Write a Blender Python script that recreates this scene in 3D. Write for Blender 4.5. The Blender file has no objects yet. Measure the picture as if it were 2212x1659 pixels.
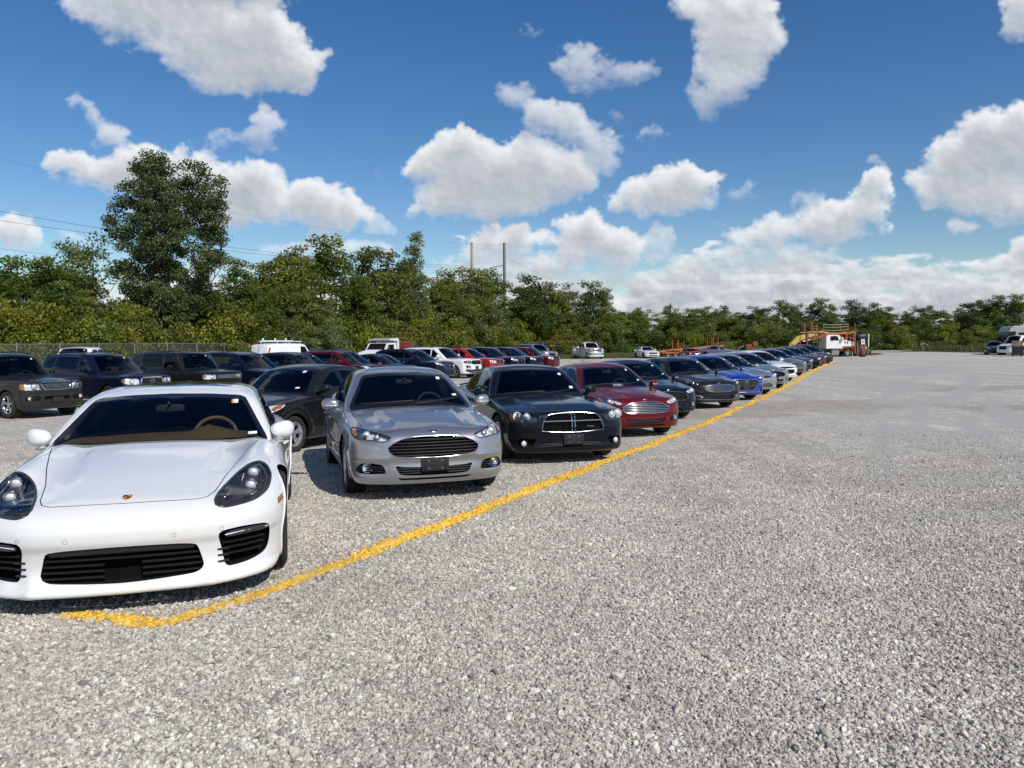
import bpy, bmesh, math, random
import numpy as np
from mathutils import Vector, Matrix
from mathutils.geometry import delaunay_2d_cdt

SC = bpy.context.scene
COL = SC.collection
rnd = random.Random(7)
rng = np.random.default_rng(7)

# ------------------------------------------------------------------ camera model (metres, +Y away from the viewer)
FPX, CXP, CYP, HZ = 1661.0, 1106.0, 829.5, 741.5      # focal length / centre / horizon on a 2212 px wide print
CAMZ = 1.95
PITCH = math.atan((CYP - HZ) / FPX)
ROLL = math.radians(0.4)
_fw = Vector((0, math.cos(PITCH), -math.sin(PITCH)))
_up = Vector((0, math.sin(PITCH), math.cos(PITCH)))
_rt = Vector((1, 0, 0))
CAM_R = (_rt * math.cos(ROLL) - _up * math.sin(ROLL))
CAM_U = (_up * math.cos(ROLL) + _rt * math.sin(ROLL))
CAM_F = _fw


def gz_np(x, y):
    """height of the lot: the viewer stands on a slight rise, and the far right lies a little higher"""
    a = 0.0265 * 1.5 * np.logaddexp(0, (17.0 - np.asarray(y, float)) / 1.5)
    x = np.asarray(x, float)
    return a + .008 * 3 * (np.logaddexp(0, (x - 8) / 3) - np.logaddexp(0, (x - 62) / 3))


def gz(x, y):
    return float(gz_np(x, y))


def ray(ox, oy):
    d = CAM_R * ((ox - CXP) / FPX) - CAM_U * ((oy - CYP) / FPX) + CAM_F
    return d


def gp(ox, oy):
    """ground point seen at a print pixel"""
    d = ray(ox, oy)
    t = -CAMZ / d.z
    for _ in range(60):
        t = .5 * t + .5 * (gz(t * d.x, t * d.y) - CAMZ) / d.z
    return Vector((d.x * t, d.y * t, gz(d.x * t, d.y * t)))


def at(ox, oy, Y):
    """point at depth Y seen at a print pixel"""
    d = ray(ox, oy)
    t = Y / d.y
    return Vector((d.x * t, Y, CAMZ + d.z * t))
# ------------------------------------------------------------------ small numeric tools
class Pch:
    """monotone cubic interpolation of a table, linear outside"""
    def __init__(self, pts):
        p = sorted(pts)
        self.x = np.array([q[0] for q in p], float)
        self.y = np.array([q[1] for q in p], float)
        n = len(p)
        if n == 1:
            self.m = np.zeros(1)
            return
        h = np.diff(self.x)
        d = np.diff(self.y) / h
        m = np.zeros(n)
        m[0], m[-1] = d[0], d[-1]
        for i in range(1, n - 1):
            if d[i - 1] * d[i] > 0:
                w1, w2 = 2 * h[i] + h[i - 1], h[i] + 2 * h[i - 1]
                m[i] = (w1 + w2) / (w1 / d[i - 1] + w2 / d[i])
        self.m = m

    def exact(self, t):
        t = np.asarray(t, float)
        if len(self.x) == 1:
            return np.full(t.shape, self.y[0])
        i = np.clip(np.searchsorted(self.x, t) - 1, 0, len(self.x) - 2)
        h = self.x[i + 1] - self.x[i]
        s = (t - self.x[i]) / h
        lo, hi = s < 0, s > 1
        sc = np.clip(s, 0, 1)
        y = ((1 + 2 * sc) * (1 - sc) ** 2 * self.y[i] + sc * (1 - sc) ** 2 * h * self.m[i]
             + sc * sc * (3 - 2 * sc) * self.y[i + 1] + sc * sc * (sc - 1) * h * self.m[i + 1])
        y = np.where(lo, self.y[0] + (t - self.x[0]) * self.m[0], y)
        return np.where(hi, self.y[-1] + (t - self.x[-1]) * self.m[-1], y)

    def __call__(self, t):
        if not hasattr(self, 'tx'):
            if len(self.x) == 1:
                self.tx, self.ty = np.array([0., 1.]), np.array([self.y[0]] * 2)
            else:
                self.tx = np.linspace(self.x[0] - 1.5, self.x[-1] + 1.5, 7001)
                self.ty = self.exact(self.tx)
        return np.interp(t, self.tx, self.ty)


def smax(a, b, r):
    h = np.maximum(r - np.abs(a - b), 0) / r
    return np.maximum(a, b) + h * h * r * 0.25


def sstep(a, b, t):
    t = np.clip((t - a) / (b - a), 0, 1)
    return t * t * (3 - 2 * t)


def inpoly(px, py, poly):
    poly = np.asarray(poly, float)
    x0, y0 = poly[:, 0], poly[:, 1]
    x1, y1 = np.roll(x0, -1), np.roll(y0, -1)
    px, py = np.asarray(px)[:, None], np.asarray(py)[:, None]
    c = ((y0 > py) != (y1 > py)) & (px < (x1 - x0) * (py - y0) / np.where(y1 == y0, 1e-12, y1 - y0) + x0)
    return c.sum(1) % 2 == 1


def roundpoly(pts, seg=5, r=0.35):
    """round the corners of a closed polygon"""
    pts = [np.array(p, float) for p in pts]
    out = []
    n = len(pts)
    for i in range(n):
        a, b, c = pts[i - 1], pts[i], pts[(i + 1) % n]
        p, q = b + (a - b) * r, b + (c - b) * r
        for k in range(seg + 1):
            t = k / seg
            out.append(tuple((1 - t) ** 2 * p + 2 * t * (1 - t) * b + t * t * q))
    res = [out[0]]
    for p in out[1:]:
        if math.hypot(p[0] - res[-1][0], p[1] - res[-1][1]) > 1e-4:
            res.append(p)
    if math.hypot(res[0][0] - res[-1][0], res[0][1] - res[-1][1]) < 1e-4:
        res.pop()
    return res


def densify(poly, step):
    out = []
    n = len(poly)
    for i in range(n):
        a, b = np.array(poly[i], float), np.array(poly[(i + 1) % n], float)
        k = max(1, int(math.ceil(np.linalg.norm(b - a) / step)))
        for j in range(k):
            out.append(tuple(a + (b - a) * j / k))
    return out


def smooth(poly, step=.03, keep=2.2):
    """closed spline through the outline's points; corners sharper than `keep` radians stay"""
    P = np.array(poly, float)
    n = len(P)
    out = []
    for i in range(n):
        a, b, c, d = P[i - 1], P[i], P[(i + 1) % n], P[(i + 2) % n]
        L = np.linalg.norm(c - b)
        m1, m2 = (c - a) / 2, (d - b) / 2
        for m in (m1, m2):
            l = np.linalg.norm(m)
            if l > L:
                m *= L / l
        k = max(1, int(math.ceil(L / step)))
        for j in range(k):
            t = j / k
            out.append(tuple((2 * t ** 3 - 3 * t * t + 1) * b + (t ** 3 - 2 * t * t + t) * m1 + (-2 * t ** 3 + 3 * t * t) * c + (t ** 3 - t * t) * m2))
    return out


def inset(poly, d):
    """offset a closed polygon inwards by d"""
    p = np.array(poly, float)
    area = np.sum(p[:, 0] * np.roll(p[:, 1], -1) - np.roll(p[:, 0], -1) * p[:, 1])
    s = 1 if area > 0 else -1
    prev, nxt = np.roll(p, 1, 0), np.roll(p, -1, 0)
    e0, e1 = p - prev, nxt - p
    n0 = np.stack([-e0[:, 1], e0[:, 0]], 1) * s
    n1 = np.stack([-e1[:, 1], e1[:, 0]], 1) * s
    n0 /= np.linalg.norm(n0, axis=1)[:, None] + 1e-12
    n1 /= np.linalg.norm(n1, axis=1)[:, None] + 1e-12
    m = n0 + n1
    m /= np.linalg.norm(m, axis=1)[:, None] + 1e-9
    c = np.clip((m * n0).sum(1), 0.5, 1)
    return [tuple(q) for q in p + m * (d / c)[:, None]]


def mirror(poly):
    return [(-x, z) for x, z in reversed(poly)]


def full(half):
    """close a half outline (x>=0, running from the top centre to the bottom centre)"""
    return list(half) + [(-x, z) for x, z in reversed(half) if x > 1e-6]


# ------------------------------------------------------------------ implicit shells
class Shell:
    def grad(self, P, e=2e-3):
        g = np.empty_like(P)
        for k in range(3):
            d = np.zeros(3)
            d[k] = e
            g[:, k] = (self.f(P + d) - self.f(P - d)) / (2 * e)
        return g

    def normals(self, P):
        g = self.grad(P, 3e-3)
        return g / (np.linalg.norm(g, axis=1)[:, None] + 1e-12)

    def project(self, P, n=14):
        P = P.copy()
        for _ in range(n):
            v = self.f(P)
            g = self.grad(P)
            st = (v / ((g * g).sum(1) + 1e-9))[:, None] * g
            l = np.linalg.norm(st, axis=1)[:, None]
            P -= st * np.minimum(1, 0.12 / (l + 1e-9))
        return P

    def lift(self, axis, sign, uv):
        """surface points seen along an axis; uv = the two other coordinates in x,y,z order"""
        uv = np.asarray(uv, float)
        oth = [k for k in range(3) if k != axis]
        P = np.zeros((len(uv), 3))
        P[:, oth[0]], P[:, oth[1]] = uv[:, 0], uv[:, 1]
        lo, hi = self.range[axis]
        s = np.linspace(hi, lo, 46) if sign > 0 else np.linspace(lo, hi, 46)
        a = np.full(len(uv), s[0])
        b = np.full(len(uv), np.nan)
        for t in s:
            P[:, axis] = t
            ins = (self.f(P) < 0) & np.isnan(b)
            b = np.where(ins, t, b)
            a = np.where(np.isnan(b), t, a)
        b = np.where(np.isnan(b), a, b)
        for _ in range(16):
            m = (a + b) / 2
            P[:, axis] = m
            ins = self.f(P) < 0
            b = np.where(ins, m, b)
            a = np.where(ins, a, m)
        P[:, axis] = b
        return P


class BodyShell(Shell):
    def __init__(self, s):
        self.s = s
        self.L, self.W = s['L'], s['W']
        for k in ('top', 'crown', 'plan', 'side', 'fz', 'fx', 'rz', 'rx'):
            setattr(self, k, Pch(s[k]))
        self.bot = Pch(s.get('bot', [(0, .2), (5, .2)]))
        self.rs, self.rf = s.get('rs', .07), s.get('rf', .06)
        self.range = [(-1.4, 1.4), (-.3, self.L + .3), (0, 1.6)]
        self.feat, self.featF, self.featS = s.get('feat'), s.get('featF'), s.get('featS')

    def T(self, x, y):
        t = self.top(y) - self.crown(y) * (np.abs(x) / self.W) ** 2.4
        return t + self.feat(np.abs(x), y) if self.feat else t

    def S(self, y, z):
        t = self.plan(y) - self.side(z)
        return t + self.featS(y, z) if self.featS else t

    def F(self, x, z):
        t = self.fz(z) + self.fx(np.abs(x))
        return t + self.featF(np.abs(x), z) if self.featF else t

    def R(self, x, z):
        return self.L - self.rz(z) - self.rx(np.abs(x))

    def f(self, P):
        x, y, z = np.abs(P[:, 0]), P[:, 1], P[:, 2]
        a = smax(z - self.T(x, y), x - self.S(y, z), self.rs)
        a = smax(a, (self.F(x, z) - y) * .8, self.rf)
        a = smax(a, (y - self.R(x, z)) * .8, .08)
        return smax(a, self.bot(y) - z, .04)

    def grid(self, res=1.0):
        return boxgrid(self, res, False)


class CabinShell(Shell):
    def __init__(self, s):
        self.s = s
        self.roof, self.ws, self.bk = Pch(s['roof']), Pch(s['ws']), Pch(s['bk'])
        self.cw, self.tz = Pch(s['cw']), Pch(s['tumble'])
        self.kw, self.kb, self.kr = s.get('kw', .3), s.get('kb', .2), s.get('kr', .06)
        self.rc, self.rw = s.get('rc', .07), s.get('rw', .05)
        self.z0 = s['cz0']
        self.y0, self.y1 = float(self.ws(self.z0)), float(self.bk(self.z0))
        self.range = [(-1.2, 1.2), (self.y0 - .3, self.y1 + .3), (self.z0 - .1, 2.6)]
        self.W, self.L = s['W'], s['L']

    def T(self, x, y):
        return self.roof(y) - self.kr * (np.abs(x) / .6) ** 2

    def S(self, y, z):
        return self.cw(y) - self.tz(z)

    def F(self, x, z):
        return self.ws(z) + self.kw * x * x

    def R(self, x, z):
        return self.bk(z) - self.kb * x * x

    def f(self, P):
        x, y, z = np.abs(P[:, 0]), P[:, 1], P[:, 2]
        a = smax(z - self.T(x, y), x - self.S(y, z), self.rc)
        a = smax(a, (self.F(x, z) - y) * .6, self.rw)
        return smax(a, (y - self.R(x, z)) * .6, self.rw)

    def grid(self, res=1.0):
        return boxgrid(self, res, True)


def boxgrid(sh, res, cabin):
    nx, ny, nz = (int(30 * res), int(44 * res), int(16 * res)) if cabin else (int(40 * res), int(84 * res), int(20 * res))
    nx += nx % 2
    us = np.linspace(-1, 1, nx + 1)
    us = np.sin(us * math.pi / 2) * .35 + us * .65
    vs = np.linspace(0, 1, ny + 1)
    vs = vs * .6 + (vs ** 1.7) * .4 if not cabin else vs
    ts = np.linspace(0, 1, nz + 1)
    zb = sh.z0 if cabin else None
    idx, K = {}, []

    def vert(i, j, k):
        key = (i, j, k)
        if key not in idx:
            idx[key] = len(K)
            K.append(key)
        return idx[key]

    F = []
    for i in range(nx):
        for j in range(ny):
            F.append((vert(i, j, nz), vert(i + 1, j, nz), vert(i + 1, j + 1, nz), vert(i, j + 1, nz)))
    for j in range(ny):
        for k in range(nz):
            F.append((vert(nx, j, k), vert(nx, j + 1, k), vert(nx, j + 1, k + 1), vert(nx, j, k + 1)))
            F.append((vert(0, j + 1, k), vert(0, j, k), vert(0, j, k + 1), vert(0, j + 1, k + 1)))
    for i in range(nx):
        for k in range(nz):
            F.append((vert(i, 0, k), vert(i + 1, 0, k), vert(i + 1, 0, k + 1), vert(i, 0, k + 1)))
            F.append((vert(i + 1, ny, k), vert(i, ny, k), vert(i, ny, k + 1), vert(i + 1, ny, k + 1)))
    K = np.array(K)
    u, v, t = us[K[:, 0]], vs[K[:, 1]], ts[K[:, 2]]
    if cabin:
        ym = sh.y0 + v * (sh.y1 - sh.y0)
        z = zb + t * (float(np.max(sh.roof.y)) - zb)
    else:
        ym = v * sh.L
        z0 = sh.bot(ym)
        z = z0 + t * (sh.T(np.zeros(len(u)), ym) - z0)
    x = u * sh.S(ym, z)
    a, b = sh.F(x, z), sh.R(x, z)
    y = a + v * (b - a)
    z = np.where(K[:, 2] == nz, sh.T(x, y), z)
    x = np.where((K[:, 0] == 0) | (K[:, 0] == nx), np.copysign(sh.S(y, z), u), x)
    P = sh.project(np.stack([x, y, z], 1))
    return P, F


class SMesh:
    """a surface sampled from a shell, which can be cut along outlines"""
    def __init__(self, shell, res=1.0):
        self.sh = shell
        V, F = shell.grid(res)
        self.V, self.F = V, F

    def cut(self, axis, sign, polys, ncos=.06):
        """cut along closed outlines drawn in the plane facing `axis`; returns the faces inside each (the last outline that holds a face wins)"""
        oth = [k for k in range(3) if k != axis]
        V = self.V
        nf = len(self.F)
        FP = np.array([list(f) + [f[-1]] * (4 - len(f)) for f in self.F])
        mid = V[FP].mean(1)
        g = self.sh.normals(mid)
        ok = g[:, axis] * sign > ncos
        if axis == 0:
            ok &= mid[:, 0] * sign > .15
        P2 = V[FP][:, :, oth]
        fmin, fmax = P2.min(1), P2.max(1)
        owner = np.full(nf, -1)
        touch = np.zeros(nf, bool)
        segs = []
        for pi, p in enumerate(polys):
            q = np.array(p, float)
            lo, hi = q.min(0) - .002, q.max(0) + .002
            near = np.nonzero(ok & (fmax[:, 0] > lo[0]) & (fmin[:, 0] < hi[0]) & (fmax[:, 1] > lo[1]) & (fmin[:, 1] < hi[1]))[0]
            segs.append((q, np.roll(q, -1, 0)))
            if not len(near):
                continue
            ins = np.stack([inpoly(P2[near, k, 0], P2[near, k, 1], p) for k in range(4)], 1)
            owner[near[ins.all(1)]] = pi
            d = np.array(densify(p, .006))
            for fi in near:
                if touch[fi]:
                    continue
                c = (d[:, 0] > fmin[fi, 0] - .004) & (d[:, 0] < fmax[fi, 0] + .004) & (d[:, 1] > fmin[fi, 1] - .004) & (d[:, 1] < fmax[fi, 1] + .004)
                if c.any():
                    touch[fi] = True
        res = [[] for _ in polys]
        keep = []
        A = np.concatenate([x[0] for x in segs])
        B = np.concatenate([x[1] for x in segs])
        sl, sh_ = np.minimum(A, B), np.maximum(A, B)
        newP, pend = [], []
        for fi in range(nf):
            f = self.F[fi]
            if not touch[fi]:
                (res[owner[fi]] if owner[fi] >= 0 else keep).append(f)
                continue
            tris = [f] if len(f) == 3 else [(f[0], f[1], f[2]), (f[0], f[2], f[3])]
            for t in tris:
                a, b, c = (V[k][oth] for k in t)
                ar = (b[0] - a[0]) * (c[1] - a[1]) - (c[0] - a[0]) * (b[1] - a[1])
                lo, hi = np.minimum(np.minimum(a, b), c), np.maximum(np.maximum(a, b), c)
                hit = np.nonzero((sh_[:, 0] >= lo[0]) & (sl[:, 0] <= hi[0]) & (sh_[:, 1] >= lo[1]) & (sl[:, 1] <= hi[1]))[0]
                if abs(ar) < 1e-9 or not len(hit):
                    pend.append((list(t), [], None, (a + b + c) / 3))
                    continue
                v2 = [Vector(a), Vector(b), Vector(c)]
                edges = []
                for h in hit:
                    k = len(v2)
                    v2 += [Vector(A[h]), Vector(B[h])]
                    edges.append((k, k + 1))
                ov, oe, of, orv, ore, orf = delaunay_2d_cdt(v2, edges, [[0, 1, 2] if ar > 0 else [0, 2, 1]], 0, 1e-7)
                ids = {}
                for q, o in zip(of, orf):
                    if 0 not in o:
                        continue
                    loop = []
                    for k in q:
                        if k not in ids:
                            src = [z for z in orv[k] if z < 3]
                            if src:
                                ids[k] = t[src[0]]
                            else:
                                x, y = ov[k]
                                w1 = ((x - a[0]) * (c[1] - a[1]) - (c[0] - a[0]) * (y - a[1])) / ar
                                w2 = ((b[0] - a[0]) * (y - a[1]) - (x - a[0]) * (b[1] - a[1])) / ar
                                ids[k] = -1 - len(newP)
                                newP.append(V[t[0]] * (1 - w1 - w2) + V[t[1]] * w1 + V[t[2]] * w2)
                        loop.append(ids[k])
                    cc = sum((np.array(ov[k]) for k in q), np.zeros(2)) / len(q)
                    pend.append((loop, None, None, cc))
        mp = {}
        if newP:
            NP = self.sh.project(np.array(newP), 3)
            key, base, out = {}, len(V), []
            for i, p in enumerate(NP):
                k = tuple(np.round(p, 5))
                if k not in key:
                    key[k] = base + len(out)
                    out.append(p)
                mp[-1 - i] = key[k]
            self.V = np.vstack([V, np.array(out)])
        if pend:
            cen = np.array([p[3] for p in pend])
            own = np.full(len(pend), -1)
            for pi, p in enumerate(polys):
                own[inpoly(cen[:, 0], cen[:, 1], p)] = pi
            for (loop, _, _, _), o in zip(pend, own):
                f = tuple(mp.get(k, k) for k in loop)
                if len(set(f)) < 3:
                    continue
                (res[o] if o >= 0 else keep).append(f)
        self.F = keep
        return res

    def patch(self, faces, off=None):
        """vertices, faces and normals of a set of faces"""
        ids = sorted({k for f in faces for k in f})
        mp = {k: i for i, k in enumerate(ids)}
        V = self.V[ids] if ids else np.zeros((0, 3))
        N = self.sh.normals(V) if len(V) else V
        F = []
        for n in sorted({len(f) for f in faces}):
            G = np.array([[mp[k] for k in f] for f in faces if len(f) == n])
            if not len(G):
                continue
            A = np.zeros((len(G), 3))
            for i in range(n):
                A += np.cross(V[G[:, i]], V[G[:, (i + 1) % n]])
            ok = np.linalg.norm(A, axis=1) > 1e-9
            fl = (A * N[G].mean(1)).sum(1) < 0
            F += [list(r[::-1]) if q else list(r) for r, q, o in zip(G, fl, ok) if o]
        if off is not None:
            V = V + np.array(off)
        return V, F, N


# ------------------------------------------------------------------ objects
def link(name, me, mats, parent=None):
    o = bpy.data.objects.new(name, me)
    COL.objects.link(o)
    for m in (mats if isinstance(mats, (list, tuple)) else [mats]):
        me.materials.append(m)
    if parent is not None:
        o.parent = parent
    return o


class MB:
    """collects shapes and links them as one mesh object"""
    def __init__(self):
        self.v, self.f, self.m, self.n, self.sm = [], [], [], [], []

    def add(self, V, F, mat=0, N=None, smooth=True):
        b = len(self.v)
        self.v += [tuple(map(float, p)) for p in V]
        self.n += [tuple(map(float, p)) for p in N] if N is not None else [None] * len(V)
        for f in F:
            self.f.append([b + k for k in f])
            self.m.append(mat)
            self.sm.append(smooth)
        return self

    def build(self, name, mats, parent=None, sharp=40):
        if not self.v:
            return None
        me = bpy.data.meshes.new(name)
        me.from_pydata(self.v, [], self.f)
        me.polygons.foreach_set('material_index', np.array(self.m, dtype=np.int32))
        me.polygons.foreach_set('use_smooth', np.array(self.sm, dtype=bool))
        me.update()
        if any(n is not None for n in self.n):
            me.normals_split_custom_set_from_vertices([n if n is not None else (0, 0, 0) for n in self.n])
        elif sharp:
            me.set_sharp_from_angle(angle=math.radians(sharp))
        return link(name, me, mats, parent)

    # primitive shapes
    def box(self, c, s, rot=None, mat=0, bev=0.0, taper=None):
        sx, sy, sz = s[0] / 2, s[1] / 2, s[2] / 2
        if bev <= 0:
            V = np.array([(x, y, z) for z in (-sz, sz) for y in (-sy, sy) for x in (-sx, sx)], float)
            F = [(0, 2, 3, 1), (4, 5, 7, 6), (0, 1, 5, 4), (2, 6, 7, 3), (0, 4, 6, 2), (1, 3, 7, 5)]
        else:
            bm = bmesh.new()
            bmesh.ops.create_cube(bm, size=1)
            for v in bm.verts:
                v.co = Vector((v.co.x * s[0], v.co.y * s[1], v.co.z * s[2]))
            bmesh.ops.bevel(bm, geom=bm.edges[:], offset=bev, segments=2, profile=.7, affect='EDGES')
            bm.verts.index_update()
            V = np.array([tuple(v.co) for v in bm.verts])
            F = [[v.index for v in f.verts] for f in bm.faces]
            bm.free()
        if taper is not None:   # (sx, sy) scale at the top
            k = (V[:, 2] / s[2] + .5)[:, None]
            V[:, :2] *= 1 + (np.array(taper) - 1) * k
        if rot is not None:
            V = V @ np.array(rot.to_3x3()).T
        return self.add(V + np.array(c), F, mat, smooth=bev > 0)

    def tube(self, pts, r, n=8, mat=0, closed=False, sq=None, cap=True):
        """sweep a round (or sq=(a,b) elliptic: a across, b up) section along points"""
        P = np.array(pts, float)
        m = len(P)
        if closed:
            T = np.roll(P, -1, 0) - np.roll(P, 1, 0)
        else:
            T = np.gradient(P, axis=0)
        T /= np.linalg.norm(T, axis=1)[:, None] + 1e-12
        rr = np.full(m, r) if np.isscalar(r) else np.array(r, float)
        up = np.array((0, 0, 1.0))
        V = []
        for i in range(m):
            t = T[i]
            u = up - t * np.dot(up, t)
            if np.linalg.norm(u) < .05:
                u = np.array((0, 1.0, 0)) - t * t[1]
            u /= np.linalg.norm(u)
            w = np.cross(t, u)
            for k in range(n):
                a = 2 * math.pi * k / n
                ca, sa = math.cos(a), math.sin(a)
                if sq is not None:
                    V.append(P[i] + w * ca * sq[0] + u * sa * sq[1])
                else:
                    V.append(P[i] + (w * ca + u * sa) * rr[i])
        F = []
        for i in range(m if closed else m - 1):
            j = (i + 1) % m
            for k in range(n):
                l = (k + 1) % n
                F.append((i * n + l, i * n + k, j * n + k, j * n + l))
        if not closed and cap:
            F.append(tuple(range(n)))
            F.append(tuple((m - 1) * n + k for k in range(n))[::-1])
        return self.add(V, F, mat)

    def lathe(self, prof, c, axis=0, n=32, mat=0, rot=None, sgn=1):
        """revolve (r, h) points round an axis through c"""
        V, F = [], []
        m = len(prof)
        for k in range(n):
            a = 2 * math.pi * k / n
            ca, sa = math.cos(a), math.sin(a)
            for r, h in prof:
                if axis == 0:
                    p = (h * sgn, r * ca, r * sa)
                elif axis == 1:
                    p = (r * ca, h * sgn, r * sa)
                else:
                    p = (r * ca, r * sa, h * sgn)
                V.append(p)
        for k in range(n):
            l = (k + 1) % n
            for i in range(m - 1):
                F.append((k * m + i, k * m + i + 1, l * m + i + 1, l * m + i))
        V = np.array(V)
        if rot is not None:
            V = V @ np.array(rot.to_3x3()).T
        return self.add(V + np.array(c), F, mat)

    def blob(self, c, s, e=2.0, n=16, m=10, mat=0, rot=None, fn=None):
        """super-ellipsoid"""
        V, F = [], []
        pw = lambda v: math.copysign(abs(v) ** (2 / e), v)
        for j in range(m + 1):
            ph = -math.pi / 2 + math.pi * j / m
            for i in range(n):
                th = 2 * math.pi * i / n
                V.append((pw(math.cos(ph)) * pw(math.cos(th)) * s[0], pw(math.cos(ph)) * pw(math.sin(th)) * s[1], pw(math.sin(ph)) * s[2]))
        for j in range(m):
            for i in range(n):
                k = (i + 1) % n
                F.append((j * n + i, j * n + k, (j + 1) * n + k, (j + 1) * n + i))
        V = np.array(V)
        if fn is not None:
            V = fn(V)
        if rot is not None:
            V = V @ np.array(rot.to_3x3()).T
        return self.add(V + np.array(c), F, mat)

    def prism(self, poly, lo, hi, axis=1, mat=0, bev=None):
        """extrude a 2D outline (given in the two axes other than `axis`, in x,y,z order)"""
        n = len(poly)
        oth = [k for k in range(3) if k != axis]
        V = np.zeros((2 * n, 3))
        for i, p in enumerate(poly):
            V[i, oth[0]], V[i, oth[1]], V[i, axis] = p[0], p[1], lo
            V[n + i, oth[0]], V[n + i, oth[1]], V[n + i, axis] = p[0], p[1], hi
        F = [tuple(range(n))[::-1], tuple(range(n, 2 * n))]
        F += [(i, (i + 1) % n, n + (i + 1) % n, n + i) for i in range(n)]
        ar = sum(poly[i][0] * poly[(i + 1) % n][1] - poly[(i + 1) % n][0] * poly[i][1] for i in range(n))
        s = (1 if axis != 1 else -1) * (1 if ar > 0 else -1) * (1 if hi > lo else -1)
        if s < 0:
            F = [f[::-1] for f in F]
        return self.add(V, F, mat, smooth=False)

    def loft(self, A, B, mat=0, closed=True):
        n = len(A)
        self.add(list(A) + list(B), [(i, (i + 1) % n, n + (i + 1) % n, n + i) for i in range(n if closed else n - 1)], mat)
        return self

    def move(self, M):
        A = np.array(M.to_3x3())
        t = np.array(M.translation)
        self.v = [tuple(A @ np.array(p) + t) for p in self.v]
        return self


def empty(name, loc, rz=0.0):
    o = bpy.data.objects.new(name, None)
    COL.objects.link(o)
    o.empty_display_size = .3
    o.location = loc
    o.rotation_euler = (0, 0, rz)
    return o


def tag(o, label, cat, group=None):
    o['label'] = label
    o['category'] = cat
    if group:
        o['group'] = group
    return o


def text_mesh(txt, size, depth=.002, align='CENTER'):
    cu = bpy.data.curves.new('lettering', 'FONT')
    cu.body = txt
    cu.size = size
    cu.align_x = align
    cu.align_y = 'CENTER'
    cu.extrude = depth
    cu.resolution_u = 2
    o = bpy.data.objects.new('lettering', cu)
    COL.objects.link(o)
    dg = bpy.context.evaluated_depsgraph_get()
    me = o.evaluated_get(dg).to_mesh()
    V = np.array([tuple(v.co) for v in me.vertices])
    F = [list(p.vertices) for p in me.polygons]
    o.evaluated_get(dg).to_mesh_clear()
    bpy.data.objects.remove(o)
    bpy.data.curves.remove(cu)
    return V, F
# ------------------------------------------------------------------ materials
MATS = {}


def new_mat(name):
    m = bpy.data.materials.new(name)
    m.use_nodes = True
    nt = m.node_tree
    nt.nodes.clear()
    out = nt.nodes.new('ShaderNodeOutputMaterial')
    return m, nt, out


def nd(nt, typ, **kw):
    n = nt.nodes.new(typ)
    for k, v in kw.items():
        if k in n.inputs.keys():
            n.inputs[k].default_value = v
        else:
            setattr(n, k, v)
    return n


def bsdf(nt, col=(.5, .5, .5), rough=.5, metal=0., coat=0., coat_rough=.03, spec=.5):
    b = nt.nodes.new('ShaderNodeBsdfPrincipled')
    b.inputs['Base Color'].default_value = (*col, 1)
    b.inputs['Roughness'].default_value = rough
    b.inputs['Metallic'].default_value = metal
    b.inputs['Coat Weight'].default_value = coat
    b.inputs['Coat Roughness'].default_value = coat_rough
    b.inputs['Specular IOR Level'].default_value = spec
    return b


def simple(name, col, rough=.5, metal=0., coat=0., spec=.5, var=.12, scale=6., bump=0.):
    """plain surface with a little uneven tone and gloss"""
    if name in MATS:
        return MATS[name]
    m, nt, out = new_mat(name)
    b = bsdf(nt, col, rough, metal, coat, spec=spec)
    tc = nd(nt, 'ShaderNodeTexCoord')
    no = nd(nt, 'ShaderNodeTexNoise', Scale=scale, Detail=4.)
    nt.links.new(tc.outputs['Object'], no.inputs['Vector'])
    mr = nd(nt, 'ShaderNodeMapRange')
    mr.inputs['From Min'].default_value = .3
    mr.inputs['From Max'].default_value = .7
    mr.inputs['To Min'].default_value = 1 - var
    mr.inputs['To Max'].default_value = 1 + var
    nt.links.new(no.outputs['Fac'], mr.inputs['Value'])
    mx = nd(nt, 'ShaderNodeMix', data_type='RGBA', blend_type='MULTIPLY')
    mx.inputs['Factor'].default_value = 1
    mx.inputs['A'].default_value = (*col, 1)
    nt.links.new(mr.outputs['Result'], mx.inputs['B'])
    nt.links.new(mx.outputs['Result'], b.inputs['Base Color'])
    if bump:
        bp = nd(nt, 'ShaderNodeBump', Strength=bump, Distance=.02)
        nt.links.new(no.outputs['Fac'], bp.inputs['Height'])
        nt.links.new(bp.outputs['Normal'], b.inputs['Normal'])
    nt.links.new(b.outputs[0], out.inputs[0])
    MATS[name] = m
    return m


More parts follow.
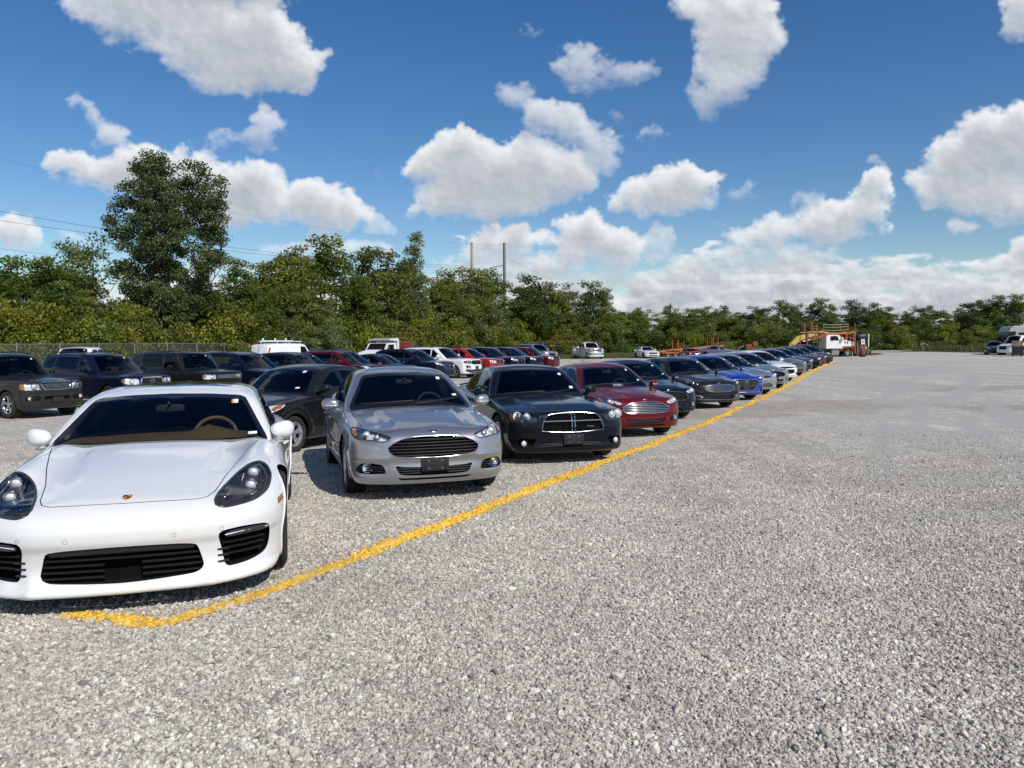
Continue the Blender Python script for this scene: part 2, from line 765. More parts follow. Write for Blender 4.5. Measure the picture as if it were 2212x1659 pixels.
def paint(name, col, metal=0., rough=.35, inner=(.03, .03, .032), dust=.06, coat=1.0):
    """car paint: clear coat over a base, thin uneven dust; the inner side of the panel is trim"""
    m, nt, out = new_mat(name)
    lum = max(col)
    b = bsdf(nt, col, rough, metal, coat, .04, spec=.5 if lum > .2 else .12)
    if lum < .38:
        dust = min(dust, .012)
        b.inputs['Coat IOR'].default_value = 1.28
        b.inputs['Coat Weight'].default_value = .85
    tc = nd(nt, 'ShaderNodeTexCoord')
    no = nd(nt, 'ShaderNodeTexNoise', Scale=3.5, Detail=6., Roughness=.65)
    nt.links.new(tc.outputs['Object'], no.inputs['Vector'])
    mr = nd(nt, 'ShaderNodeMapRange')
    mr.inputs['From Min'].default_value = .35
    mr.inputs['From Max'].default_value = .75
    mr.inputs['To Min'].default_value = dust * .35
    mr.inputs['To Max'].default_value = dust
    nt.links.new(no.outputs['Fac'], mr.inputs['Value'])
    mx = nd(nt, 'ShaderNodeMix', data_type='RGBA')
    mx.inputs['A'].default_value = (*col, 1)
    mx.inputs['B'].default_value = (.32, .30, .27, 1)
    nt.links.new(mr.outputs['Result'], mx.inputs['Factor'])
    nt.links.new(mx.outputs['Result'], b.inputs['Base Color'])
    m2 = nd(nt, 'ShaderNodeMapRange')
    m2.inputs['To Min'].default_value = .02
    m2.inputs['To Max'].default_value = .10
    nt.links.new(no.outputs['Fac'], m2.inputs['Value'])
    nt.links.new(m2.outputs['Result'], b.inputs['Coat Roughness'])
    if metal > .2:
        vo = nd(nt, 'ShaderNodeTexNoise', Scale=900., Detail=1.)
        nt.links.new(tc.outputs['Object'], vo.inputs['Vector'])
        bp = nd(nt, 'ShaderNodeBump', Strength=.12, Distance=.002)
        nt.links.new(vo.outputs['Fac'], bp.inputs['Height'])
        nt.links.new(bp.outputs['Normal'], b.inputs['Normal'])
    inn = bsdf(nt, inner, .8)
    geo = nd(nt, 'ShaderNodeNewGeometry')
    ms = nd(nt, 'ShaderNodeMixShader')
    nt.links.new(geo.outputs['Backfacing'], ms.inputs[0])
    nt.links.new(b.outputs[0], ms.inputs[1])
    nt.links.new(inn.outputs[0], ms.inputs[2])
    nt.links.new(ms.outputs[0], out.inputs[0])
    return m


def glass(name, tint, rough=.0, ior=1.5):
    if name in MATS:
        return MATS[name]
    m, nt, out = new_mat(name)
    tr = nd(nt, 'ShaderNodeBsdfTransparent')
    tr.inputs[0].default_value = (*tint, 1)
    gl = nd(nt, 'ShaderNodeBsdfGlossy', Roughness=rough)
    gl.inputs[0].default_value = (.9, .93, 1, 1)
    fr = nd(nt, 'ShaderNodeFresnel', IOR=ior)
    ms = nd(nt, 'ShaderNodeMixShader')
    nt.links.new(fr.outputs[0], ms.inputs[0])
    nt.links.new(tr.outputs[0], ms.inputs[1])
    nt.links.new(gl.outputs[0], ms.inputs[2])
    nt.links.new(ms.outputs[0], out.inputs[0])
    MATS[name] = m
    return m


M_GLASS = glass('windshield_glass', (.66, .71, .70), ior=1.36)
M_TINT = glass('tinted_glass', (.035, .04, .045), ior=1.36)
M_LENS = glass('lamp_lens', (.93, .95, .97))
M_AMBER = simple('amber_lens', (.34, .11, .02), .15, coat=.5)
M_RED = simple('red_lens', (.45, .02, .02), .15, coat=.5)
M_CHROME = simple('chrome', (.62, .63, .64), .10, 1., var=.03)
M_BRIGHT = simple('bright_reflector', (.80, .81, .82), .2, .25, var=.15, scale=30)
M_SMOKE = simple('smoked_housing', (.05, .052, .056), .25, .3)
M_BLACK = simple('black_plastic', (.016, .016, .017), .42)
M_GLOSSBLACK = simple('gloss_black', (.010, .010, .011), .08, coat=.6)
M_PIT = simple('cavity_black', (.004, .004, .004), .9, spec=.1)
M_TYRE = simple('tyre_rubber', (.022, .021, .020), .82, var=.3, scale=14)
M_RIM = simple('alloy_silver', (.62, .63, .65), .28, .75)
M_RIMDARK = simple('alloy_dark', (.05, .05, .055), .35, .5)
M_RIMGREY = simple('alloy_grey', (.34, .35, .36), .32, .7)
M_TRIM = simple('interior_dark', (.022, .022, .024), .75)
M_TAN = simple('interior_tan', (.15, .088, .036), .6)
M_CLOTH = simple('seat_cloth', (.03, .03, .034), .9)
M_STICKER = simple('paper_sticker', (.75, .76, .74), .6, var=.05)
M_STICKRED = simple('sticker_red', (.75, .20, .06), .6)
M_WHITE = simple('white_enamel', (.78, .79, .80), .35, coat=.4, var=.05)
M_BLUEOVAL = simple('badge_blue', (.03, .06, .16), .2, coat=1)
M_GOLD = simple('badge_gold', (.65, .45, .12), .3, .8)
M_CREAM = simple('pillar_trim_cream', (.50, .47, .38), .8)
# ------------------------------------------------------------------ car builder
def merge_patch(mb, sm, faces, mat=0, off=None):
    if not faces:
        return
    V, F, N = sm.patch(faces, off)
    mb.add(V, F, mat, N)


def rim_mb(style, R, w):
    """alloy wheel facing +x, centre at the origin; (rim radius, width)"""
    mb = MB()
    n = style.get('n', 5)
    wid = style.get('wid', .055)
    dual = style.get('dual', False)
    f = w * .5
    mb.lathe([(R * .98, -w * .45), (R * .93, -w * .3), (R * .86, 0), (R * .90, f * .55), (R * .99, f * .78), (R * 1.02, f * .86), (R * .985, f * .93), (R * .93, f * .9), (R * .9, f * .6)], (0, 0, 0), n=36)
    mb.lathe([(.0, -.01), (R * .86, -.02)], (0, 0, 0), n=24, mat=1)
    mb.lathe([(.0, f * .62), (.03, f * .66), (.045, f * .60), (.075, f * .55), (.08, 0)], (0, 0, 0), n=20)
    for k in range(n):
        a0 = 2 * math.pi * (k + style.get('ph', .25)) / n
        offs = [-style.get('gap', .16), style.get('gap', .16)] if dual else [0]
        for da in offs:
            r0, r1 = .05, R * .92
            w0, w1 = wid * style.get('hub', 1.0), wid * style.get('tip', .75)
            V = []
            for (r, ww, x0, x1, an) in ((r0, w0, f * .35, f * .62, a0 + da * .5), (R * .5, wid * .8, f * .3, f * .60, a0 + da * .8), (r1, w1, f * .55, f * .86, a0 + da)):
                c = np.array((0, math.cos(an), math.sin(an)))
                t = np.array((0, -math.sin(an), math.cos(an)))
                for sx, xx in ((-.5, x0), (-.36, x1), (.36, x1), (.5, x0)):
                    V.append(c * r + t * (sx * ww) + np.array((xx, 0, 0)))
            F = []
            for s in range(2):
                for q in range(3):
                    F.append((s * 4 + q, s * 4 + q + 1, s * 4 + 5 + q, s * 4 + 4 + q))
            mb.add(V, F, 0)
    for k in range(5):
        a = 2 * math.pi * k / 5
        mb.lathe([(0, f * .6), (.009, f * .58), (.009, f * .4)], (0, .055 * math.cos(a), .055 * math.sin(a)), n=6, mat=1)
    return mb


def tyre_mb(R, rr, w):
    mb = MB()
    h = w / 2
    d = R - rr
    prof = [(rr, -h * .8), (rr + d * .25, -h * .97), (rr + d * .6, -h), (R - d * .16, -h * .93), (R - .008, -h * .8), (R, -h * .6)]
    for x in (-.38, -.1, .1, .38):
        prof += [(R, (x - .045) * w), (R - .009, (x - .03) * w), (R - .009, (x + .03) * w), (R, (x + .045) * w)] if abs(x) < .3 else [(R, x * w)]
    prof = sorted(set(prof[6:]), key=lambda p: p[1])
    a = [(rr, -h * .8), (rr + d * .25, -h * .97), (rr + d * .6, -h), (R - d * .16, -h * .93), (R - .008, -h * .8), (R, -h * .62)]
    prof = a + prof + [(r, -x) for r, x in reversed(a)]
    mb.lathe(prof, (0, 0, 0), n=48)
    mb.lathe([(rr + d * .45, h * .985), (rr + d * .5, h * 1.02), (rr + d * .55, h * .99)], (0, 0, 0), n=48)
    return mb


def copy_tree(o, parent=None, swap=None):
    c = o.copy()
    COL.objects.link(c)
    if parent is not None:
        c.parent = parent
    if swap and o.type == 'MESH':
        for i, sl in enumerate(c.material_slots):
            if sl.material in swap:
                new = swap[sl.material]
                sl.link = 'OBJECT'
                sl.material = new
    for ch in [x for x in o.children]:
        copy_tree(ch, c, swap)
    return c


def build_car(s, name, pm, trims=None):
    """build one vehicle from its table of curves and outlines; returns its root Empty (origin on the ground under the front axle)"""
    tr = {'dash': M_TRIM, 'seat': M_CLOTH, 'rim': M_RIM, 'side_glass': M_TINT, 'glass': M_GLASS, 'mirror': None, 'lower': None}
    tr.update(s.get('mats', {}))
    tr.update(trims or {})
    res = s.get('res', .7)
    fa, ra, L, W = s['fa'], s['ra'], s['L'], s['W']
    R, tw = s['tyre'], s.get('tw', .23)
    body = BodyShell(s)
    cab = CabinShell(s)
    sb, sc = SMesh(body, res), SMesh(cab, res)
    root = empty(name, (0, 0, 0))
    O = np.array((0, -fa, 0))

    def done(mb, nm, mats, parent=None, sharp=40):
        if mb is None or not mb.v:
            return None
        if parent is None:
            mb.v = [(p[0], p[1] - fa, p[2]) for p in mb.v]
        else:
            mb.v = [(p[0], p[1] - fa, p[2]) for p in mb.v]
        return mb.build(nm, mats, parent or root, sharp)

    bmb = MB()
    # ---- wheel arches (and the wheels)
    ar = s.get('arch', R + .045)
    def arch_poly(y):
        return [(y + ar * math.cos(t), R + ar * math.sin(t)) for t in np.linspace(0, 2 * math.pi, 40, endpoint=False)]
    for sg in (-1, 1):
        sidecuts, kinds = [], []
        for d in s.get('doors', []):
            dd = densify(d, .12)
            sidecuts += [dd, inset(dd, .006)]
            kinds += ['gap', 'door']
        for extra in s.get('sidecut', []):
            sidecuts.append(extra['poly'])
            kinds.append(extra)
        sidecuts += [arch_poly(fa), arch_poly(ra)]
        kinds += ['arch', 'arch']
        out = sb.cut(0, sg, sidecuts)
        for k, fs, pl in zip(kinds, out, sidecuts):
            if k == 'door' and fs:
                mb = MB()
                merge_patch(mb, sb, fs)
                dr = done(mb, 'door', [pm])
                q = np.array(pl)
                if s.get('handle', True):
                    hy, hz = q[:, 0].max() - .12, s.get('handle_z', q[:, 1].max() - .12)
                    hp = body.lift(0, sg, [(hy - .17 + .034 * i, hz + .004 * math.sin(i)) for i in range(6)])
                    hp[:, 0] += sg * np.array([.004, .022, .028, .028, .022, .004])
                    h = MB().tube(hp, .011, 6)
                    h.v = [(p[0], p[1] - fa, p[2]) for p in h.v]
                    h.build('handle', [s.get('handle_mat') or pm], dr)
            elif isinstance(k, dict) and fs:
                mb = MB()
                merge_patch(mb, sb, fs, off=(sg * k.get('out', .002), 0, 0))
                done(mb, k['name'], [k['mat']])
        for wy in (fa, ra):
            xo = float(body.S(np.array(wy), np.array(R + .1)))
            # flare lip
            t = np.linspace(-.5, math.pi + .5, 60)
            t = t[(R + ar * np.sin(t)) > body.bot(wy + ar * np.cos(t)) + .035]
            yz = [(wy + ar * math.cos(a), R + ar * math.sin(a)) for a in t]
            P = body.lift(0, sg, yz)
            good = np.abs(P[:, 0]) > .5
            P = P[good]
            lp = P + np.array((sg * .004, 0, 0))
            bmb.tube(lp, .03 if s.get('flare') else .005, 6, mat=1 if s.get('flare') else 0)
            inner = np.stack([np.full(len(P), sg * (xo - .34)), P[:, 1], P[:, 2]], 1)
            bmb.loft([tuple(p) for p in P], [tuple(p) for p in inner], 2, closed=False)
            bmb.add([tuple(p) for p in inner] + [(sg * (xo - .34), wy, R)], [(i, i + 1, len(inner)) for i in range(len(inner) - 1)], 2)
            # wheel
            xc = xo - tw / 2 - s.get('wheel_in', .015)
            rr = s.get('rim_r', R * .68)
            tmb = tyre_mb(R, rr, tw)
            steer = s.get('steer', 0) if wy == fa else 0
            wt = tmb.build('wheel', [M_TYRE], root)
            wt.location = (sg * xc, wy - fa, R)
            wt.rotation_euler = (0, 0, (0 if sg > 0 else math.pi) + steer)
            rb = rim_mb(s.get('rim', {}), rr, tw * .92).build('rim', [tr['rim'], M_PIT], wt)
    # ---- hood
    if s.get('hood'):
        hp = densify(s['hood'], .08)
        out = sb.cut(2, 1, [hp, inset(hp, .006)], ncos=.2)
        if out[1]:
            mb = MB()
            merge_patch(mb, sb, out[1])
            done(mb, 'hood', [pm])
            V, F, N = sb.patch(out[0], (0, 0, -.012))
            bmb.add(V, F, 2)
    # ---- front features
    polys, jobs = [], []
    for ft in s.get('front', []):
        sides = [ft['poly']] if not ft.get('mirror') else [ft['poly'], mirror(ft['poly'])]
        for si, p in enumerate(sides):
            p = smooth(p, .03) if ft.get('smooth', ft['kind'] in ('open', 'light')) else densify(p, .05)
            jobs.append((ft, len(polys), p, 1 if si == 0 else -1))
            polys.append(p)
            for sub in ft.get('subs', []):
                q = sub[1] if si == 0 else mirror(sub[1])
                polys.append(densify(q, .05))
    out = sb.cut(1, -1, polys) if polys else []
    for ft, pi, p, sd in jobs:
        fs = out[pi]
        nsub = len(ft.get('subs', []))
        allf = fs + [f for k in range(nsub) for f in out[pi + 1 + k]]
        if not allf:
            continue
        rimp = body.lift(1, -1, p)
        dep = ft.get('depth', .06)
        if ft['kind'] == 'light' and res < .85:
            dep = min(dep, .03)
        k = ft['kind']
        mb = MB()
        if k == 'panel':
            merge_patch(mb, sb, allf, 0, (0, -ft.get('out', .003), 0))
            done(mb, ft['name'], [ft['mat']])
            continue
        inn = rimp + np.array((0, dep, 0))
        c = inn.mean(0)
        if k == 'open':
            mb.loft(rimp, inn, ft.get('wall', 0))
            merge_patch(mb, sb, allf, 1, (0, dep, 0))
            slm = ft.get('slat_mat', M_BLACK)
            part = done(mb, ft.get('name', 'grille'), [ft.get('wall_mat', M_BLACK), ft.get('back', M_PIT)])
            smb = MB()
            P2 = np.array(p)
            for z in ft.get('slats', []):
                z, xlim = z if isinstance(z, tuple) else (z, None)
                xs = []
                n = len(P2)
                for i in range(n):
                    a, b = P2[i], P2[(i + 1) % n]
                    if (a[1] - z) * (b[1] - z) < 0:
                        xs.append(a[0] + (b[0] - a[0]) * (z - a[1]) / (b[1] - a[1]))
                if len(xs) < 2:
                    continue
                a, b = min(xs), max(xs)
                spans = [(a, b)]
                if xlim:      # a gap in the middle
                    spans = [(a, -xlim), (xlim, b)]
                tr_ = ft.get('trim_out', .006)
                for a, b in spans:
                    a, b = (a + (tr_ if abs(a) > abs(b) else .004), b - (tr_ if abs(b) > abs(a) else .004)) if ft.get('mirror') else (a + .006, b - .006)
                    if b - a < .02:
                        continue
                    nn = max(4, int((b - a) / .06))
                    q = body.lift(1, -1, [(a + (b - a) * i / nn, z) for i in range(nn + 1)])
                    q[:, 1] += ft.get('slat_in', .02)
                    smb.tube(q, .01, 8, sq=ft.get('slat_r', (.014, .008)))
            for x in ft.get('bars', []):
                zz = np.linspace(P2[:, 1].min() + .01, P2[:, 1].max() - .01, 8)
                q = body.lift(1, -1, [(x, z) for z in zz])
                q[:, 1] += ft.get('slat_in', .02) + .005
                smb.tube(q, ft.get('bar_r', .006), 6)
            if ft.get('mesh'):
                st = ft['mesh']
                for x in np.arange(P2[:, 0].min() + st / 2, P2[:, 0].max(), st):
                    zs = np.arange(P2[:, 1].min(), P2[:, 1].max(), st * .5)
                    seg = [(x + (st * .28 if i % 2 else -st * .28) , z) for i, z in enumerate(zs)]
                    ins = inpoly([a[0] for a in seg], [a[1] for a in seg], p)
                    seg = [a for a, t in zip(seg, ins) if t]
                    if len(seg) > 1:
                        q = body.lift(1, -1, seg)
                        q[:, 1] += .03
                        smb.tube(q, .005, 4)
            smb.v = [(a[0], a[1] - fa, a[2]) for a in smb.v]
            if smb.v:
                smb.build('slats', [slm], part)
            if ft.get('frame'):
                fr, fm = ft['frame']
                fmb = MB().tube(rimp + np.array((0, -fr * .2, 0)), fr, 8, closed=True)
                fmb.v = [(a[0], a[1] - fa, a[2]) for a in fmb.v]
                fmb.build('frame', [fm], part)
            for (lx, lz, lr) in ft.get('lamps', []):
                q = body.lift(1, -1, [(lx * sd, lz)])[0]
                q = q + np.array((0, ft.get('lamp_in', .03), 0))
                lm = MB()
                lm.lathe([(lr * 1.25, -.012), (lr * 1.2, -.02), (lr * 1.02, -.018), (lr, .02)], (q[0], q[1] - fa, q[2]), axis=1, n=20, mat=0)
                lm.lathe([(0, -.012), (lr * .6, -.009), (lr, .004)], (q[0], q[1] - fa, q[2]), axis=1, n=20, mat=1)
                lm.build('fog_lamp', [ft.get('lamp_ring', M_CHROME), ft.get('lamp_face', M_BRIGHT)], part)
        elif k == 'light':
            hm = ft.get('bowl', M_BRIGHT)
            mb.loft(rimp, inn, 1)
            merge_patch(mb, sb, allf, 0, (0, dep, 0))
            if ft.get('edge'):
                mb.tube(rimp, ft['edge'], 6, closed=True, mat=1)
            part = done(mb, 'headlight', [hm, M_SMOKE])
            lmb = MB()
            merge_patch(lmb, sb, fs, 0)
            for kk, sub in enumerate(ft.get('subs', [])):
                merge_patch(lmb, sb, out[pi + 1 + kk], 1)
            lmb.v = [(a[0], a[1] - fa, a[2]) for a in lmb.v]
            lmb.build('lens', [M_LENS, ft['subs'][0][0] if nsub else M_AMBER], part)
            pmb = MB()
            for lamp in ft.get('lamps', []):
                lx, lz, lr = lamp[:3]
                q = body.lift(1, -1, [(lx * sd, lz)])[0]
                q = np.array((q[0], q[1] - fa + dep * .72, q[2]))
                pmb.lathe([(lr * 1.22, .012), (lr * 1.2, -.014), (lr * 1.05, -.016), (lr * .96, .004)], q, axis=1, n=20, mat=0)
                pmb.lathe([(0, -.022), (lr * .5, -.018), (lr * .85, -.008), (lr * .97, .006)], q, axis=1, n=20, mat=1)
            for (poly_ln) in ft.get('strips', []):
                q = body.lift(1, -1, [(x * sd, z) for x, z in poly_ln])
                q[:, 1] += dep * .45 - fa
                pmb.tube(q, .008, 6, mat=0)
            if pmb.v:
                pmb.build('projector', [ft.get('ring', M_CHROME), ft.get('proj', M_BRIGHT)], part)
    # ---- cabin glass
    wsp = roundpoly(s['windshield'], 3, .2)
    wsp = densify(wsp, .08)
    fr = s.get('frit', .035)
    out = sc.cut(1, -1, [wsp, inset(wsp, fr)], ncos=.02)
    mb = MB()
    merge_patch(mb, sc, out[0], 1)
    merge_patch(mb, sc, out[1], 0)
    wsh = done(mb, 'windshield', [tr['glass'], M_GLOSSBLACK])
    for (tx, tz, sx, sz, mt) in s.get('stickers', []):
        P = cab.lift(1, -1, [(tx - sx, tz - sz), (tx + sx, tz - sz), (tx + sx, tz + sz), (tx - sx, tz + sz)])
        st = MB().add(P + np.array((0, -.006, .004)) - np.array((0, fa, 0)), [(0, 1, 2, 3)], 0, smooth=False)
        st.build('sticker', [mt], wsh)
    for sg in (-1, 1):
        pl = [densify(roundpoly(p, 3, .15), .08) for p in s['windows']]
        inn = [inset(p, .012) for p in pl]
        allp = [q for a, b in zip(pl, inn) for q in (a, b)]
        out = sc.cut(0, sg, allp, ncos=.02)
        for i in range(len(pl)):
            mb = MB()
            merge_patch(mb, sc, out[2 * i], 1)
            merge_patch(mb, sc, out[2 * i + 1], 0)
            done(mb, 'side_window', [tr['side_glass'], s.get('window_trim') or M_GLOSSBLACK])
        if s.get('pillar'):
            for p in s['pillar']:
                pp = densify(p, .08)
                o2 = sc.cut(0, sg, [pp])
                mb = MB()
                merge_patch(mb, sc, o2[0], 0)
                done(mb, 'pillar_cover', [M_GLOSSBLACK])
        if s.get('chrome_line'):
            q = cab.lift(0, sg, s['chrome_line'])
            q[:, 0] += sg * .004
            MB_ = MB().tube(q, .008, 6)
            done(MB_, 'window_moulding', [M_CHROME])
    if s.get('backlight'):
        bp = densify(s['backlight'], .08)
        out = sc.cut(1, 1, [bp], ncos=.02)
        mb = MB()
        merge_patch(mb, sc, out[0], 0)
        done(mb, 'rear_window', [tr['side_glass']])
    if s.get('sunroof'):
        bp = densify(s['sunroof'], .08)
        out = sc.cut(2, 1, [bp])
        mb = MB()
        merge_patch(mb, sc, out[0], 0)
        done(mb, 'sunroof', [M_GLOSSBLACK])
    # ---- body mesh
    lower = s.get('lower')
    if lower:      # plastic cladding below an outline seen from the side / the front
        for sg in (-1, 1):
            o2 = sb.cut(0, sg, [densify(lower, .1)])
            mb = MB()
            merge_patch(mb, sb, o2[0], 0, (sg * .004, 0, 0))
            done(mb, 'cladding', [s.get('lower_mat', M_BLACK)])
    V, F, N = sb.patch(sb.F)
    bmb.add(V, F, 0, N)
    V, F, N = sc.patch(sc.F)
    bmb.add(V, F, 0, N)
    # floor pan
    ys = np.linspace(float(body.F(np.array(0.), np.array(.3))) + .6, L - .15, 12)
    zf = float(np.max(body.bot.y)) + .02
    bmb.add([(sx * (float(body.S(np.array(y), np.array(zf + .05))) - .06), y, zf) for y in ys for sx in (-1, 1)], [(2 * i, 2 * i + 1, 2 * i + 3, 2 * i + 2) for i in range(11)], 2)
    b = done(bmb, 'body', [pm, s.get('flare') or M_BLACK, M_PIT])
    # ---- interior
    y0 = s.get('dash_y', cab.y0 + .05)
    rows = []
    for y in np.linspace(cab.y0 - .1, cab.y1 - .05, 40):
        zc = float(body.T(np.array(0.), np.array(y))) + .006
        if cab.f(np.array([(0, y, zc)]))[0] > -.01:
            continue
        lo, hi = 0, 1.1
        for _ in range(20):
            m = (lo + hi) / 2
            z = float(body.T(np.array(m), np.array(y))) + .006
            if cab.f(np.array([(m, y, z)]))[0] < -.006:
                lo = m
            else:
                hi = m
        rows.append([(u * lo, y, float(body.T(np.array(abs(u * lo)), np.array(y))) + .006) for u in np.linspace(-1, 1, 11)])
    if len(rows) > 4:
        mb = MB()
        yd = rows[0][0][1] + s.get('dash_len', .62)
        V = [p for r in rows for p in r]
        # the dash carries a raised hood in front of the driver
        V2 = []
        for p in V:
            h = s.get('binnacle', .05) * math.exp(-((p[0] - .36) / .17) ** 2) * math.exp(-((p[1] - yd + .12) / .14) ** 2)
            V2.append((p[0], p[1], p[2] + h))
        for i in range(len(rows) - 1):
            for j in range(10):
                mb.add([], [], 0)
        Fd = [(i * 11 + j, i * 11 + j + 1, (i + 1) * 11 + j + 1, (i + 1) * 11 + j) for i in range(len(rows) - 1) for j in range(10) if rows[i][0][1] < yd]
        Fp = [(i * 11 + j, i * 11 + j + 1, (i + 1) * 11 + j + 1, (i + 1) * 11 + j) for i in range(len(rows) - 1) for j in range(10) if rows[i][0][1] >= yd]
        mb.add(V2, Fd, 0)
        mb.add(V, Fp, 1)  # black sheet behind the dash: the cabin's inner shade put into its colour
        done(mb, 'dashboard', [tr['dash'], M_PIT])
        zb = s.get('belt', .95)
        zr = float(np.max(cab.roof.y))
        ysat = yd + s.get('seat_dy', .62)
        hr = min(zr - .12, zb + .34)
        for sx in (-.36, .36):
            mb = MB()
            mb.blob((sx, ysat, zb + .02), (.235, .075, .19 if zr < 1.6 else .24), 3.2, 14, 8)
            mb.blob((sx, ysat + .03, hr - .03), (.125, .05, .085), 3.0, 12, 8)
            mb.tube([(sx - .05, ysat + .03, zb + .1), (sx - .05, ysat + .03, hr)], .008, 5)
            mb.tube([(sx + .05, ysat + .03, zb + .1), (sx + .05, ysat + .03, hr)], .008, 5)
            done(mb, 'seat', [tr['seat']])
        ybk = min(ysat + .85, cab.y1 - .35)
        mb = MB().blob((0, ybk, zb), (.55, .08, .17), 4, 14, 8)
        done(mb, 'rear_seat', [tr['seat']])
        mb = MB()
        t = np.linspace(0, 2 * math.pi, 28, endpoint=False)
        tilt = math.radians(25)
        cx, cy, cz = .36, yd + .06, zb + s.get('wheel_dz', -.03)
        ring = [(cx + 0.172 * math.cos(a), cy + 0.172 * math.sin(a) * math.sin(tilt), cz + 0.172 * math.sin(a) * math.cos(tilt)) for a in t]
        mb.tube(ring, .016, 8, closed=True)
        for a in (.1, math.pi - .1, -math.pi / 2):
            mb.tube([(cx, cy, cz), (cx + .168 * math.cos(a), cy + .168 * math.sin(a) * math.sin(tilt), cz + .168 * math.sin(a) * math.cos(tilt))], .018, 6)
        mb.blob((cx, cy - .02, cz), (.06, .03, .055), 2.5, 10, 6)
        done(mb, 'steering_wheel', [s.get('wheel_mat', tr['dash'])])
        # pale trim on the inside of the pillars
        if s.get('pillar_trim'):
            W2 = np.array(s['windshield'])
            xb = float(np.max(np.abs(W2[:, 0])))
            zt = float(np.max(W2[:, 1]))
            zlo = s['belt'] + .02
            def inside(pts, m=.045):
                out = []
                for p in pts:
                    p = np.array(p, float)
                    for _ in range(25):
                        if cab.f(p[None, :])[0] < -m:
                            break
                        p = p + np.array((-math.copysign(.012, p[0]), .012, -.004))
                    out.append(p)
                return out
            for sg in (-1, 1):
                zz = np.linspace(zlo, zt - .06, 7)
                yy = [float(cab.F(np.array(xb * .9), np.array(z))) for z in zz]
                pts = inside([(sg * (float(cab.S(np.array(y), np.array(z))) - .07), y + .12, z) for y, z in zip(yy, zz)])
                done(MB().tube(pts, .03, 8, sq=(.02, .03)), 'pillar_trim', [s['pillar_trim']])
                q0 = min(cab.y0 + 1.55, cab.y1 - 1.2)
                zz = np.linspace(zlo, float(cab.roof(q0)) - .12, 6)
                pts = inside([(sg * (float(cab.S(np.array(q0), np.array(z))) - .07), q0 + .05 * i, z) for i, z in enumerate(zz)], .06)
                done(MB().tube(pts, .04, 8, sq=(.02, .055)), 'pillar_trim', [s['pillar_trim']])
        # rear view mirror
        wt = float(np.array(s['windshield'])[:, 1].max())
        q = cab.lift(1, -1, [(0, wt - .1)])[0]
        mb = MB().blob((0, q[1] + .10, q[2] - .02), (.115, .02, .034), 4, 14, 8)
        mb.tube([(0, q[1] + .02, q[2] + .03), (0, q[1] + .09, q[2])], .01, 6)
        done(mb, 'rear_view_mirror', [M_TRIM])
    # ---- wipers
    for (a, bb) in s.get('wipers', []):
        n = 8
        pts = [(a[0] + (bb[0] - a[0]) * i / n, a[1] + (bb[1] - a[1]) * i / n) for i in range(n + 1)]
        q = cab.lift(1, -1, pts) + np.array((0, -.018, .012))
        done(MB().tube(q, .009, 5), 'wiper', [M_BLACK])
    # ---- mirrors
    if s.get('mir'):
        m = s['mir']
        for sg in (-1, 1):
            mb = MB()
            cx, cy, cz = m['c']
            sx, sy, sz = m['s']
            def shape(V, sg=sg):
                V = V.copy()
                k = (V[:, 0] * sg / sx + 1) / 2                     # 0 at the door, 1 at the tip
                V[:, 2] *= .78 + .30 * k - .22 * np.maximum(k - .75, 0) * 4 * .6
                V[:, 1] += np.where(V[:, 1] > .3 * sy, -(V[:, 1] - .3 * sy) * .8, 0) + k * k * m.get('sweep', .05)
                return V
            mb.blob((sg * cx, cy, cz), (sx, sy, sz), m.get('e', 2.6), 20, 12, fn=shape)
            mat2 = 1 if m.get('cap') else 0
            xi = float(body.S(np.array(cy + .05), np.array(cz - sz * 1.1)))
            mb.tube([(sg * (xi - .05), cy + .05, cz - sz * 1.25), (sg * (xi + .04), cy + .035, cz - sz * 1.05), (sg * (cx - sx * .35), cy + .01, cz - sz * .6)], [.035, .03, .04], 8, mat=mat2)
            if m.get('signal'):
                t = np.linspace(.15, .9, 6)
                mb.tube([(sg * (cx - sx + 2 * sx * a), cy - sy * (.98 - .55 * a ** 3) + .05 * a * a, cz - .25 * sz) for a in t], .008, 5, mat=2)
            done(mb, 'wing_mirror', [tr['mirror'] or pm, M_BLACK, M_AMBER if m.get('signal') == 'amber' else M_BRIGHT], sharp=None)
    # ---- badges, plates, whatever else
    for fn in s.get('extras', []):
        fn(dict(body=body, cab=cab, fa=fa, root=root, pm=pm, done=done, s=s))
    return root


def place(root, loc, yaw, fa_ra):
    """put a vehicle (origin under its front axle) on the sloping lot"""
    h = Vector((math.sin(yaw), -math.cos(yaw)))
    z0, z1 = gz(loc[0], loc[1]), gz(loc[0] - h.x * fa_ra, loc[1] - h.y * fa_ra)
    pitch = math.atan2(z1 - z0, fa_ra)      # body +y runs rearwards
    root.location = (loc[0], loc[1], z0)
    root.rotation_euler = (pitch, 0, yaw)


# ---- small shared details
def plate_holder(z, w=.30, h=.15, text=None):
    def fn(k):
        q = k['body'].lift(1, -1, [(0, z)])[0]
        y = q[1] - .018
        mb = MB()
        mb.box((0, y, z), (w, .02, h), bev=.006)
        for sx in (-1, 1):
            mb.box((sx * w * .36, y - .012, z), (.022, .008, h * .9), bev=.002)
            mb.lathe([(0, -.014), (.008, -.012), (.008, .004)], (sx * w * .25, y - .008, z + h * .25), axis=1, n=8, mat=1)
            mb.lathe([(0, -.014), (.008, -.012), (.008, .004)], (sx * w * .25, y - .008, z - h * .3), axis=1, n=8, mat=1)
        mb.box((0, y - .012, z - h * .32), (w * .8, .008, .016), bev=.002)
        k['done'](mb, 'licence_plate_bracket', [M_BLACK, M_RIMGREY])
    return fn


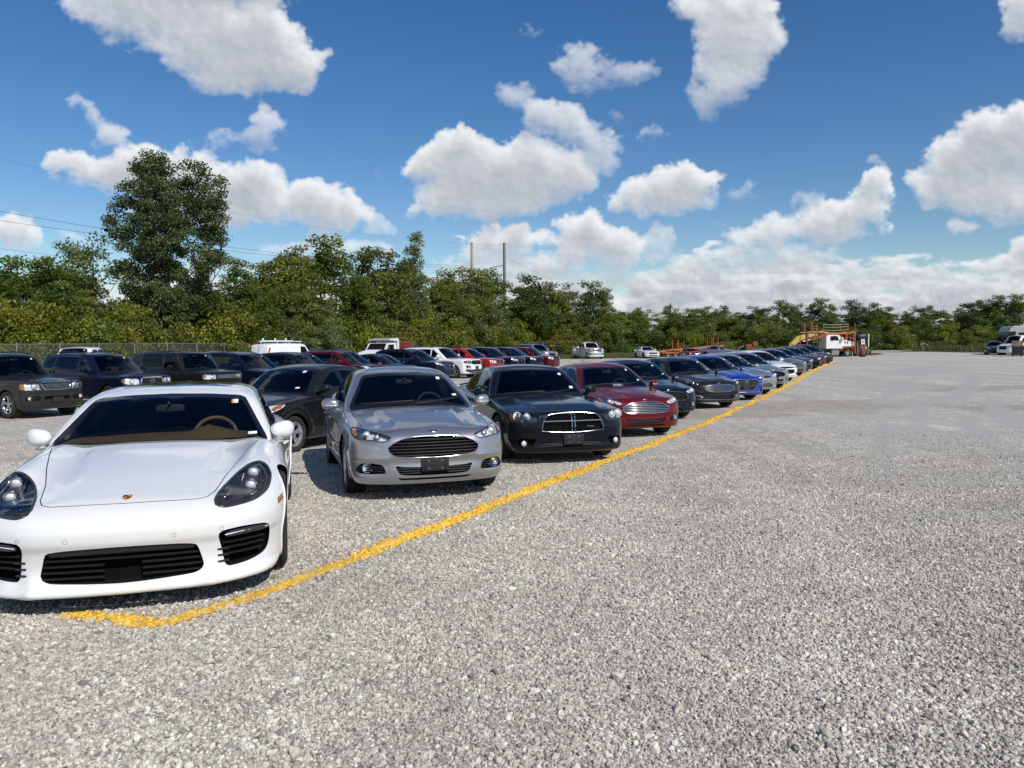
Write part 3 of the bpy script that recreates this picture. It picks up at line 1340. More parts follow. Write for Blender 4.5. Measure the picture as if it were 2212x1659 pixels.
def oval_badge(z, w=.075, h=.03, txt=None, lay=.55, field=None, y=None):
    def fn(k):
        q = k['body'].lift(1, -1, [(0, z)])[0]
        n = k['body'].normals(q[None, :])[0]
        rx = math.atan2(-n[2], -n[1]) if True else 0
        rot = Matrix.Rotation(-math.atan2(n[2], -n[1]), 4, 'X')
        mb = MB()
        mb.blob((0, 0, 0), (w, .009, h), 2, 24, 8, mat=0)
        mb.blob((0, -.003, 0), (w * .9, .009, h * .84), 2, 24, 8, mat=1)
        if txt:
            V, F = text_mesh(txt, h * 1.5, .001)
            V = np.stack([V[:, 0] * 1.1 + V[:, 1] * .2, np.full(len(V), -.0135) - V[:, 2], V[:, 1]], 1)
            mb.add(V, F, 0, smooth=False)
        mb.move(Matrix.Translation(Vector(q) + Vector(n) * .002) @ rot)
        k['done'](mb, 'badge', [M_CHROME, field or M_BLUEOVAL], sharp=None)
    return fn


def antenna(y, x=0.0, h=.45, lean=.25):
    def fn(k):
        q = k['cab'].lift(2, 1, [(x, y)])[0]
        mb = MB().tube([(q[0], q[1], q[2] - .01), (q[0], q[1] + lean * h * .5, q[2] + h * .5), (q[0], q[1] + lean * h, q[2] + h)], [.009, .004, .003], 6)
        k['done'](mb, 'antenna', [M_BLACK])
    return fn


def roof_rails(y0, y1, x, mat=None, h=.05):
    def fn(k):
        for sg in (-1, 1):
            ys = np.linspace(y0, y1, 10)
            q = k['cab'].lift(2, 1, [(sg * x, y) for y in ys])
            q[:, 2] += h * np.array([.1, .7] + [1] * 6 + [.7, .1])
            k['done'](MB().tube(q, .018, 8), 'roof_rail', [mat or M_BLACK])
    return fn
# ------------------------------------------------------------------ vehicle tables
def bump(x, c, w):
    return np.exp(-((x - c) / w) ** 2)


def fusion_feat(x, y):
    a = sstep(.15, .5, y) * (1 - sstep(1.15, 1.5, y))
    ridge = .50 - .13 * (1.3 - y)                   # power-dome creases run together towards the badge
    dome = .020 * (1 - sstep(ridge - .035, ridge + .05, x))
    return a * dome - .012 * a * bump(x, .62, .12)


FUSION = dict(
    pillar_trim=M_CREAM, L=4.87, W=.926, fa=.95, ra=3.80, tyre=.335, tw=.235, rim_r=.235, res=1.0,
    top=[(-.1, .66), (.02, .715), (.10, .765), (.25, .815), (.5, .86), (.85, .91), (1.2, .955), (1.5, .985), (2.5, 1.0), (3.8, 1.04), (4.3, 1.10), (4.6, 1.11), (4.9, 1.07)],
    crown=[(0, .05), (.4, .09), (1.2, .085), (2, .07), (4.8, .07)],
    plan=[(-.2, .84), (.4, .885), (.95, .918), (1.6, .915), (2.4, .922), (3.8, .92), (4.5, .87), (4.9, .80)],
    side=[(.18, .075), (.26, .035), (.40, .012), (.55, .0), (.62, .012), (.70, .014), (.80, .012), (.86, .03), (1.0, .09), (1.15, .17)],
    fz=[(.16, .12), (.22, .05), (.28, .015), (.34, .012), (.44, .02), (.52, .0), (.62, .012), (.70, .045), (.76, .09), (.85, .2)],
    fx=[(0, 0), (.2, .004), (.4, .028), (.55, .07), (.68, .135), (.78, .22), (.86, .33), (.93, .5)],
    rz=[(.2, .12), (.4, .03), (.6, .0), (.8, .03), (1.0, .06), (1.12, .09)], rx=[(0, 0), (.4, .03), (.7, .14), (.85, .3), (.93, .5)],
    bot=[(0, .19), (.9, .19), (1.4, .2), (4, .2), (4.9, .26)],
    feat=fusion_feat, rs=.09, rf=.05,
    featF=lambda x, z: .03 * bump(x, .70, .11) * bump(z, .36, .055) - .022 * bump(z, .475, .03) * sstep(.42, .55, x) * (1 - sstep(.8, .95, x)),
    featS=lambda y, z: .012 * bump(z, .80 + .02 * (y - 1), .03) * sstep(1.0, 1.6, y) - .014 * bump(z, .40, .07) * sstep(1.3, 1.6, y) * (1 - sstep(3.2, 3.5, y)),
    cz0=.86, roof=[(1.9, 1.395), (2.2, 1.435), (2.6, 1.475), (3.0, 1.47), (3.4, 1.435), (3.8, 1.36), (4.3, 1.2)],
    ws=[(.86, 1.12), (.985, 1.36), (1.2, 1.76), (1.38, 2.11), (1.46, 2.32), (1.52, 2.55)], bk=[(.86, 4.7), (1.05, 4.38), (1.25, 3.95), (1.40, 3.56), (1.5, 3.2)],
    cw=[(1.0, .76), (1.6, .835), (2.6, .86), (3.6, .82), (4.4, .70)], tumble=[(.86, 0), (1.0, .03), (1.2, .13), (1.40, .265), (1.5, .35)],
    kw=.34, kb=.25, kr=.05,
    windshield=full([(0, 1.39), (.30, 1.383), (.50, 1.362), (.55, 1.335), (.765, .98), (.755, .93), (.4, .94), (0, .95)]),
    windows=[[(1.72, 1.03), (1.95, 1.16), (2.25, 1.305), (2.52, 1.365), (2.70, 1.375), (2.74, 1.02), (2.2, 1.015)],
             [(2.80, 1.02), (2.79, 1.378), (3.15, 1.355), (3.45, 1.28), (3.62, 1.13), (3.66, 1.06), (3.5, 1.03)]],
    pillar=[[(2.705, 1.02), (2.69, 1.375), (2.82, 1.378), (2.83, 1.02)]],
    backlight=full([(0, 1.38), (.48, 1.33), (.66, 1.14), (0, 1.14)]),
    doors=[[(1.50, .33), (1.46, .62), (1.56, .96), (2.76, .97), (2.76, .33)], [(2.775, .33), (2.775, .97), (3.78, .99), (3.74, .80), (3.52, .62), (3.36, .33)]],
    handle_z=.80, handle_mat=None,
    hood=full([(0, .185), (.30, .165), (.44, .155), (.53, .17), (.66, .29), (.735, .45), (.735, .67), (.75, 1.0), (.76, 1.40), (.4, 1.31), (0, 1.28)]),
    front=[
        dict(kind='open', name='grille', poly=full([(0, .717), (.19, .714), (.34, .692), (.44, .65), (.50, .605), (.495, .57), (.46, .528), (.40, .507), (.20, .493), (0, .488)]),
             depth=.07, slats=[.515, .548, .581, .614, .647, .68], slat_in=.022, frame=(.0045, M_CHROME)),
        dict(kind='open', name='air_intake', poly=full([(0, .385), (.34, .393), (.42, .402), (.41, .365), (.365, .308), (0, .295)]), depth=.06, slats=[.32, .345, .37]),
        dict(kind='open', name='air_slot', poly=full([(0, .271), (.36, .272), (.40, .278), (.37, .252), (0, .248)]), depth=.04, wall=0),
        dict(kind='open', name='fog_lamp_recess', mirror=True, poly=[(.53, .335), (.56, .412), (.64, .432), (.72, .44), (.785, .42), (.825, .36), (.80, .328), (.70, .318), (.60, .322)], depth=.05, slats=[.345, .37, .395], lamps=[(.71, .382, .046)]),
        dict(kind='light', mirror=True, poly=[(.465, .708), (.57, .752), (.70, .782), (.80, .801), (.835, .798), (.853, .755), (.825, .708), (.76, .692), (.66, .684), (.54, .668)], depth=.06, bowl=M_BRIGHT,
             subs=[(M_AMBER, [(.80, .795), (.83, .793), (.848, .755), (.825, .72), (.795, .73)])], lamps=[(.70, .732, .042), (.60, .715, .026)], edge=.006),
    ],
    wipers=[((-.62, 1.0), (.02, 1.03)), ((.05, .995), (.66, 1.05))],
    stickers=[(.46, 1.305, .025, .016, M_STICKER), (.605, 1.09, .03, .012, M_STICKER)],
    mir=dict(c=(.985, 1.66, 1.015), s=(.105, .075, .075), sweep=.06, signal=True, cap=False),
    rim=dict(n=5, dual=True, wid=.05, gap=.13),
    extras=[plate_holder(.415), oval_badge(.762, .06, .024, 'Ford')], belt=.98, dash_len=.62,
)
def pan_details(k):
    b, fa = k['body'], k['fa']
    # crest on the bonnet: gold rim, quartered shield
    q = b.lift(2, 1, [(0, .235)])[0]
    n = b.normals(q[None, :])[0]
    rot = Vector(n).to_track_quat('Z', 'Y').to_matrix().to_4x4()
    sh = [(-.026, .030), (0, .034), (.026, .030), (.028, .0), (.018, -.022), (0, -.036), (-.018, -.022), (-.028, .0)]
    mb = MB().prism(sh, 0, .005, axis=2, mat=0)
    for (x0, y0, x1, y1, m) in ((-.021, .004, -.002, .024, 1), (.002, .004, .021, .024, 2), (-.019, -.02, -.002, .0, 2), (.002, -.02, .019, .0, 1)):
        mb.box(((x0 + x1) / 2, (y0 + y1) / 2, .006), (x1 - x0, y1 - y0, .002), mat=m)
    mb.prism([(-.008, .010), (.008, .010), (.008, -.002), (0, -.010), (-.008, -.002)], .006, .009, axis=2, mat=0)
    mb.v = [tuple(Matrix.Rotation(0, 3, 'Z') @ Vector((p[0], -p[1] * -1, p[2]))) for p in mb.v]
    mb.move(Matrix.Translation(Vector(q)) @ Matrix(((1, 0, 0, n[0]), (0, math.sqrt(1 - n[1] ** 2), n[1], 0), (0, -n[1], n[2], 0), (0, 0, 0, 1))))
    k['done'](mb, 'badge', [M_GOLD, M_BLACK, M_STICKRED])
    # parking sensors
    mb = MB()
    for x, z in ((.565, .474), (.297, .465), (.87, .415)):
        for s in (-1, 1):
            q = b.lift(1, -1, [(s * x, z)])[0]
            n = b.normals(q[None, :])[0]
            m = Vector(n).to_track_quat('Z', 'Y').to_matrix()
            mb.lathe([(.0128, -.002), (.0135, .0012), (.0118, .0012), (.0115, -.002)], q, axis=2, n=16, rot=m, mat=0)
    k['done'](mb, 'parking_sensor', [M_RIMGREY])
    # daytime light bars in the outer intakes
    for s in (-1, 1):
        xs = np.linspace(.585, .832, 8)
        q = b.lift(1, -1, [(s * x, .425 + .008 * math.sin((x - .58) * 12)) for x in xs])
        mb = MB().tube(q + np.array((0, .008, 0)), [.013, .02, .021, .021, .02, .02, .018, .012], 10, mat=0)
        mb.tube(q + np.array((0, -.012, .004)), .004, 6, mat=1)
        k['done'](mb, 'daytime_light', [M_SMOKE, M_BRIGHT])
        # vertical fins that bite into the inner edge
        mb = MB()
        for z in (.255, .295, .335):
            q = b.lift(1, -1, [(s * (.535 + .0 * z), z), (s * .60, z)])
            mb.prism([(q[0][0], q[0][1] - .002), (q[1][0], q[1][1] + .03), (q[1][0], q[1][1] - .012)], z - .006, z + .006, axis=2)
        k['done'](mb, 'fin', [M_BLACK])
    q = b.lift(1, -1, [(x, .392 - .03 * x * x) for x in np.linspace(-.40, .40, 12)])
    k['done'](MB().tube(q + np.array((0, .03, 0)), .02, 8, sq=(.02, .028)), 'intake_panel', [M_BLACK])


def cross_bars(k):
    b = k['body']
    mb = MB()
    for x in (-.022, .022):
        q = b.lift(1, -1, [(x * (1 + .2 * abs(i - 4) / 4), .487 + .28 * i / 8) for i in range(9)])
        mb.tube(q + np.array((0, -.004, 0)), .0085, 8)
    q = b.lift(1, -1, [(x, .650) for x in np.linspace(-.455, .455, 16)])
    mb.tube(q + np.array((0, .0, 0)), .01, 8, sq=(.008, .010))
    k['done'](mb, 'grille_bar', [M_CHROME])
    mb = MB()
    V, F = text_mesh('DODGE', .028, .002)
    q = b.lift(1, -1, [(.27 + p[0], .56 + p[1]) for p in V])
    q[:, 1] += .012 - V[:, 2] * 2
    mb.add(q, F, 0, smooth=False)
    k['done'](mb, 'lettering', [M_RIMGREY])


def dash_paper(k):
    q = k['cab'].lift(1, -1, [(-.10, 1.02), (.13, 1.02), (.13, .985), (-.10, .985)])
    q[:, 1] += .06
    k['done'](MB().add([q[0], q[1], q[2] + np.array((.0, -.02, 0)), q[3] + np.array((0, -.02, 0))], [(0, 1, 2, 3)], 0, smooth=False), 'paper', [M_STICKER])


def spoiler(k):
    b = k['body']
    q = b.lift(2, 1, [(x, 4.86 - .25 * x * x) for x in np.linspace(-.74, .74, 13)])
    q[:, 2] += .05 * np.sin(np.linspace(.15, math.pi - .15, 13)) ** .3
    k['done'](MB().tube(q, .02, 8, sq=(.06, .016)), 'spoiler', [k['pm']])


def pan_feat(x, y):
    w = sstep(.35, .8, y) * (1 - .75 * sstep(.9, 1.9, y)) * (1 - sstep(2.0, 2.6, y))
    f = .085 * bump(x, .74, .15) * w
    cr = .40 + .10 * (y - .8)                      # hood creases
    h = .013 * sstep(.45, 1.0, y) * (1 - sstep(1.35, 1.6, y)) * sstep(cr - .02, cr + .05, x) * (1 - sstep(.62, .72, x))
    return f - h


PAN = dict(
    pillar_trim=M_CREAM, L=5.0, W=.966, fa=.93, ra=3.85, tyre=.355, tw=.27, rim_r=.25, res=1.3,
    top=[(-.1, .60), (.05, .632), (.2, .668), (.4, .715), (.7, .78), (1.0, .835), (1.3, .885), (1.55, .92), (2.5, .95), (4.2, .99), (4.6, .98), (5, .90)],
    crown=[(0, .06), (.5, .12), (1.2, .12), (2, .09), (5, .12)],
    plan=[(-.2, .88), (.4, .925), (.93, .958), (1.6, .935), (2.4, .93), (3.2, .945), (3.85, .966), (4.5, .92), (5, .82)],
    side=[(.1, .06), (.2, .03), (.35, .012), (.5, .0), (.68, .0), (.78, .015), (.88, .05), (1.0, .13), (1.1, .2)],
    fz=[(.10, .08), (.135, .0), (.16, .0), (.20, .05), (.28, .06), (.38, .04), (.45, .005), (.50, .0), (.55, .012), (.60, .05), (.66, .13), (.72, .25), (.8, .42)],
    fx=[(0, 0), (.3, .015), (.5, .05), (.65, .12), (.78, .23), (.88, .37), (.96, .55)],
    rz=[(.2, .1), (.4, .02), (.6, .0), (.8, .05), (1.0, .15)], rx=[(0, 0), (.4, .03), (.7, .14), (.85, .3), (.96, .5)],
    bot=[(0, .11), (.9, .13), (1.4, .16), (4, .17), (5, .25)],
    feat=pan_feat, rs=.10, rf=.07,
    featF=lambda x, z: .012 * bump(x, .60, .06) * bump(z, .22, .06) - .03 * bump(x, .5, .05) * bump(z, .17, .05),
    featS=lambda y, z: -.02 * bump(z, .42, .09) * sstep(1.4, 1.8, y) * (1 - sstep(3.0, 3.4, y)),
    cz0=.78, roof=[(1.9, 1.235), (2.2, 1.29), (2.6, 1.342), (3.0, 1.348), (3.5, 1.31), (4.0, 1.21), (4.5, 1.06)],
    ws=[(.78, 1.19), (.90, 1.42), (1.1, 1.80), (1.25, 2.11), (1.30, 2.25), (1.38, 2.6)], bk=[(.78, 4.95), (1.0, 4.55), (1.15, 4.15), (1.28, 3.75), (1.36, 3.3)],
    cw=[(1.1, .76), (1.7, .84), (2.6, .86), (3.6, .82), (4.6, .68)], tumble=[(.78, 0), (.92, .02), (1.1, .105), (1.25, .195), (1.38, .30)],
    kw=.26, kb=.25, kr=.04,
    windshield=full([(0, 1.262), (.30, 1.255), (.56, 1.235), (.605, 1.21), (.795, .90), (.80, .84), (.4, .85), (0, .86)]),
    windows=[[(1.86, .965), (2.1, 1.07), (2.4, 1.175), (2.66, 1.235), (2.82, 1.25), (2.85, .965), (2.3, .955)],
             [(2.92, .97), (2.90, 1.252), (3.3, 1.235), (3.7, 1.16), (4.0, 1.06), (4.02, 1.01), (3.6, .98)]],
    backlight=full([(0, 1.27), (.48, 1.22), (.62, 1.03), (0, 1.03)]),
    hood=full([(0, .158), (.30, .172), (.42, .19), (.475, .225), (.51, .315), (.553, .585), (.63, .89), (.735, 1.40), (.62, 1.50), (.3, 1.44), (0, 1.43)]),
    front=[
        dict(kind='open', name='air_intake', poly=full([(0, .413), (.30, .406), (.39, .396), (.42, .383), (.435, .34), (.455, .255), (.445, .23), (.40, .208), (.1, .192), (0, .19)]),
             depth=.09, slats=[.335, (.298, .10), (.262, .10), (.226, .10)], slat_in=.03, slat_r=(.02, .007)),
        dict(kind='open', name='side_intake', mirror=True, poly=[(.55, .443), (.63, .465), (.72, .466), (.81, .455), (.838, .435), (.843, .393), (.83, .30), (.80, .255), (.72, .228), (.60, .216), (.575, .24), (.56, .33)],
             depth=.08, slats=[.255, .295, .335, .372], trim_out=.045, slat_in=.02, slat_r=(.022, .006)),
        dict(kind='light', mirror=True, poly=[(.738, .803), (.775, .801), (.819, .771), (.846, .724), (.841, .675), (.822, .645), (.765, .616), (.67, .602), (.577, .598), (.53, .615), (.52, .638), (.535, .668), (.573, .70), (.635, .751), (.696, .79)], depth=.07, bowl=M_SMOKE,
             lamps=[(.733, .742, .036), (.722, .674, .036)], strips=[[(.575, .64), (.60, .668), (.625, .66)], [(.59, .635), (.63, .648)], [(.655, .70), (.668, .752), (.71, .782), (.76, .78), (.795, .745), (.805, .70), (.79, .655), (.74, .63), (.69, .63)]], edge=.009),
        dict(kind='panel', name='side_marker', mirror=True, poly=[(.895, .585), (.925, .60), (.93, .565), (.90, .545)], mat=M_AMBER, out=.004),
        dict(kind='panel', name='washer_cover', mirror=True, poly=[(.695, .588), (.755, .598), (.758, .583), (.70, .574)], mat=M_WHITE, out=.003),
    ],
    doors=[[(1.62, .30), (1.50, .55), (1.56, .90), (2.86, .93), (2.86, .30)], [(2.875, .30), (2.875, .93), (3.72, .95), (3.62, .74), (3.44, .55), (3.36, .30)]],
    handle_z=.76,
    sunroof=full([(0, 2.36), (.42, 2.42), (.46, 2.50), (.46, 3.05), (0, 3.1)]),
    stickers=[(.52, 1.185, .024, .015, M_STICKER), (.50, 1.185, .010, .014, M_STICKRED), (.68, .94, .034, .009, M_STICKER)],
    mir=dict(c=(.915, 1.72, .955), s=(.095, .078, .074), e=2.5, sweep=.07),
    mats=dict(dash=M_TAN, seat=M_TRIM, rim=M_RIMGREY), wheel_mat=M_TAN, wheel_dz=-.035, binnacle=.085, dash_len=.42, frit=.03,
    rim=dict(n=5, dual=True, wid=.05), belt=.93, extras=[],
)
PAN['extras'] += [pan_details]


def chg_feat(x, y):
    w = sstep(.15, .5, y) * (1 - sstep(1.4, 1.7, y))
    dome = .022 * (1 - sstep(.46 + .05 * y, .56 + .05 * y, x))
    scoop = -.012 * sstep(.12, .15, x) * (1 - sstep(.34, .37, x)) * sstep(1.0, 1.06, y) * (1 - sstep(1.3, 1.5, y))
    return w * dome + scoop


CHG = dict(
    L=5.08, W=.953, fa=.98, ra=4.03, tyre=.355, tw=.235, rim_r=.24, res=1.0,
    top=[(-.1, .74), (.0, .76), (.1, .79), (.3, .835), (.7, .89), (1.1, .93), (1.5, .965), (1.7, .985), (2.5, 1.0), (4.0, 1.06), (4.6, 1.09), (5.1, 1.06)],
    crown=[(0, .04), (.4, .075), (1.2, .08), (2, .08), (5, .07)],
    plan=[(-.2, .88), (.4, .915), (.98, .945), (1.6, .945), (2.6, .953), (4.0, .95), (4.6, .91), (5.1, .84)],
    side=[(.18, .07), (.28, .03), (.45, .0), (.6, .015), (.72, .02), (.82, .015), (.9, .04), (1.0, .09), (1.15, .17)],
    fz=[(.14, .12), (.20, .03), (.26, .0), (.32, .015), (.42, .012), (.5, .0), (.55, .0), (.66, .02), (.76, .05), (.82, .1), (.9, .22)],
    fx=[(0, 0), (.3, .006), (.5, .028), (.65, .075), (.78, .15), (.88, .27), (.95, .42)],
    rz=[(.2, .12), (.4, .03), (.6, .0), (.8, .02), (1.0, .04), (1.12, .09)], rx=[(0, 0), (.4, .03), (.7, .10), (.85, .25), (.95, .42)],
    bot=[(0, .17), (.9, .18), (1.4, .19), (4, .2), (5.1, .26)],
    feat=chg_feat, rs=.07, rf=.05,
    cz0=.86, roof=[(1.9, 1.39), (2.3, 1.445), (2.8, 1.482), (3.2, 1.475), (3.6, 1.43), (4.1, 1.32), (4.6, 1.15)],
    ws=[(.86, 1.35), (.985, 1.58), (1.2, 1.90), (1.38, 2.20), (1.46, 2.40), (1.52, 2.6)], bk=[(.86, 4.9), (1.05, 4.6), (1.25, 4.15), (1.40, 3.75), (1.5, 3.4)],
    cw=[(1.1, .80), (1.7, .845), (2.6, .865), (3.6, .835), (4.6, .72)], tumble=[(.86, 0), (1.0, .025), (1.2, .12), (1.40, .25), (1.5, .34)],
    kw=.30, kb=.22, kr=.045,
    windshield=full([(0, 1.415), (.30, 1.408), (.53, 1.388), (.565, 1.365), (.765, 1.005), (.755, .965), (.4, .975), (0, .98)]),
    windows=[[(1.88, 1.035), (2.05, 1.14), (2.35, 1.29), (2.62, 1.355), (2.80, 1.37), (2.84, 1.03), (2.3, 1.025)],
             [(2.91, 1.03), (2.90, 1.375), (3.3, 1.35), (3.65, 1.27), (3.92, 1.14), (3.95, 1.08), (3.6, 1.04)]],
    backlight=full([(0, 1.38), (.5, 1.33), (.66, 1.13), (0, 1.13)]),
    hood=full([(0, .11), (.25, .115), (.42, .125), (.52, .16), (.60, .28), (.72, .45), (.74, .8), (.765, 1.64), (.4, 1.55), (0, 1.52)]),
    front=[
        dict(kind='open', name='grille', poly=full([(0, .770), (.22, .762), (.37, .74), (.42, .70), (.45, .645), (.48, .54), (.478, .512), (.40, .503), (.2, .488), (0, .482)]),
             depth=.07, slats=[], mesh=.034, frame=(.0052, M_CHROME)),
        dict(kind='open', name='air_intake', poly=full([(0, .345), (.38, .343), (.44, .335), (.50, .283), (.3, .266), (0, .262)]), depth=.06, slats=[.285, .305, .325]),
        dict(kind='open', name='fog_lamp_recess', mirror=True, poly=[(.56, .387), (.66, .395), (.785, .39), (.815, .345), (.79, .287), (.68, .28), (.61, .29), (.59, .33)], depth=.06, lamps=[(.725, .33, .042)], lamp_in=.02, lamp_ring=M_BLACK),
        dict(kind='light', mirror=True, poly=[(.50, .739), (.58, .761), (.70, .782), (.775, .792), (.85, .782), (.878, .765), (.898, .70), (.895, .65), (.83, .642), (.74, .632), (.65, .632), (.55, .645)], depth=.07, bowl=M_SMOKE,
             subs=[(M_AMBER, [(.855, .77), (.875, .758), (.892, .70), (.888, .657), (.862, .655), (.852, .70)])], lamps=[(.795, .722, .056), (.672, .718, .044)], edge=.006, ring=M_BRIGHT),
    ],
    doors=[[(1.62, .33), (1.56, .62), (1.64, .965), (2.86, .985), (2.86, .33)], [(2.875, .33), (2.875, .985), (4.02, 1.02), (3.95, .85), (3.72, .66), (3.56, .33)]],
    handle_z=.84,
    wipers=[((-.62, .99), (.05, 1.02)), ((.08, .985), (.66, 1.04))],
    stickers=[(.50, 1.30, .028, .018, M_STICKER), (.61, 1.075, .036, .018, M_STICKER)],
    mir=dict(c=(.99, 1.86, 1.03), s=(.105, .08, .068), e=3.4, sweep=.03),
    mats=dict(glass=glass('smoke_glass', (.22, .25, .26), ior=1.34)),
    rim=dict(n=5, wid=.085, tip=.9), belt=.99, dash_len=.6, extras=[plate_holder(.378, .31, .15), cross_bars],
)
CHG['extras'] += [dash_paper, spoiler]
# ------------------------------------------------------------------ further saloons on the same kind of shell
def vary(base, **kw):
    d = dict(base)
    d.update(kw)
    return d


def chrome_slats(front, **kw):
    out = []
    for f in front:
        if f.get('name') == 'grille':
            f = vary(f, slat_mat=M_CHROME, slat_r=(.016, .013), slat_in=.012, frame=(.007, M_CHROME), **kw)
        out.append(f)
    return out


def h_badge(z, w=.06, h=.032):
    def fn(k):
        q = k['body'].lift(1, -1, [(0, z)])[0]
        mb = MB()
        t = np.linspace(0, 2 * math.pi, 20, endpoint=False)
        mb.tube([(w * math.cos(a), -.012, h * math.sin(a)) for a in t], .006, 6, closed=True)
        for s in (-1, 1):
            mb.tube([(s * w * .42 - .012, -.012, -h * .8), (s * w * .42 + .012, -.012, h * .8)], .008, 6)
        mb.tube([(-w * .42, -.012, -.006), (w * .42, -.012, .006)], .007, 6)
        mb.move(Matrix.Translation(Vector(q)))
        k['done'](mb, 'badge', [M_CHROME])
    return fn


def ring_badge(z, w=.06, h=.04):
    def fn(k):
        q = k['body'].lift(1, -1, [(0, z)])[0]
        t = np.linspace(0, 2 * math.pi, 22, endpoint=False)
        mb = MB().tube([(w * math.cos(a), -.014, h * math.sin(a)) for a in t], .007, 6, closed=True)
        mb.tube([(w * .42 * math.cos(a), -.014, h * .95 * math.sin(a)) for a in t], .006, 6, closed=True)
        mb.tube([(w * .85 * math.cos(a), -.014, h * .45 + h * .42 * math.sin(a)) for a in t], .006, 6, closed=True)
        mb.move(Matrix.Translation(Vector(q)))
        k['done'](mb, 'badge', [M_CHROME])
    return fn


def bow_badge(z, w=.075, h=.022):
    def fn(k):
        q = k['body'].lift(1, -1, [(0, z)])[0]
        P = [(-w, -h * .6), (-w * .3, -h * .6), (-w * .4, -h), (w * .3, -h), (w * .4, -h * .6), (w * .9, -h * .6), (w, h * .6), (w * .4, h * .6), (w * .3, h), (-w * .4, h), (-w * .3, h * .6), (-w * .9, h * .6)]
        mb = MB().prism(P, q[1] - .02, q[1] - .004, axis=1)
        mb.v = [(p[0], p[1], p[2] + z) for p in mb.v]
        k['done'](mb, 'badge', [M_GOLD])
    return fn


def strip(pts, r, mat, name, sides=True, out=.004):
    """a moulding that follows the front of the body"""
    def fn(k):
        for s in ((-1, 1) if sides else (1,)):
            q = k['body'].lift(1, -1, [(s * x, z) for x, z in pts])
            q[:, 1] -= out
            k['done'](MB().tube(q, r, 6), name, [mat])
    return fn


F17 = vary(FUSION, res=.8, front=[
    dict(kind='open', name='grille', poly=full([(0, .70), (.22, .70), (.38, .683), (.46, .645), (.50, .612), (.48, .585), (.42, .54), (.34, .515), (.18, .502), (0, .50)]), depth=.06,
         slats=[.53, .562, .594, .626, .658, .684], slat_mat=M_CHROME, slat_r=(.016, .012), slat_in=.006, frame=(.014, M_CHROME)),
    dict(kind='open', name='air_intake', poly=full([(0, .385), (.40, .392), (.50, .40), (.47, .35), (.40, .30), (0, .288)]), depth=.06, slats=[.31, .335, .36]),
    dict(kind='panel', name='chrome_trim', mirror=True, poly=[(.53, .335), (.57, .40), (.70, .415), (.70, .395), (.61, .36), (.58, .325)], mat=M_CHROME, out=.006),
    dict(kind='light', mirror=True, poly=[(.50, .695), (.60, .735), (.74, .775), (.82, .795), (.85, .785), (.855, .75), (.80, .725), (.70, .70), (.58, .672)], depth=.06, bowl=M_SMOKE,
         subs=[(M_AMBER, [(.80, .79), (.845, .785), (.85, .752), (.80, .75)])], lamps=[(.735, .745, .028), (.65, .722, .024)], edge=.006, strips=[[(.56, .688), (.68, .705), (.80, .735)]])],
    extras=[oval_badge(.752, .06, .024, 'Ford'), strip([(0, .272), (.35, .276), (.55, .285), (.68, .30)], .010, M_CHROME, 'lower_trim'), antenna(3.5)])

RED_F = vary(FUSION, res=.8, front=chrome_slats(FUSION['front']), stickers=[(.46, 1.305, .025, .016, M_STICKER), (.59, 1.09, .03, .012, M_STICKER)],
             extras=[oval_badge(.762, .06, .024, 'Ford'), antenna(3.45), lambda k: dash_paper(k)])
DARK_F = vary(FUSION, res=.7, extras=[oval_badge(.762, .06, .024, 'Ford'), antenna(3.45)])

SONATA = vary(FUSION, res=.6, front=[
    dict(kind='open', name='grille', poly=full([(0, .705), (.25, .703), (.42, .69), (.50, .655), (.49, .60), (.43, .50), (.36, .40), (.25, .365), (0, .36)]), depth=.06,
         slats=[.40, .435, .47, .505, .54, .575, .61, .645, .68], slat_mat=M_RIMGREY, slat_r=(.012, .006), slat_in=.012, frame=(.011, M_CHROME)),
    dict(kind='open', name='air_intake', mirror=True, poly=[(.60, .29), (.63, .40), (.66, .47), (.72, .46), (.72, .36), (.70, .29)], depth=.05),
    dict(kind='light', mirror=True, poly=[(.53, .70), (.64, .745), (.76, .785), (.84, .80), (.86, .77), (.84, .72), (.74, .695), (.62, .675)], depth=.06, bowl=M_SMOKE, lamps=[(.74, .742, .03), (.65, .72, .026)], edge=.006)],
    extras=[h_badge(.64, .07, .038), plate_holder(.43, .3, .14), strip([(0, .285), (.4, .288), (.58, .30)], .012, M_RIMGREY, 'lower_trim')], wipers=[])

COMPACT = vary(FUSION, L=4.54, W=.888, fa=.92, ra=3.62, res=.6, front=[
    dict(kind='open', name='grille', poly=full([(0, .70), (.25, .70), (.40, .69), (.44, .66), (.38, .625), (.2, .61), (0, .608)]), depth=.05, slats=[.63, .655, .68], slat_mat=M_CHROME, slat_r=(.014, .009), slat_in=.006),
    dict(kind='open', name='air_intake', poly=full([(0, .42), (.36, .42), (.44, .40), (.48, .33), (.40, .30), (0, .295)]), depth=.05, slats=[.325, .36, .39], slat_mat=M_RIMGREY),
    dict(kind='light', mirror=True, poly=[(.47, .69), (.58, .735), (.72, .79), (.80, .80), (.835, .77), (.83, .70), (.76, .645), (.62, .635), (.52, .65)], depth=.06, lamps=[(.71, .715, .05), (.60, .69, .035)], edge=.005)],
    plan=[(-.2, .80), (.4, .84), (.95, .875), (1.6, .878), (2.4, .885), (3.6, .88), (4.2, .84), (4.6, .77)], extras=[ring_badge(.655, .05, .033)], wipers=[])

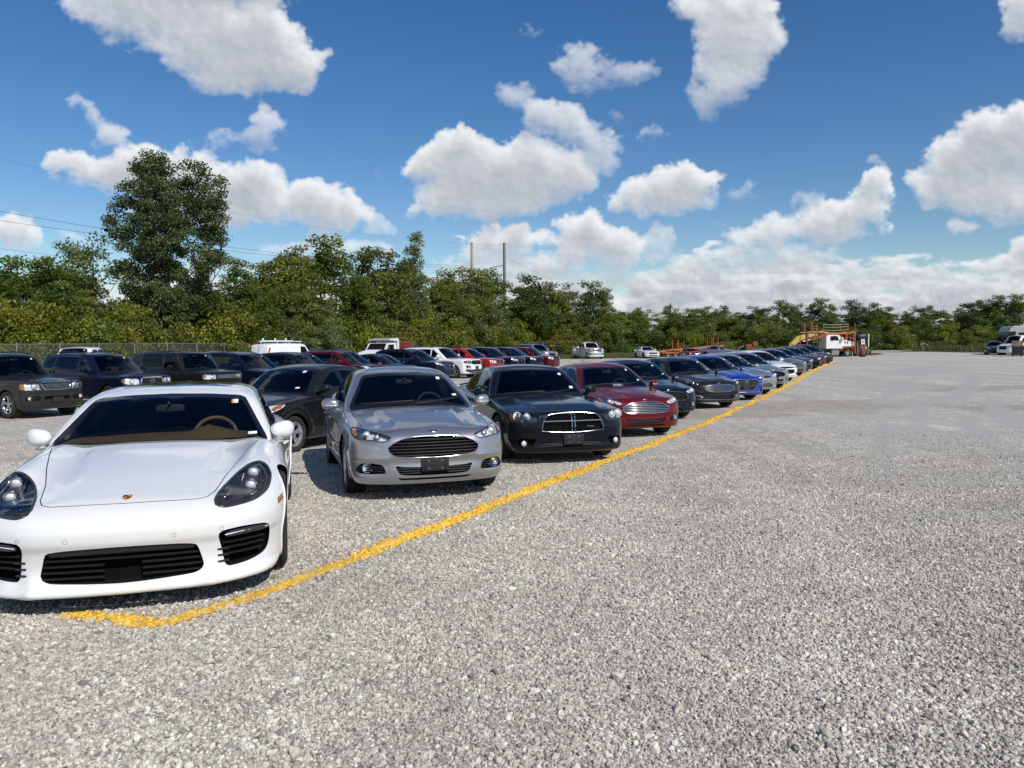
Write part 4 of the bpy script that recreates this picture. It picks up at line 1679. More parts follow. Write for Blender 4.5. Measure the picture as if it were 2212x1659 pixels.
MALIBU = vary(FUSION, res=.6, front=[
    dict(kind='open', name='upper_grille', poly=full([(0, .715), (.25, .713), (.48, .70), (.56, .685), (.48, .665), (.25, .648), (0, .645)]), depth=.05, slats=[.68], frame=(.008, M_CHROME)),
    dict(kind='open', name='grille', poly=full([(0, .585), (.30, .585), (.50, .575), (.52, .55), (.47, .43), (.40, .40), (.2, .392), (0, .39)]), depth=.06, slats=[.42, .45, .48, .51, .54], slat_mat=M_BLACK, frame=(.011, M_CHROME)),
    dict(kind='open', name='corner_intake', mirror=True, poly=[(.63, .35), (.66, .43), (.72, .45), (.78, .43), (.77, .36), (.70, .335)], depth=.05),
    dict(kind='light', mirror=True, poly=[(.56, .70), (.66, .73), (.78, .775), (.84, .785), (.855, .75), (.83, .70), (.72, .68), (.62, .675)], depth=.06, bowl=M_SMOKE, lamps=[(.74, .73, .034), (.66, .71, .026)], edge=.006)],
    extras=[bow_badge(.615), strip([(0, .285), (.4, .288), (.62, .305)], .012, M_CHROME, 'lower_trim')], wipers=[])

GREYSEDAN = vary(FUSION, res=.55, front=[
    dict(kind='open', name='grille', poly=full([(0, .70), (.25, .70), (.38, .68), (.36, .60), (.28, .56), (0, .555)]), depth=.05, slats=[.60, .65], slat_mat=M_CHROME, slat_r=(.02, .014), slat_in=.0),
    dict(kind='open', name='air_intake', poly=full([(0, .40), (.5, .40), (.55, .36), (.48, .30), (0, .295)]), depth=.05, slats=[.34]),
    dict(kind='light', mirror=True, poly=[(.45, .69), (.58, .74), (.76, .80), (.84, .80), (.86, .74), (.82, .67), (.66, .64), (.52, .645)], depth=.06, lamps=[(.72, .71, .05), (.60, .69, .036)], edge=.005)],
    extras=[], wipers=[])
KIDNEY = vary(FUSION, res=.55, front=[
    dict(kind='open', name='grille', mirror=True, poly=[(.03, .56), (.03, .69), (.10, .705), (.20, .69), (.22, .64), (.19, .57), (.10, .55)], depth=.05, frame=(.012, M_CHROME)),
    dict(kind='open', name='air_intake', poly=full([(0, .42), (.4, .42), (.5, .37), (.45, .29), (0, .285)]), depth=.05, slats=[.33, .37]),
    dict(kind='light', mirror=True, poly=[(.36, .66), (.42, .72), (.60, .755), (.80, .79), (.85, .77), (.84, .70), (.70, .66), (.50, .63)], depth=.06, lamps=[(.72, .715, .046), (.54, .69, .042)], edge=.005)],
    extras=[], wipers=[])
ELANTRA = vary(COMPACT, res=.55, front=[
    dict(kind='open', name='grille', poly=full([(0, .70), (.30, .70), (.42, .66), (.46, .60), (.40, .47), (.30, .39), (0, .385)]), depth=.05, slats=[.43, .475, .52, .565, .61, .655], slat_mat=M_CHROME, slat_r=(.014, .009), slat_in=.004, frame=(.012, M_CHROME)),
    dict(kind='light', mirror=True, poly=[(.50, .69), (.62, .735), (.76, .785), (.82, .785), (.84, .74), (.78, .69), (.62, .655)], depth=.06, lamps=[(.71, .72, .04)], edge=.005)],
    extras=[], wipers=[])


def pod_lamps(k):
    for s in (-1, 1):
        q = k['body'].lift(2, 1, [(s * .66, .62)])[0]
        mb = MB().blob((q[0], q[1], q[2] + .01), (.10, .30, .05), 2, 12, 8, rot=Matrix.Rotation(math.radians(-14 * s), 3, 'Z') @ Matrix.Rotation(math.radians(18), 3, 'X'))
        k['done'](mb, 'headlight', [M_BRIGHT])


LEAF = vary(COMPACT, res=.55, roof=[(1.7, 1.42), (2.1, 1.50), (2.6, 1.55), (3.2, 1.55), (3.8, 1.49), (4.3, 1.38)], L=4.45,
            ws=[(.86, .95), (.985, 1.18), (1.2, 1.58), (1.40, 1.95), (1.5, 2.18), (1.58, 2.5)], bk=[(.86, 4.4), (1.1, 4.34), (1.4, 4.22), (1.5, 4.0), (1.58, 3.6)],
            windshield=full([(0, 1.45), (.3, 1.44), (.55, 1.40), (.765, .98), (.755, .93), (0, .95)]),
            windows=[[(1.55, 1.03), (1.9, 1.25), (2.2, 1.38), (2.55, 1.43), (2.58, 1.03)], [(2.65, 1.03), (2.64, 1.44), (3.3, 1.43), (3.7, 1.36), (3.85, 1.1)]],
            front=[dict(kind='open', name='air_intake', poly=full([(0, .44), (.40, .44), (.52, .40), (.46, .30), (0, .29)]), depth=.05, slats=[.34, .39], slat_mat=M_CHROME)],
            extras=[pod_lamps, ring_badge(.66, .05, .05)], wipers=[])

SONIC = vary(FUSION, L=4.40, W=.868, fa=.84, ra=3.365, tyre=.318, tw=.205, rim_r=.215, res=.9,
    top=[(-.1, .72), (.03, .78), (.12, .82), (.3, .875), (.6, .93), (.95, .98), (1.2, 1.01), (1.5, 1.03), (2.4, 1.04), (3.4, 1.08), (3.9, 1.12), (4.2, 1.13), (4.45, 1.08)],
    plan=[(-.2, .78), (.4, .83), (.84, .862), (1.6, .86), (2.4, .866), (3.4, .86), (4.0, .82), (4.45, .74)],
    side=[(.18, .06), (.28, .02), (.45, .0), (.6, .012), (.75, .012), (.88, .012), (.95, .03), (1.05, .08), (1.2, .17)],
    fz=[(.16, .10), (.24, .02), (.34, .0), (.5, .0), (.66, .02), (.76, .06), (.84, .12), (.92, .26)], feat=None, featF=None,
    featS=lambda y, z: .020 * np.exp(-((np.sqrt((y - .84) ** 2 + (z - .32) ** 2) - .44) / .05) ** 2) * (z > .3),
    cz0=.92, roof=[(1.6, 1.42), (1.95, 1.475), (2.35, 1.515), (2.8, 1.51), (3.2, 1.465), (3.6, 1.37), (4.0, 1.2)],
    ws=[(.92, .98), (1.03, 1.18), (1.2, 1.45), (1.40, 1.77), (1.48, 1.96), (1.55, 2.2)], bk=[(.92, 4.3), (1.1, 4.02), (1.28, 3.72), (1.42, 3.42), (1.52, 3.0)],
    cw=[(.9, .74), (1.4, .80), (2.4, .82), (3.4, .78), (4.1, .66)], tumble=[(.92, 0), (1.05, .03), (1.25, .12), (1.44, .23), (1.55, .32)], kw=.32,
    windshield=full([(0, 1.44), (.28, 1.432), (.50, 1.412), (.55, 1.385), (.74, 1.03), (.735, .97), (0, .99)]),
    windows=[[(1.62, 1.085), (1.85, 1.22), (2.08, 1.345), (2.25, 1.385), (2.30, 1.395), (2.33, 1.08)], [(2.45, 1.085), (2.43, 1.40), (2.8, 1.385), (3.1, 1.30), (3.34, 1.12)]],
    backlight=full([(0, 1.40), (.45, 1.35), (.6, 1.15), (0, 1.15)]),
    doors=[[(1.32, .33), (1.28, .62), (1.38, 1.0), (2.36, 1.02), (2.36, .33)], [(2.375, .33), (2.375, 1.02), (3.32, 1.04), (3.26, .85), (3.06, .62), (2.92, .33)]], handle_z=.90,
    hood=full([(0, .10), (.4, .14), (.6, .28), (.68, .55), (.70, 1.1), (.4, 1.16), (0, 1.14)]),
    front=[dict(kind='light', mirror=True, poly=[(.50, .70), (.58, .79), (.70, .84), (.80, .85), (.825, .80), (.80, .72), (.66, .68)], depth=.07, bowl=M_BRIGHT, subs=[(M_AMBER, [(.775, .845), (.80, .845), (.818, .80), (.805, .76), (.775, .78)])], lamps=[(.66, .76, .055)], edge=.006),
           dict(kind='open', name='grille', poly=full([(0, .66), (.3, .66), (.4, .62), (.36, .40), (0, .38)]), depth=.05, slats=[.45, .52, .59])],
    wipers=[((-.55, 1.01), (.05, 1.04))], stickers=[(.36, 1.37, .03, .018, M_STICKER), (.50, 1.09, .035, .012, M_STICKER)],
    mir=dict(c=(.96, 1.52, 1.085), s=(.105, .08, .075), e=2.6, sweep=.04), rim=dict(n=5, dual=True, wid=.05, gap=.15), belt=1.03, dash_len=.62,
    extras=[antenna(3.1, 0, .35, .9), bow_badge(.53)], mats=dict(glass=glass('smoke_glass', (.22, .25, .26), ior=1.34)))


# ------------------------------------------------------------------ tall vehicles
def suv(L=4.8, W=.93, H=1.74, wb=2.8, fa=.92, tyre=.365, nose=.98, cowl=1.08, cowl_y=1.30, ws_y=2.05, belt=1.10, tail=.15, tumble=.20, box=.5, rise=.02, rimn=5, cab_end=None, **kw):
    ra = fa + wb
    CE = cab_end or L
    zt = H - .06
    sl = (ws_y - cowl_y) / (zt - cowl)
    wy = lambda z: cowl_y + (z - cowl) * sl
    fr = .06 + .10 * (1 - box)
    top_w = zt - .075
    b1, b2 = cowl_y + (ra - cowl_y) * .47, ra + .02
    y3 = L - tail - .25
    s = dict(L=L, W=W, fa=fa, ra=ra, tyre=tyre, tw=.245, rim_r=tyre * .66, res=.6,
        top=[(-.1, nose - .10), (.0, nose - .06), (.10, nose), (.3, nose + .03), (.7, nose + .06 + .2 * (cowl - nose - .06)), (cowl_y - .15, cowl - .03), (cowl_y + .15, cowl), (L * .5, belt), (L - .3, belt + rise), (L + .1, belt + rise - .02)],
        crown=[(0, .03), (.4, .06), (1.2, .07), (2, .05), (L, .05)],
        plan=[(-.2, W - .08), (.4, W - .03), (fa, W - .008), (2.2, W), (ra, W - .004), (L - .4, W - .03), (L + .1, W - .09)],
        side=[(.25, .06), (.36, .02), (.5, .0), (.65, .008), (.8, .012), (.92, .015), (1.02, .03), (1.15, .08), (1.3, .16)],
        fz=[(.22, .12), (.30, .03), (.42, .0), (.55, .0), (.62, .012), (nose - .22, .02), (nose - .08, .05), (nose, .11), (nose + .1, .26)],
        fx=[(0, 0), (.3, .006), (.5, .025), (.65, .06 + fr * .2), (.78, .11 + fr * .4), (.88, .2 + fr * .6), (W, .34 + fr)],
        rz=[(.3, .08), (.5, .0), (.9, .02), (1.2, .06)], rx=[(0, 0), (.5, .02), (.75, .08), (.88, .2), (W, .3)],
        bot=[(0, .24), (.9, .24), (1.4, .28), (ra, .28), (L, .34)], rs=.07, rf=.05,
        cz0=cowl - .12, roof=[(ws_y - .2, H - .09), (ws_y + .1, H - .045), (ws_y + .5, H - .012), (ws_y + 1.1, H), (max(CE - 1.0, ws_y + 1.15), H - .015), (max(CE - .4, ws_y + 1.3), H - .06), (CE + .1, H - .12)],
        ws=[(cowl - .12, wy(cowl - .12)), (cowl, cowl_y), ((cowl + zt) / 2, (cowl_y + ws_y) / 2), (zt, ws_y), (H + .02, ws_y + .3)],
        bk=[(cowl - .12, CE - .06), (belt + .05, CE - .08), (belt + .35, CE - .08 - tail * .6), (H - .1, CE - .1 - tail), (H, CE - .3 - tail)],
        cw=[(cowl_y - .3, W - .16), (cowl_y + .3, W - .075), (2.6, W - .055), (min(ra, CE - .3), W - .06), (CE, W - .13)],
        tumble=[(cowl - .12, 0), (belt, .02), (belt + .3, tumble * .55), (H - .08, tumble), (H, tumble + .08)], kw=.22, kb=.10, kr=.03, rc=.07, rw=.05,
        windshield=full([(0, zt - .02), (.4, zt - .03), (W - .355, zt - .06), (W - .20, cowl + .02), (W - .22, cowl - .06), (0, cowl - .05)]),
        windows=[[(wy(belt) + .42, belt + .055), (ws_y + .18, top_w - .03), (b1 - .04, top_w), (b1 - .02, belt + .05)],
                 [(b1 + .05, belt + .05), (b1 + .05, top_w), (b2 - .05, top_w - .005), (b2 + .02, belt + .06)],
                 [(b2 + .10, belt + .07), (b2 + .04, top_w - .01), (y3 - .05, top_w - .05), (y3 + .08, belt + .12)]],
        backlight=full([(0, H - .16), (W - .35, H - .2), (W - .27, belt + .1), (0, belt + .1)]),
        doors=[[(cowl_y + .12, .40), (cowl_y + .06, .7), (cowl_y + .14, belt - .02), (b1, belt - .01), (b1, .40)], [(b1 + .015, .40), (b1 + .015, belt - .01), (b2 + .02, belt), (b2 - .04, .95), (b2 - .30, .62), (b2 - .42, .40)]],
        handle_z=belt - .14,
        hood=full([(0, .12), (W - .45, .15), (W - .28, .25), (W - .19, .5), (W - .17, cowl_y - .1), (.4, cowl_y - .03), (0, cowl_y - .05)]),
        mir=dict(c=(W + .10, cowl_y + .48, cowl + .10), s=(.10, .075, .085), e=3.2, sweep=.04), belt=belt, dash_len=.5, rim=dict(n=rimn, wid=.07), wipers=[], stickers=[(W - .47, zt - .13, .028, .018, M_STICKER)], front=[], extras=[])
    s.update(kw)
    return s


EX03 = suv(L=4.81, W=.915, H=1.78, wb=2.89, fa=.86, tyre=.375, nose=1.00, cowl=1.13, cowl_y=1.42, ws_y=2.08, belt=1.13, box=.9, tumble=.19, res=.9, rimn=5,
    front=[dict(kind='open', name='grille', poly=full([(0, .985), (.25, .985), (.36, .98), (.40, .95), (.375, .85), (.33, .79), (.2, .775), (0, .772)]), depth=.05, slats=[.81, .845, .88, .915, .95], bars=[-.30, -.24, -.18, -.12, -.06, 0, .06, .12, .18, .24, .30], slat_mat=M_RIMGREY, frame=(.016, M_CHROME), bar_r=.005),
           dict(kind='light', mirror=True, smooth=False, poly=[(.425, .78), (.44, .965), (.62, .965), (.80, .955), (.86, .94), (.865, .80), (.80, .775), (.60, .77)], depth=.07, subs=[(M_AMBER, [(.78, .95), (.81, .945), (.855, .93), (.86, .80), (.81, .785), (.785, .785)])], lamps=[(.55, .87, .07)], edge=.006),
           dict(kind='open', name='air_intake', smooth=False, poly=full([(0, .60), (.34, .60), (.36, .51), (0, .50)]), depth=.05),
           dict(kind='open', name='fog_lamp_recess', mirror=True, poly=[(.46, .505), (.46, .60), (.60, .61), (.78, .60), (.78, .51), (.6, .50)], depth=.05, slats=[.53, .555, .58], lamps=[(.70, .555, .045)], lamp_in=.01)],
    extras=[oval_badge(.885, .075, .032), plate_holder(.50, .32, .15), roof_rails(2.3, 4.3, .60)], sticker=[], rim=dict(n=5, wid=.075), rim_r=.245,
    mats=dict(rim=M_CHROME, seat=M_CLOTH))
RUNNER = suv(L=4.80, W=.935, H=1.75, wb=2.79, fa=.88, tyre=.375, nose=1.02, cowl=1.13, cowl_y=1.40, ws_y=2.18, belt=1.14, box=.7, tumble=.2, tail=.25, res=.8,
    front=[dict(kind='open', name='grille', smooth=False, poly=full([(0, .97), (.30, .97), (.355, .955), (.41, .75), (.40, .72), (0, .715)]), depth=.05, slats=[.76, .80, .84, .88, .92], slat_mat=M_SMOKE, slat_r=(.016, .012), frame=(.026, M_CHROME)),
           dict(kind='light', mirror=True, poly=[(.44, .77), (.44, .93), (.55, .965), (.70, .965), (.83, .95), (.87, .89), (.84, .81), (.70, .765), (.55, .755)], depth=.07, subs=[(M_AMBER, [(.80, .955), (.83, .948), (.868, .89), (.845, .83), (.82, .83)])], lamps=[(.62, .86, .075)], edge=.005)],
    extras=[ring_badge(.86, .085, .055), roof_rails(2.3, 4.35, .64, h=.07), lambda k: dash_paper(k)], windshield=None)
RUNNER['windshield'] = suv(L=4.80, W=.935, H=1.75, cowl=1.13, cowl_y=1.40, ws_y=2.18)['windshield']
ELEMENT = suv(L=4.30, W=.908, H=1.77, wb=2.575, fa=.84, tyre=.34, nose=1.04, cowl=1.14, cowl_y=1.18, ws_y=1.68, belt=1.13, box=1.0, tumble=.10, tail=.06, res=.8,
    front=[dict(kind='open', name='grille', smooth=False, poly=full([(0, .955), (.40, .955), (.42, .82), (.38, .80), (0, .80)]), depth=.04, slats=[.83, .875, .92], slat_mat=M_RIMGREY, slat_r=(.03, .018), slat_in=.0),
           dict(kind='light', mirror=True, smooth=False, poly=[(.44, .80), (.44, .955), (.62, .96), (.82, .95), (.85, .93), (.85, .80), (.70, .785)], depth=.06, subs=[(M_AMBER, [(.76, .945), (.82, .94), (.842, .92), (.842, .86), (.77, .85)])], lamps=[(.56, .87, .055)], edge=.006)],
    flare=simple('grey_cladding', (.07, .072, .072), .6), extras=[h_badge(.875, .045, .035)],
    mir=dict(c=(1.0, 1.62, 1.22), s=(.10, .07, .075), e=4, sweep=.02))
XOVER = suv(L=4.85, W=.965, H=1.70, wb=2.82, fa=.95, nose=.96, cowl=1.08, cowl_y=1.30, ws_y=2.2, belt=1.10, box=.3, tail=.35, tumble=.22,
    front=[dict(kind='open', name='grille', poly=full([(0, .93), (.3, .92), (.42, .86), (.36, .68), (0, .66)]), depth=.05, slats=[.72, .78, .84], slat_mat=M_CHROME),
           dict(kind='light', mirror=True, poly=[(.48, .80), (.55, .88), (.75, .94), (.86, .93), (.87, .86), (.75, .80), (.60, .77)], depth=.06, lamps=[(.70, .865, .04), (.60, .83, .035)], edge=.005)],
    extras=[roof_rails(2.5, 4.2, .62, M_CHROME, .03)])
HATCH = suv(L=4.60, W=.91, H=1.64, wb=2.68, fa=.9, tyre=.345, nose=.93, cowl=1.05, cowl_y=1.15, ws_y=2.1, belt=1.06, box=.2, tail=.35, tumble=.2, front=[], extras=[])
ESCAPE = suv(L=4.52, W=.92, H=1.68, wb=2.69, fa=.9, tyre=.35, nose=.97, cowl=1.07, cowl_y=1.12, ws_y=2.08, belt=1.09, box=.3, tail=.25, tumble=.2,
    front=[dict(kind='light', mirror=True, poly=[(.46, .84), (.6, .90), (.78, .97), (.86, .96), (.86, .90), (.7, .82)], depth=.06, lamps=[(.68, .88, .04)], edge=.005)], extras=[roof_rails(2.3, 4.0, .60, M_CHROME, .045), antenna(4.0, 0, .5, .3)])
ACCORD = vary(FUSION, res=.55, front=GREYSEDAN['front'], extras=[], wipers=[])
SANTAFE = suv(L=4.70, W=.94, H=1.68, wb=2.70, fa=.93, nose=.98, cowl=1.08, cowl_y=1.25, ws_y=2.15, belt=1.09, box=.35, tail=.28, tumble=.21,
    front=[dict(kind='open', name='grille', poly=full([(0, .93), (.32, .925), (.44, .88), (.46, .80), (.36, .62), (.25, .58), (0, .575)]), depth=.05, slats=[.64, .71, .78, .85], slat_mat=M_CHROME, slat_r=(.016, .014), slat_in=.004, frame=(.012, M_CHROME)),
           dict(kind='light', mirror=True, poly=[(.47, .80), (.50, .87), (.65, .94), (.82, .99), (.86, .96), (.82, .88), (.66, .82)], depth=.06, lamps=[(.68, .89, .042), (.57, .85, .036)], edge=.005)],
    extras=[h_badge(.80, .065, .035), roof_rails(2.4, 4.1, .62, None, .03)])
EX16 = suv(L=5.04, W=1.0, H=1.78, wb=2.86, fa=.95, tyre=.385, nose=1.06, cowl=1.15, cowl_y=1.42, ws_y=2.25, belt=1.14, box=.6, tail=.3, tumble=.22, res=.7,
    front=[dict(kind='open', name='grille', poly=full([(0, 1.00), (.36, 1.0), (.46, .98), (.50, .88), (.46, .80), (.36, .775), (0, .77)]), depth=.05, slats=[.82, .88, .94], slat_mat=M_SMOKE, slat_r=(.02, .012), mesh=.09),
           dict(kind='light', mirror=True, smooth=False, poly=[(.52, .82), (.52, .985), (.70, 1.0), (.88, .985), (.91, .94), (.90, .86), (.72, .83)], depth=.06, bowl=M_SMOKE, subs=[(M_RED, [(.84, .99), (.88, .98), (.905, .94), (.898, .87), (.85, .865)])], lamps=[(.62, .91, .045), (.74, .915, .045)], edge=.006),
           dict(kind='open', name='fog_lamp_recess', mirror=True, smooth=False, poly=[(.56, .56), (.60, .72), (.82, .735), (.85, .70), (.80, .56)], depth=.05, lamps=[(.70, .63, .06)], lamp_in=.01),
           dict(kind='panel', name='skid_plate', poly=full([(0, .50), (.5, .50), (.85, .52), (.85, .40), (.5, .30), (0, .29)]), mat=M_BLACK, out=.008)],
    extras=[plate_holder(.60, .32, .16), oval_badge(.885, .07, .03), roof_rails(2.5, 4.4, .66, None, .05), strip([(0, .36), (.4, .36), (.6, .42)], .025, M_RIMGREY, 'skid_trim')], mats=dict(rim=M_RIM))
JOURNEY = suv(L=4.89, W=.92, H=1.69, wb=2.89, fa=.93, nose=1.02, cowl=1.12, cowl_y=1.30, ws_y=2.15, belt=1.11, box=.7, tail=.15, tumble=.2,
    front=[dict(kind='open', name='grille', smooth=False, poly=full([(0, .94), (.36, .94), (.40, .90), (.36, .74), (0, .73)]), depth=.05, slats=[(.835)], slat_mat=M_CHROME, slat_r=(.03, .022), slat_in=-.005, bars=[0], bar_r=.022, frame=(.014, M_CHROME)),
           dict(kind='light', mirror=True, poly=[(.44, .78), (.44, .93), (.60, .97), (.80, .97), (.85, .93), (.84, .82), (.66, .77)], depth=.06, lamps=[(.60, .87, .055), (.74, .88, .05)], edge=.005)], extras=[roof_rails(2.4, 4.2, .60, None, .04)])
HIGH = suv(L=4.86, W=.96, H=1.73, wb=2.79, fa=.95, nose=1.04, cowl=1.14, cowl_y=1.35, ws_y=2.2, belt=1.13, box=.6, tail=.3, tumble=.2,
    front=[dict(kind='open', name='grille', smooth=False, poly=full([(0, .97), (.38, .97), (.43, .93), (.40, .62), (.34, .58), (0, .575)]), depth=.05, slats=[.66, .74, .82, .90], slat_mat=M_SMOKE, slat_r=(.02, .014), frame=(.016, M_CHROME)),
           dict(kind='light', mirror=True, poly=[(.46, .84), (.47, .95), (.68, .99), (.86, .99), (.88, .93), (.80, .86), (.62, .83)], depth=.06, lamps=[(.62, .90, .05), (.76, .92, .045)], edge=.005)], extras=[ring_badge(.86, .08, .055), antenna(4.3, 0, .12, 1.2)])
EDGE = suv(L=4.68, W=.96, H=1.70, wb=2.82, fa=.93, nose=1.0, cowl=1.12, cowl_y=1.22, ws_y=2.15, belt=1.12, box=.4, tail=.35, tumble=.22,
    front=[dict(kind='open', name='grille', poly=full([(0, .93), (.34, .93), (.46, .90), (.48, .80), (.42, .70), (.3, .665), (0, .66)]), depth=.05, slats=[.72, .78, .84, .89], slat_mat=M_SMOKE),
           dict(kind='light', mirror=True, poly=[(.50, .82), (.52, .92), (.70, .97), (.85, .97), (.87, .90), (.76, .84), (.62, .81)], depth=.06, lamps=[(.66, .89, .05)], edge=.005)], extras=[oval_badge(.80, .07, .03)])
CRV = suv(L=4.68, W=.94, H=1.69, wb=2.70, fa=.92, nose=1.0, cowl=1.10, cowl_y=1.28, ws_y=2.05, belt=1.10, box=.5, tail=.25, tumble=.2,
    front=[dict(kind='open', name='grille', poly=full([(0, .93), (.28, .93), (.38, .90), (.34, .80), (.26, .77), (0, .765)]), depth=.05, slats=[.81, .86], slat_mat=M_CHROME, slat_r=(.018, .012)),
           dict(kind='light', mirror=True, poly=[(.42, .80), (.44, .92), (.58, .97), (.76, .98), (.84, .95), (.85, .88), (.74, .81), (.56, .785)], depth=.06, lamps=[(.62, .88, .06)], edge=.005)], extras=[h_badge(.85, .05, .03)])
# ------------------------------------------------------------------ sky, sun, camera
SUN_EL, SUN_DIR = 41.0, Vector((-.60, .80, 0))         # light travels away from the viewer, towards the left


def vnoise(x, y, seed):
    xi, yi = np.floor(x).astype(np.int64), np.floor(y).astype(np.int64)
    fx, fy = x - xi, y - yi
    fx, fy = fx * fx * fx * (fx * (fx * 6 - 15) + 10), fy * fy * fy * (fy * (fy * 6 - 15) + 10)
    tab = np.random.default_rng(seed).random((256, 256)).astype(np.float32)
    g = lambda a, b: tab[a & 255, b & 255]
    return (g(xi, yi) * (1 - fx) + g(xi + 1, yi) * fx) * (1 - fy) + (g(xi, yi + 1) * (1 - fx) + g(xi + 1, yi + 1) * fx) * fy


def fbm(x, y, seed, n=6, gain=.52):
    s, a, t = 0, 1., 0
    for k in range(n):
        s = s + a * vnoise(x * 2 ** k + 17.3 * k, y * 2 ** k + 5.1 * k, seed + k)
        t += a
        a *= gain
    return s / t


# cumulus lumps: bearing x, height y (print pixels), radii, fullness (thin wisps < 0.6)
CLOUDS = [
    (330, 20, 190, 85, .8), (470, 80, 150, 100, 1), (560, 110, 130, 95, 1.1), (620, 145, 85, 65, 1.1), (420, -40, 220, 70, 1), (240, -5, 80, 60, .45), (520, 170, 110, 48, .8),
    (162, 222, 26, 24, .42), (190, 258, 30, 28, .45), (236, 290, 48, 38, .55), (580, 268, 46, 46, .6), (470, 305, 38, 32, .42), (560, 300, 60, 26, .35),
    (150, 358, 62, 28, .75), (235, 375, 105, 38, .9), (330, 365, 105, 60, 1), (430, 388, 95, 62, 1), (525, 400, 90, 62, 1.05), (560, 440, 80, 50, .9), (500, 468, 110, 34, .8), (400, 440, 120, 50, .8),
    (690, 448, 82, 55, 1), (742, 462, 52, 46, .9), (640, 440, 50, 42, .9), (740, 528, 95, 26, .6), (620, 545, 80, 20, .35),
    (14, 505, 66, 46, .8), (52, 525, 40, 28, .7), (170, 518, 50, 15, .36), (820, 478, 22, 20, .35), (815, 375, 12, 12, .25),
    (990, 322, 76, 50, 1.1), (925, 360, 62, 46, 1), (1040, 372, 125, 72, 1.1), (1130, 382, 115, 66, 1.1), (1215, 392, 92, 60, 1), (1090, 438, 135, 40, .95), (950, 450, 72, 26, .8), (1000, 418, 115, 42, 1),
    (1172, 258, 52, 42, .62), (1240, 272, 62, 50, .66), (1292, 300, 58, 40, .6), (1300, 352, 44, 42, .5), (1112, 208, 54, 36, .45), (1150, 330, 60, 40, .6),
    (1262, 148, 60, 52, .5), (1375, 158, 46, 30, .42), (1330, 180, 40, 30, .3), (1145, 60, 30, 22, .3), (1335, 245, 24, 22, .3), (1412, 295, 22, 14, .25),
    (1560, 15, 115, 62, .9), (1602, 80, 98, 72, .9), (1590, 150, 88, 62, .75), (1560, 212, 78, 46, .52), (1650, 95, 55, 70, .5), (1530, 225, 40, 40, .4),
    (1440, 420, 98, 56, 1.05), (1512, 398, 52, 42, 1), (1372, 440, 62, 42, .9), (1470, 445, 90, 34, .9), (1590, 430, 40, 24, .3),
    (1268, 500, 56, 46, 1), (1310, 532, 84, 42, 1), (1345, 545, 76, 34, .9), (1240, 560, 36, 42, .9), (1430, 530, 40, 50, .5),
    (1058, 526, 52, 32, .9), (1092, 518, 60, 36, 1), (1118, 530, 46, 30, .9),
    (1682, 500, 74, 40, .75), (1640, 515, 62, 34, .7), (1792, 498, 84, 42, .95), (1895, 408, 42, 34, .9), (1870, 450, 52, 42, .9), (1820, 468, 62, 36, .8), (1745, 440, 40, 28, .35),
    (2082, 345, 82, 72, .95), (2150, 300, 95, 72, 1), (2215, 320, 105, 105, 1.1), (2040, 410, 76, 50, .9), (2122, 420, 105, 48, .95), (2205, 435, 85, 42, .9),
    (2205, 55, 48, 50, .7), (2215, 15, 34, 40, .7), (2082, 498, 50, 22, .65), (2165, 470, 26, 14, .4), (2200, 476, 36, 14, .5), (1882, 358, 16, 16, .25), (2225, 180, 24, 20, .3),
]


def cloud_field(x, y, low=True):
    """coverage and brightness of the cloud layer over the print plane"""
    n1, n2 = fbm(x / 150, y / 130, 11, 3) - .5, fbm(x / 150, y / 130, 31, 3) - .5
    m1, m2 = fbm(x / 40, y / 36, 12, 5, .62) - .5, fbm(x / 40, y / 36, 32, 5, .62) - .5
    wx, wy = x + 56 * n1 + 46 * m1, y + 44 * n2 + 42 * m2
    acc = np.zeros_like(x)
    wa = np.zeros_like(x)
    for (cx, cy, rx, ry, w) in CLOUDS:
        r2 = ((wx - cx) / (rx * 1.04)) ** 2 + ((wy - cy) / (ry * 1.0)) ** 2
        m = r2 < 2.2
        e = np.exp(5 * w * (1 - r2[m])) - np.exp(5 * w * -1.2)
        acc[m] += e
        wa[m] += w * e
    B = np.log(acc + np.exp(-3.6)) / 5
    det = fbm(x / 82, y / 66, 71, 10, .62) - .5
    bil = np.abs(2 * fbm(x / 34, y / 30, 171, 5, .55) - 1)
    D = B + 1.05 * det * (1.15 - .6 * np.clip(B, 0, 1)) + .30 * (.16 - bil)
    # cloud deck towards the horizon
    edge = 600 - 62 * sstep(880, 1150, x) + 26 * np.sin(x / 97.) + 14 * np.sin(x / 41.)
    st = fbm(x / 120, y / 26, 91, 6, .55) - .5
    puff = fbm(x / 74, y / 30, 191, 8, .6) - .5
    deck = (y - edge + 10) / 95 + 2.5 * puff + .6 * st + .5 * det
    D2 = np.clip(deck, -1, 1.1) * .9
    D = np.maximum(D, D2)
    return D, D2, st, B, np.maximum(wa / (acc + 1e-6), sstep(0, .3, D2))


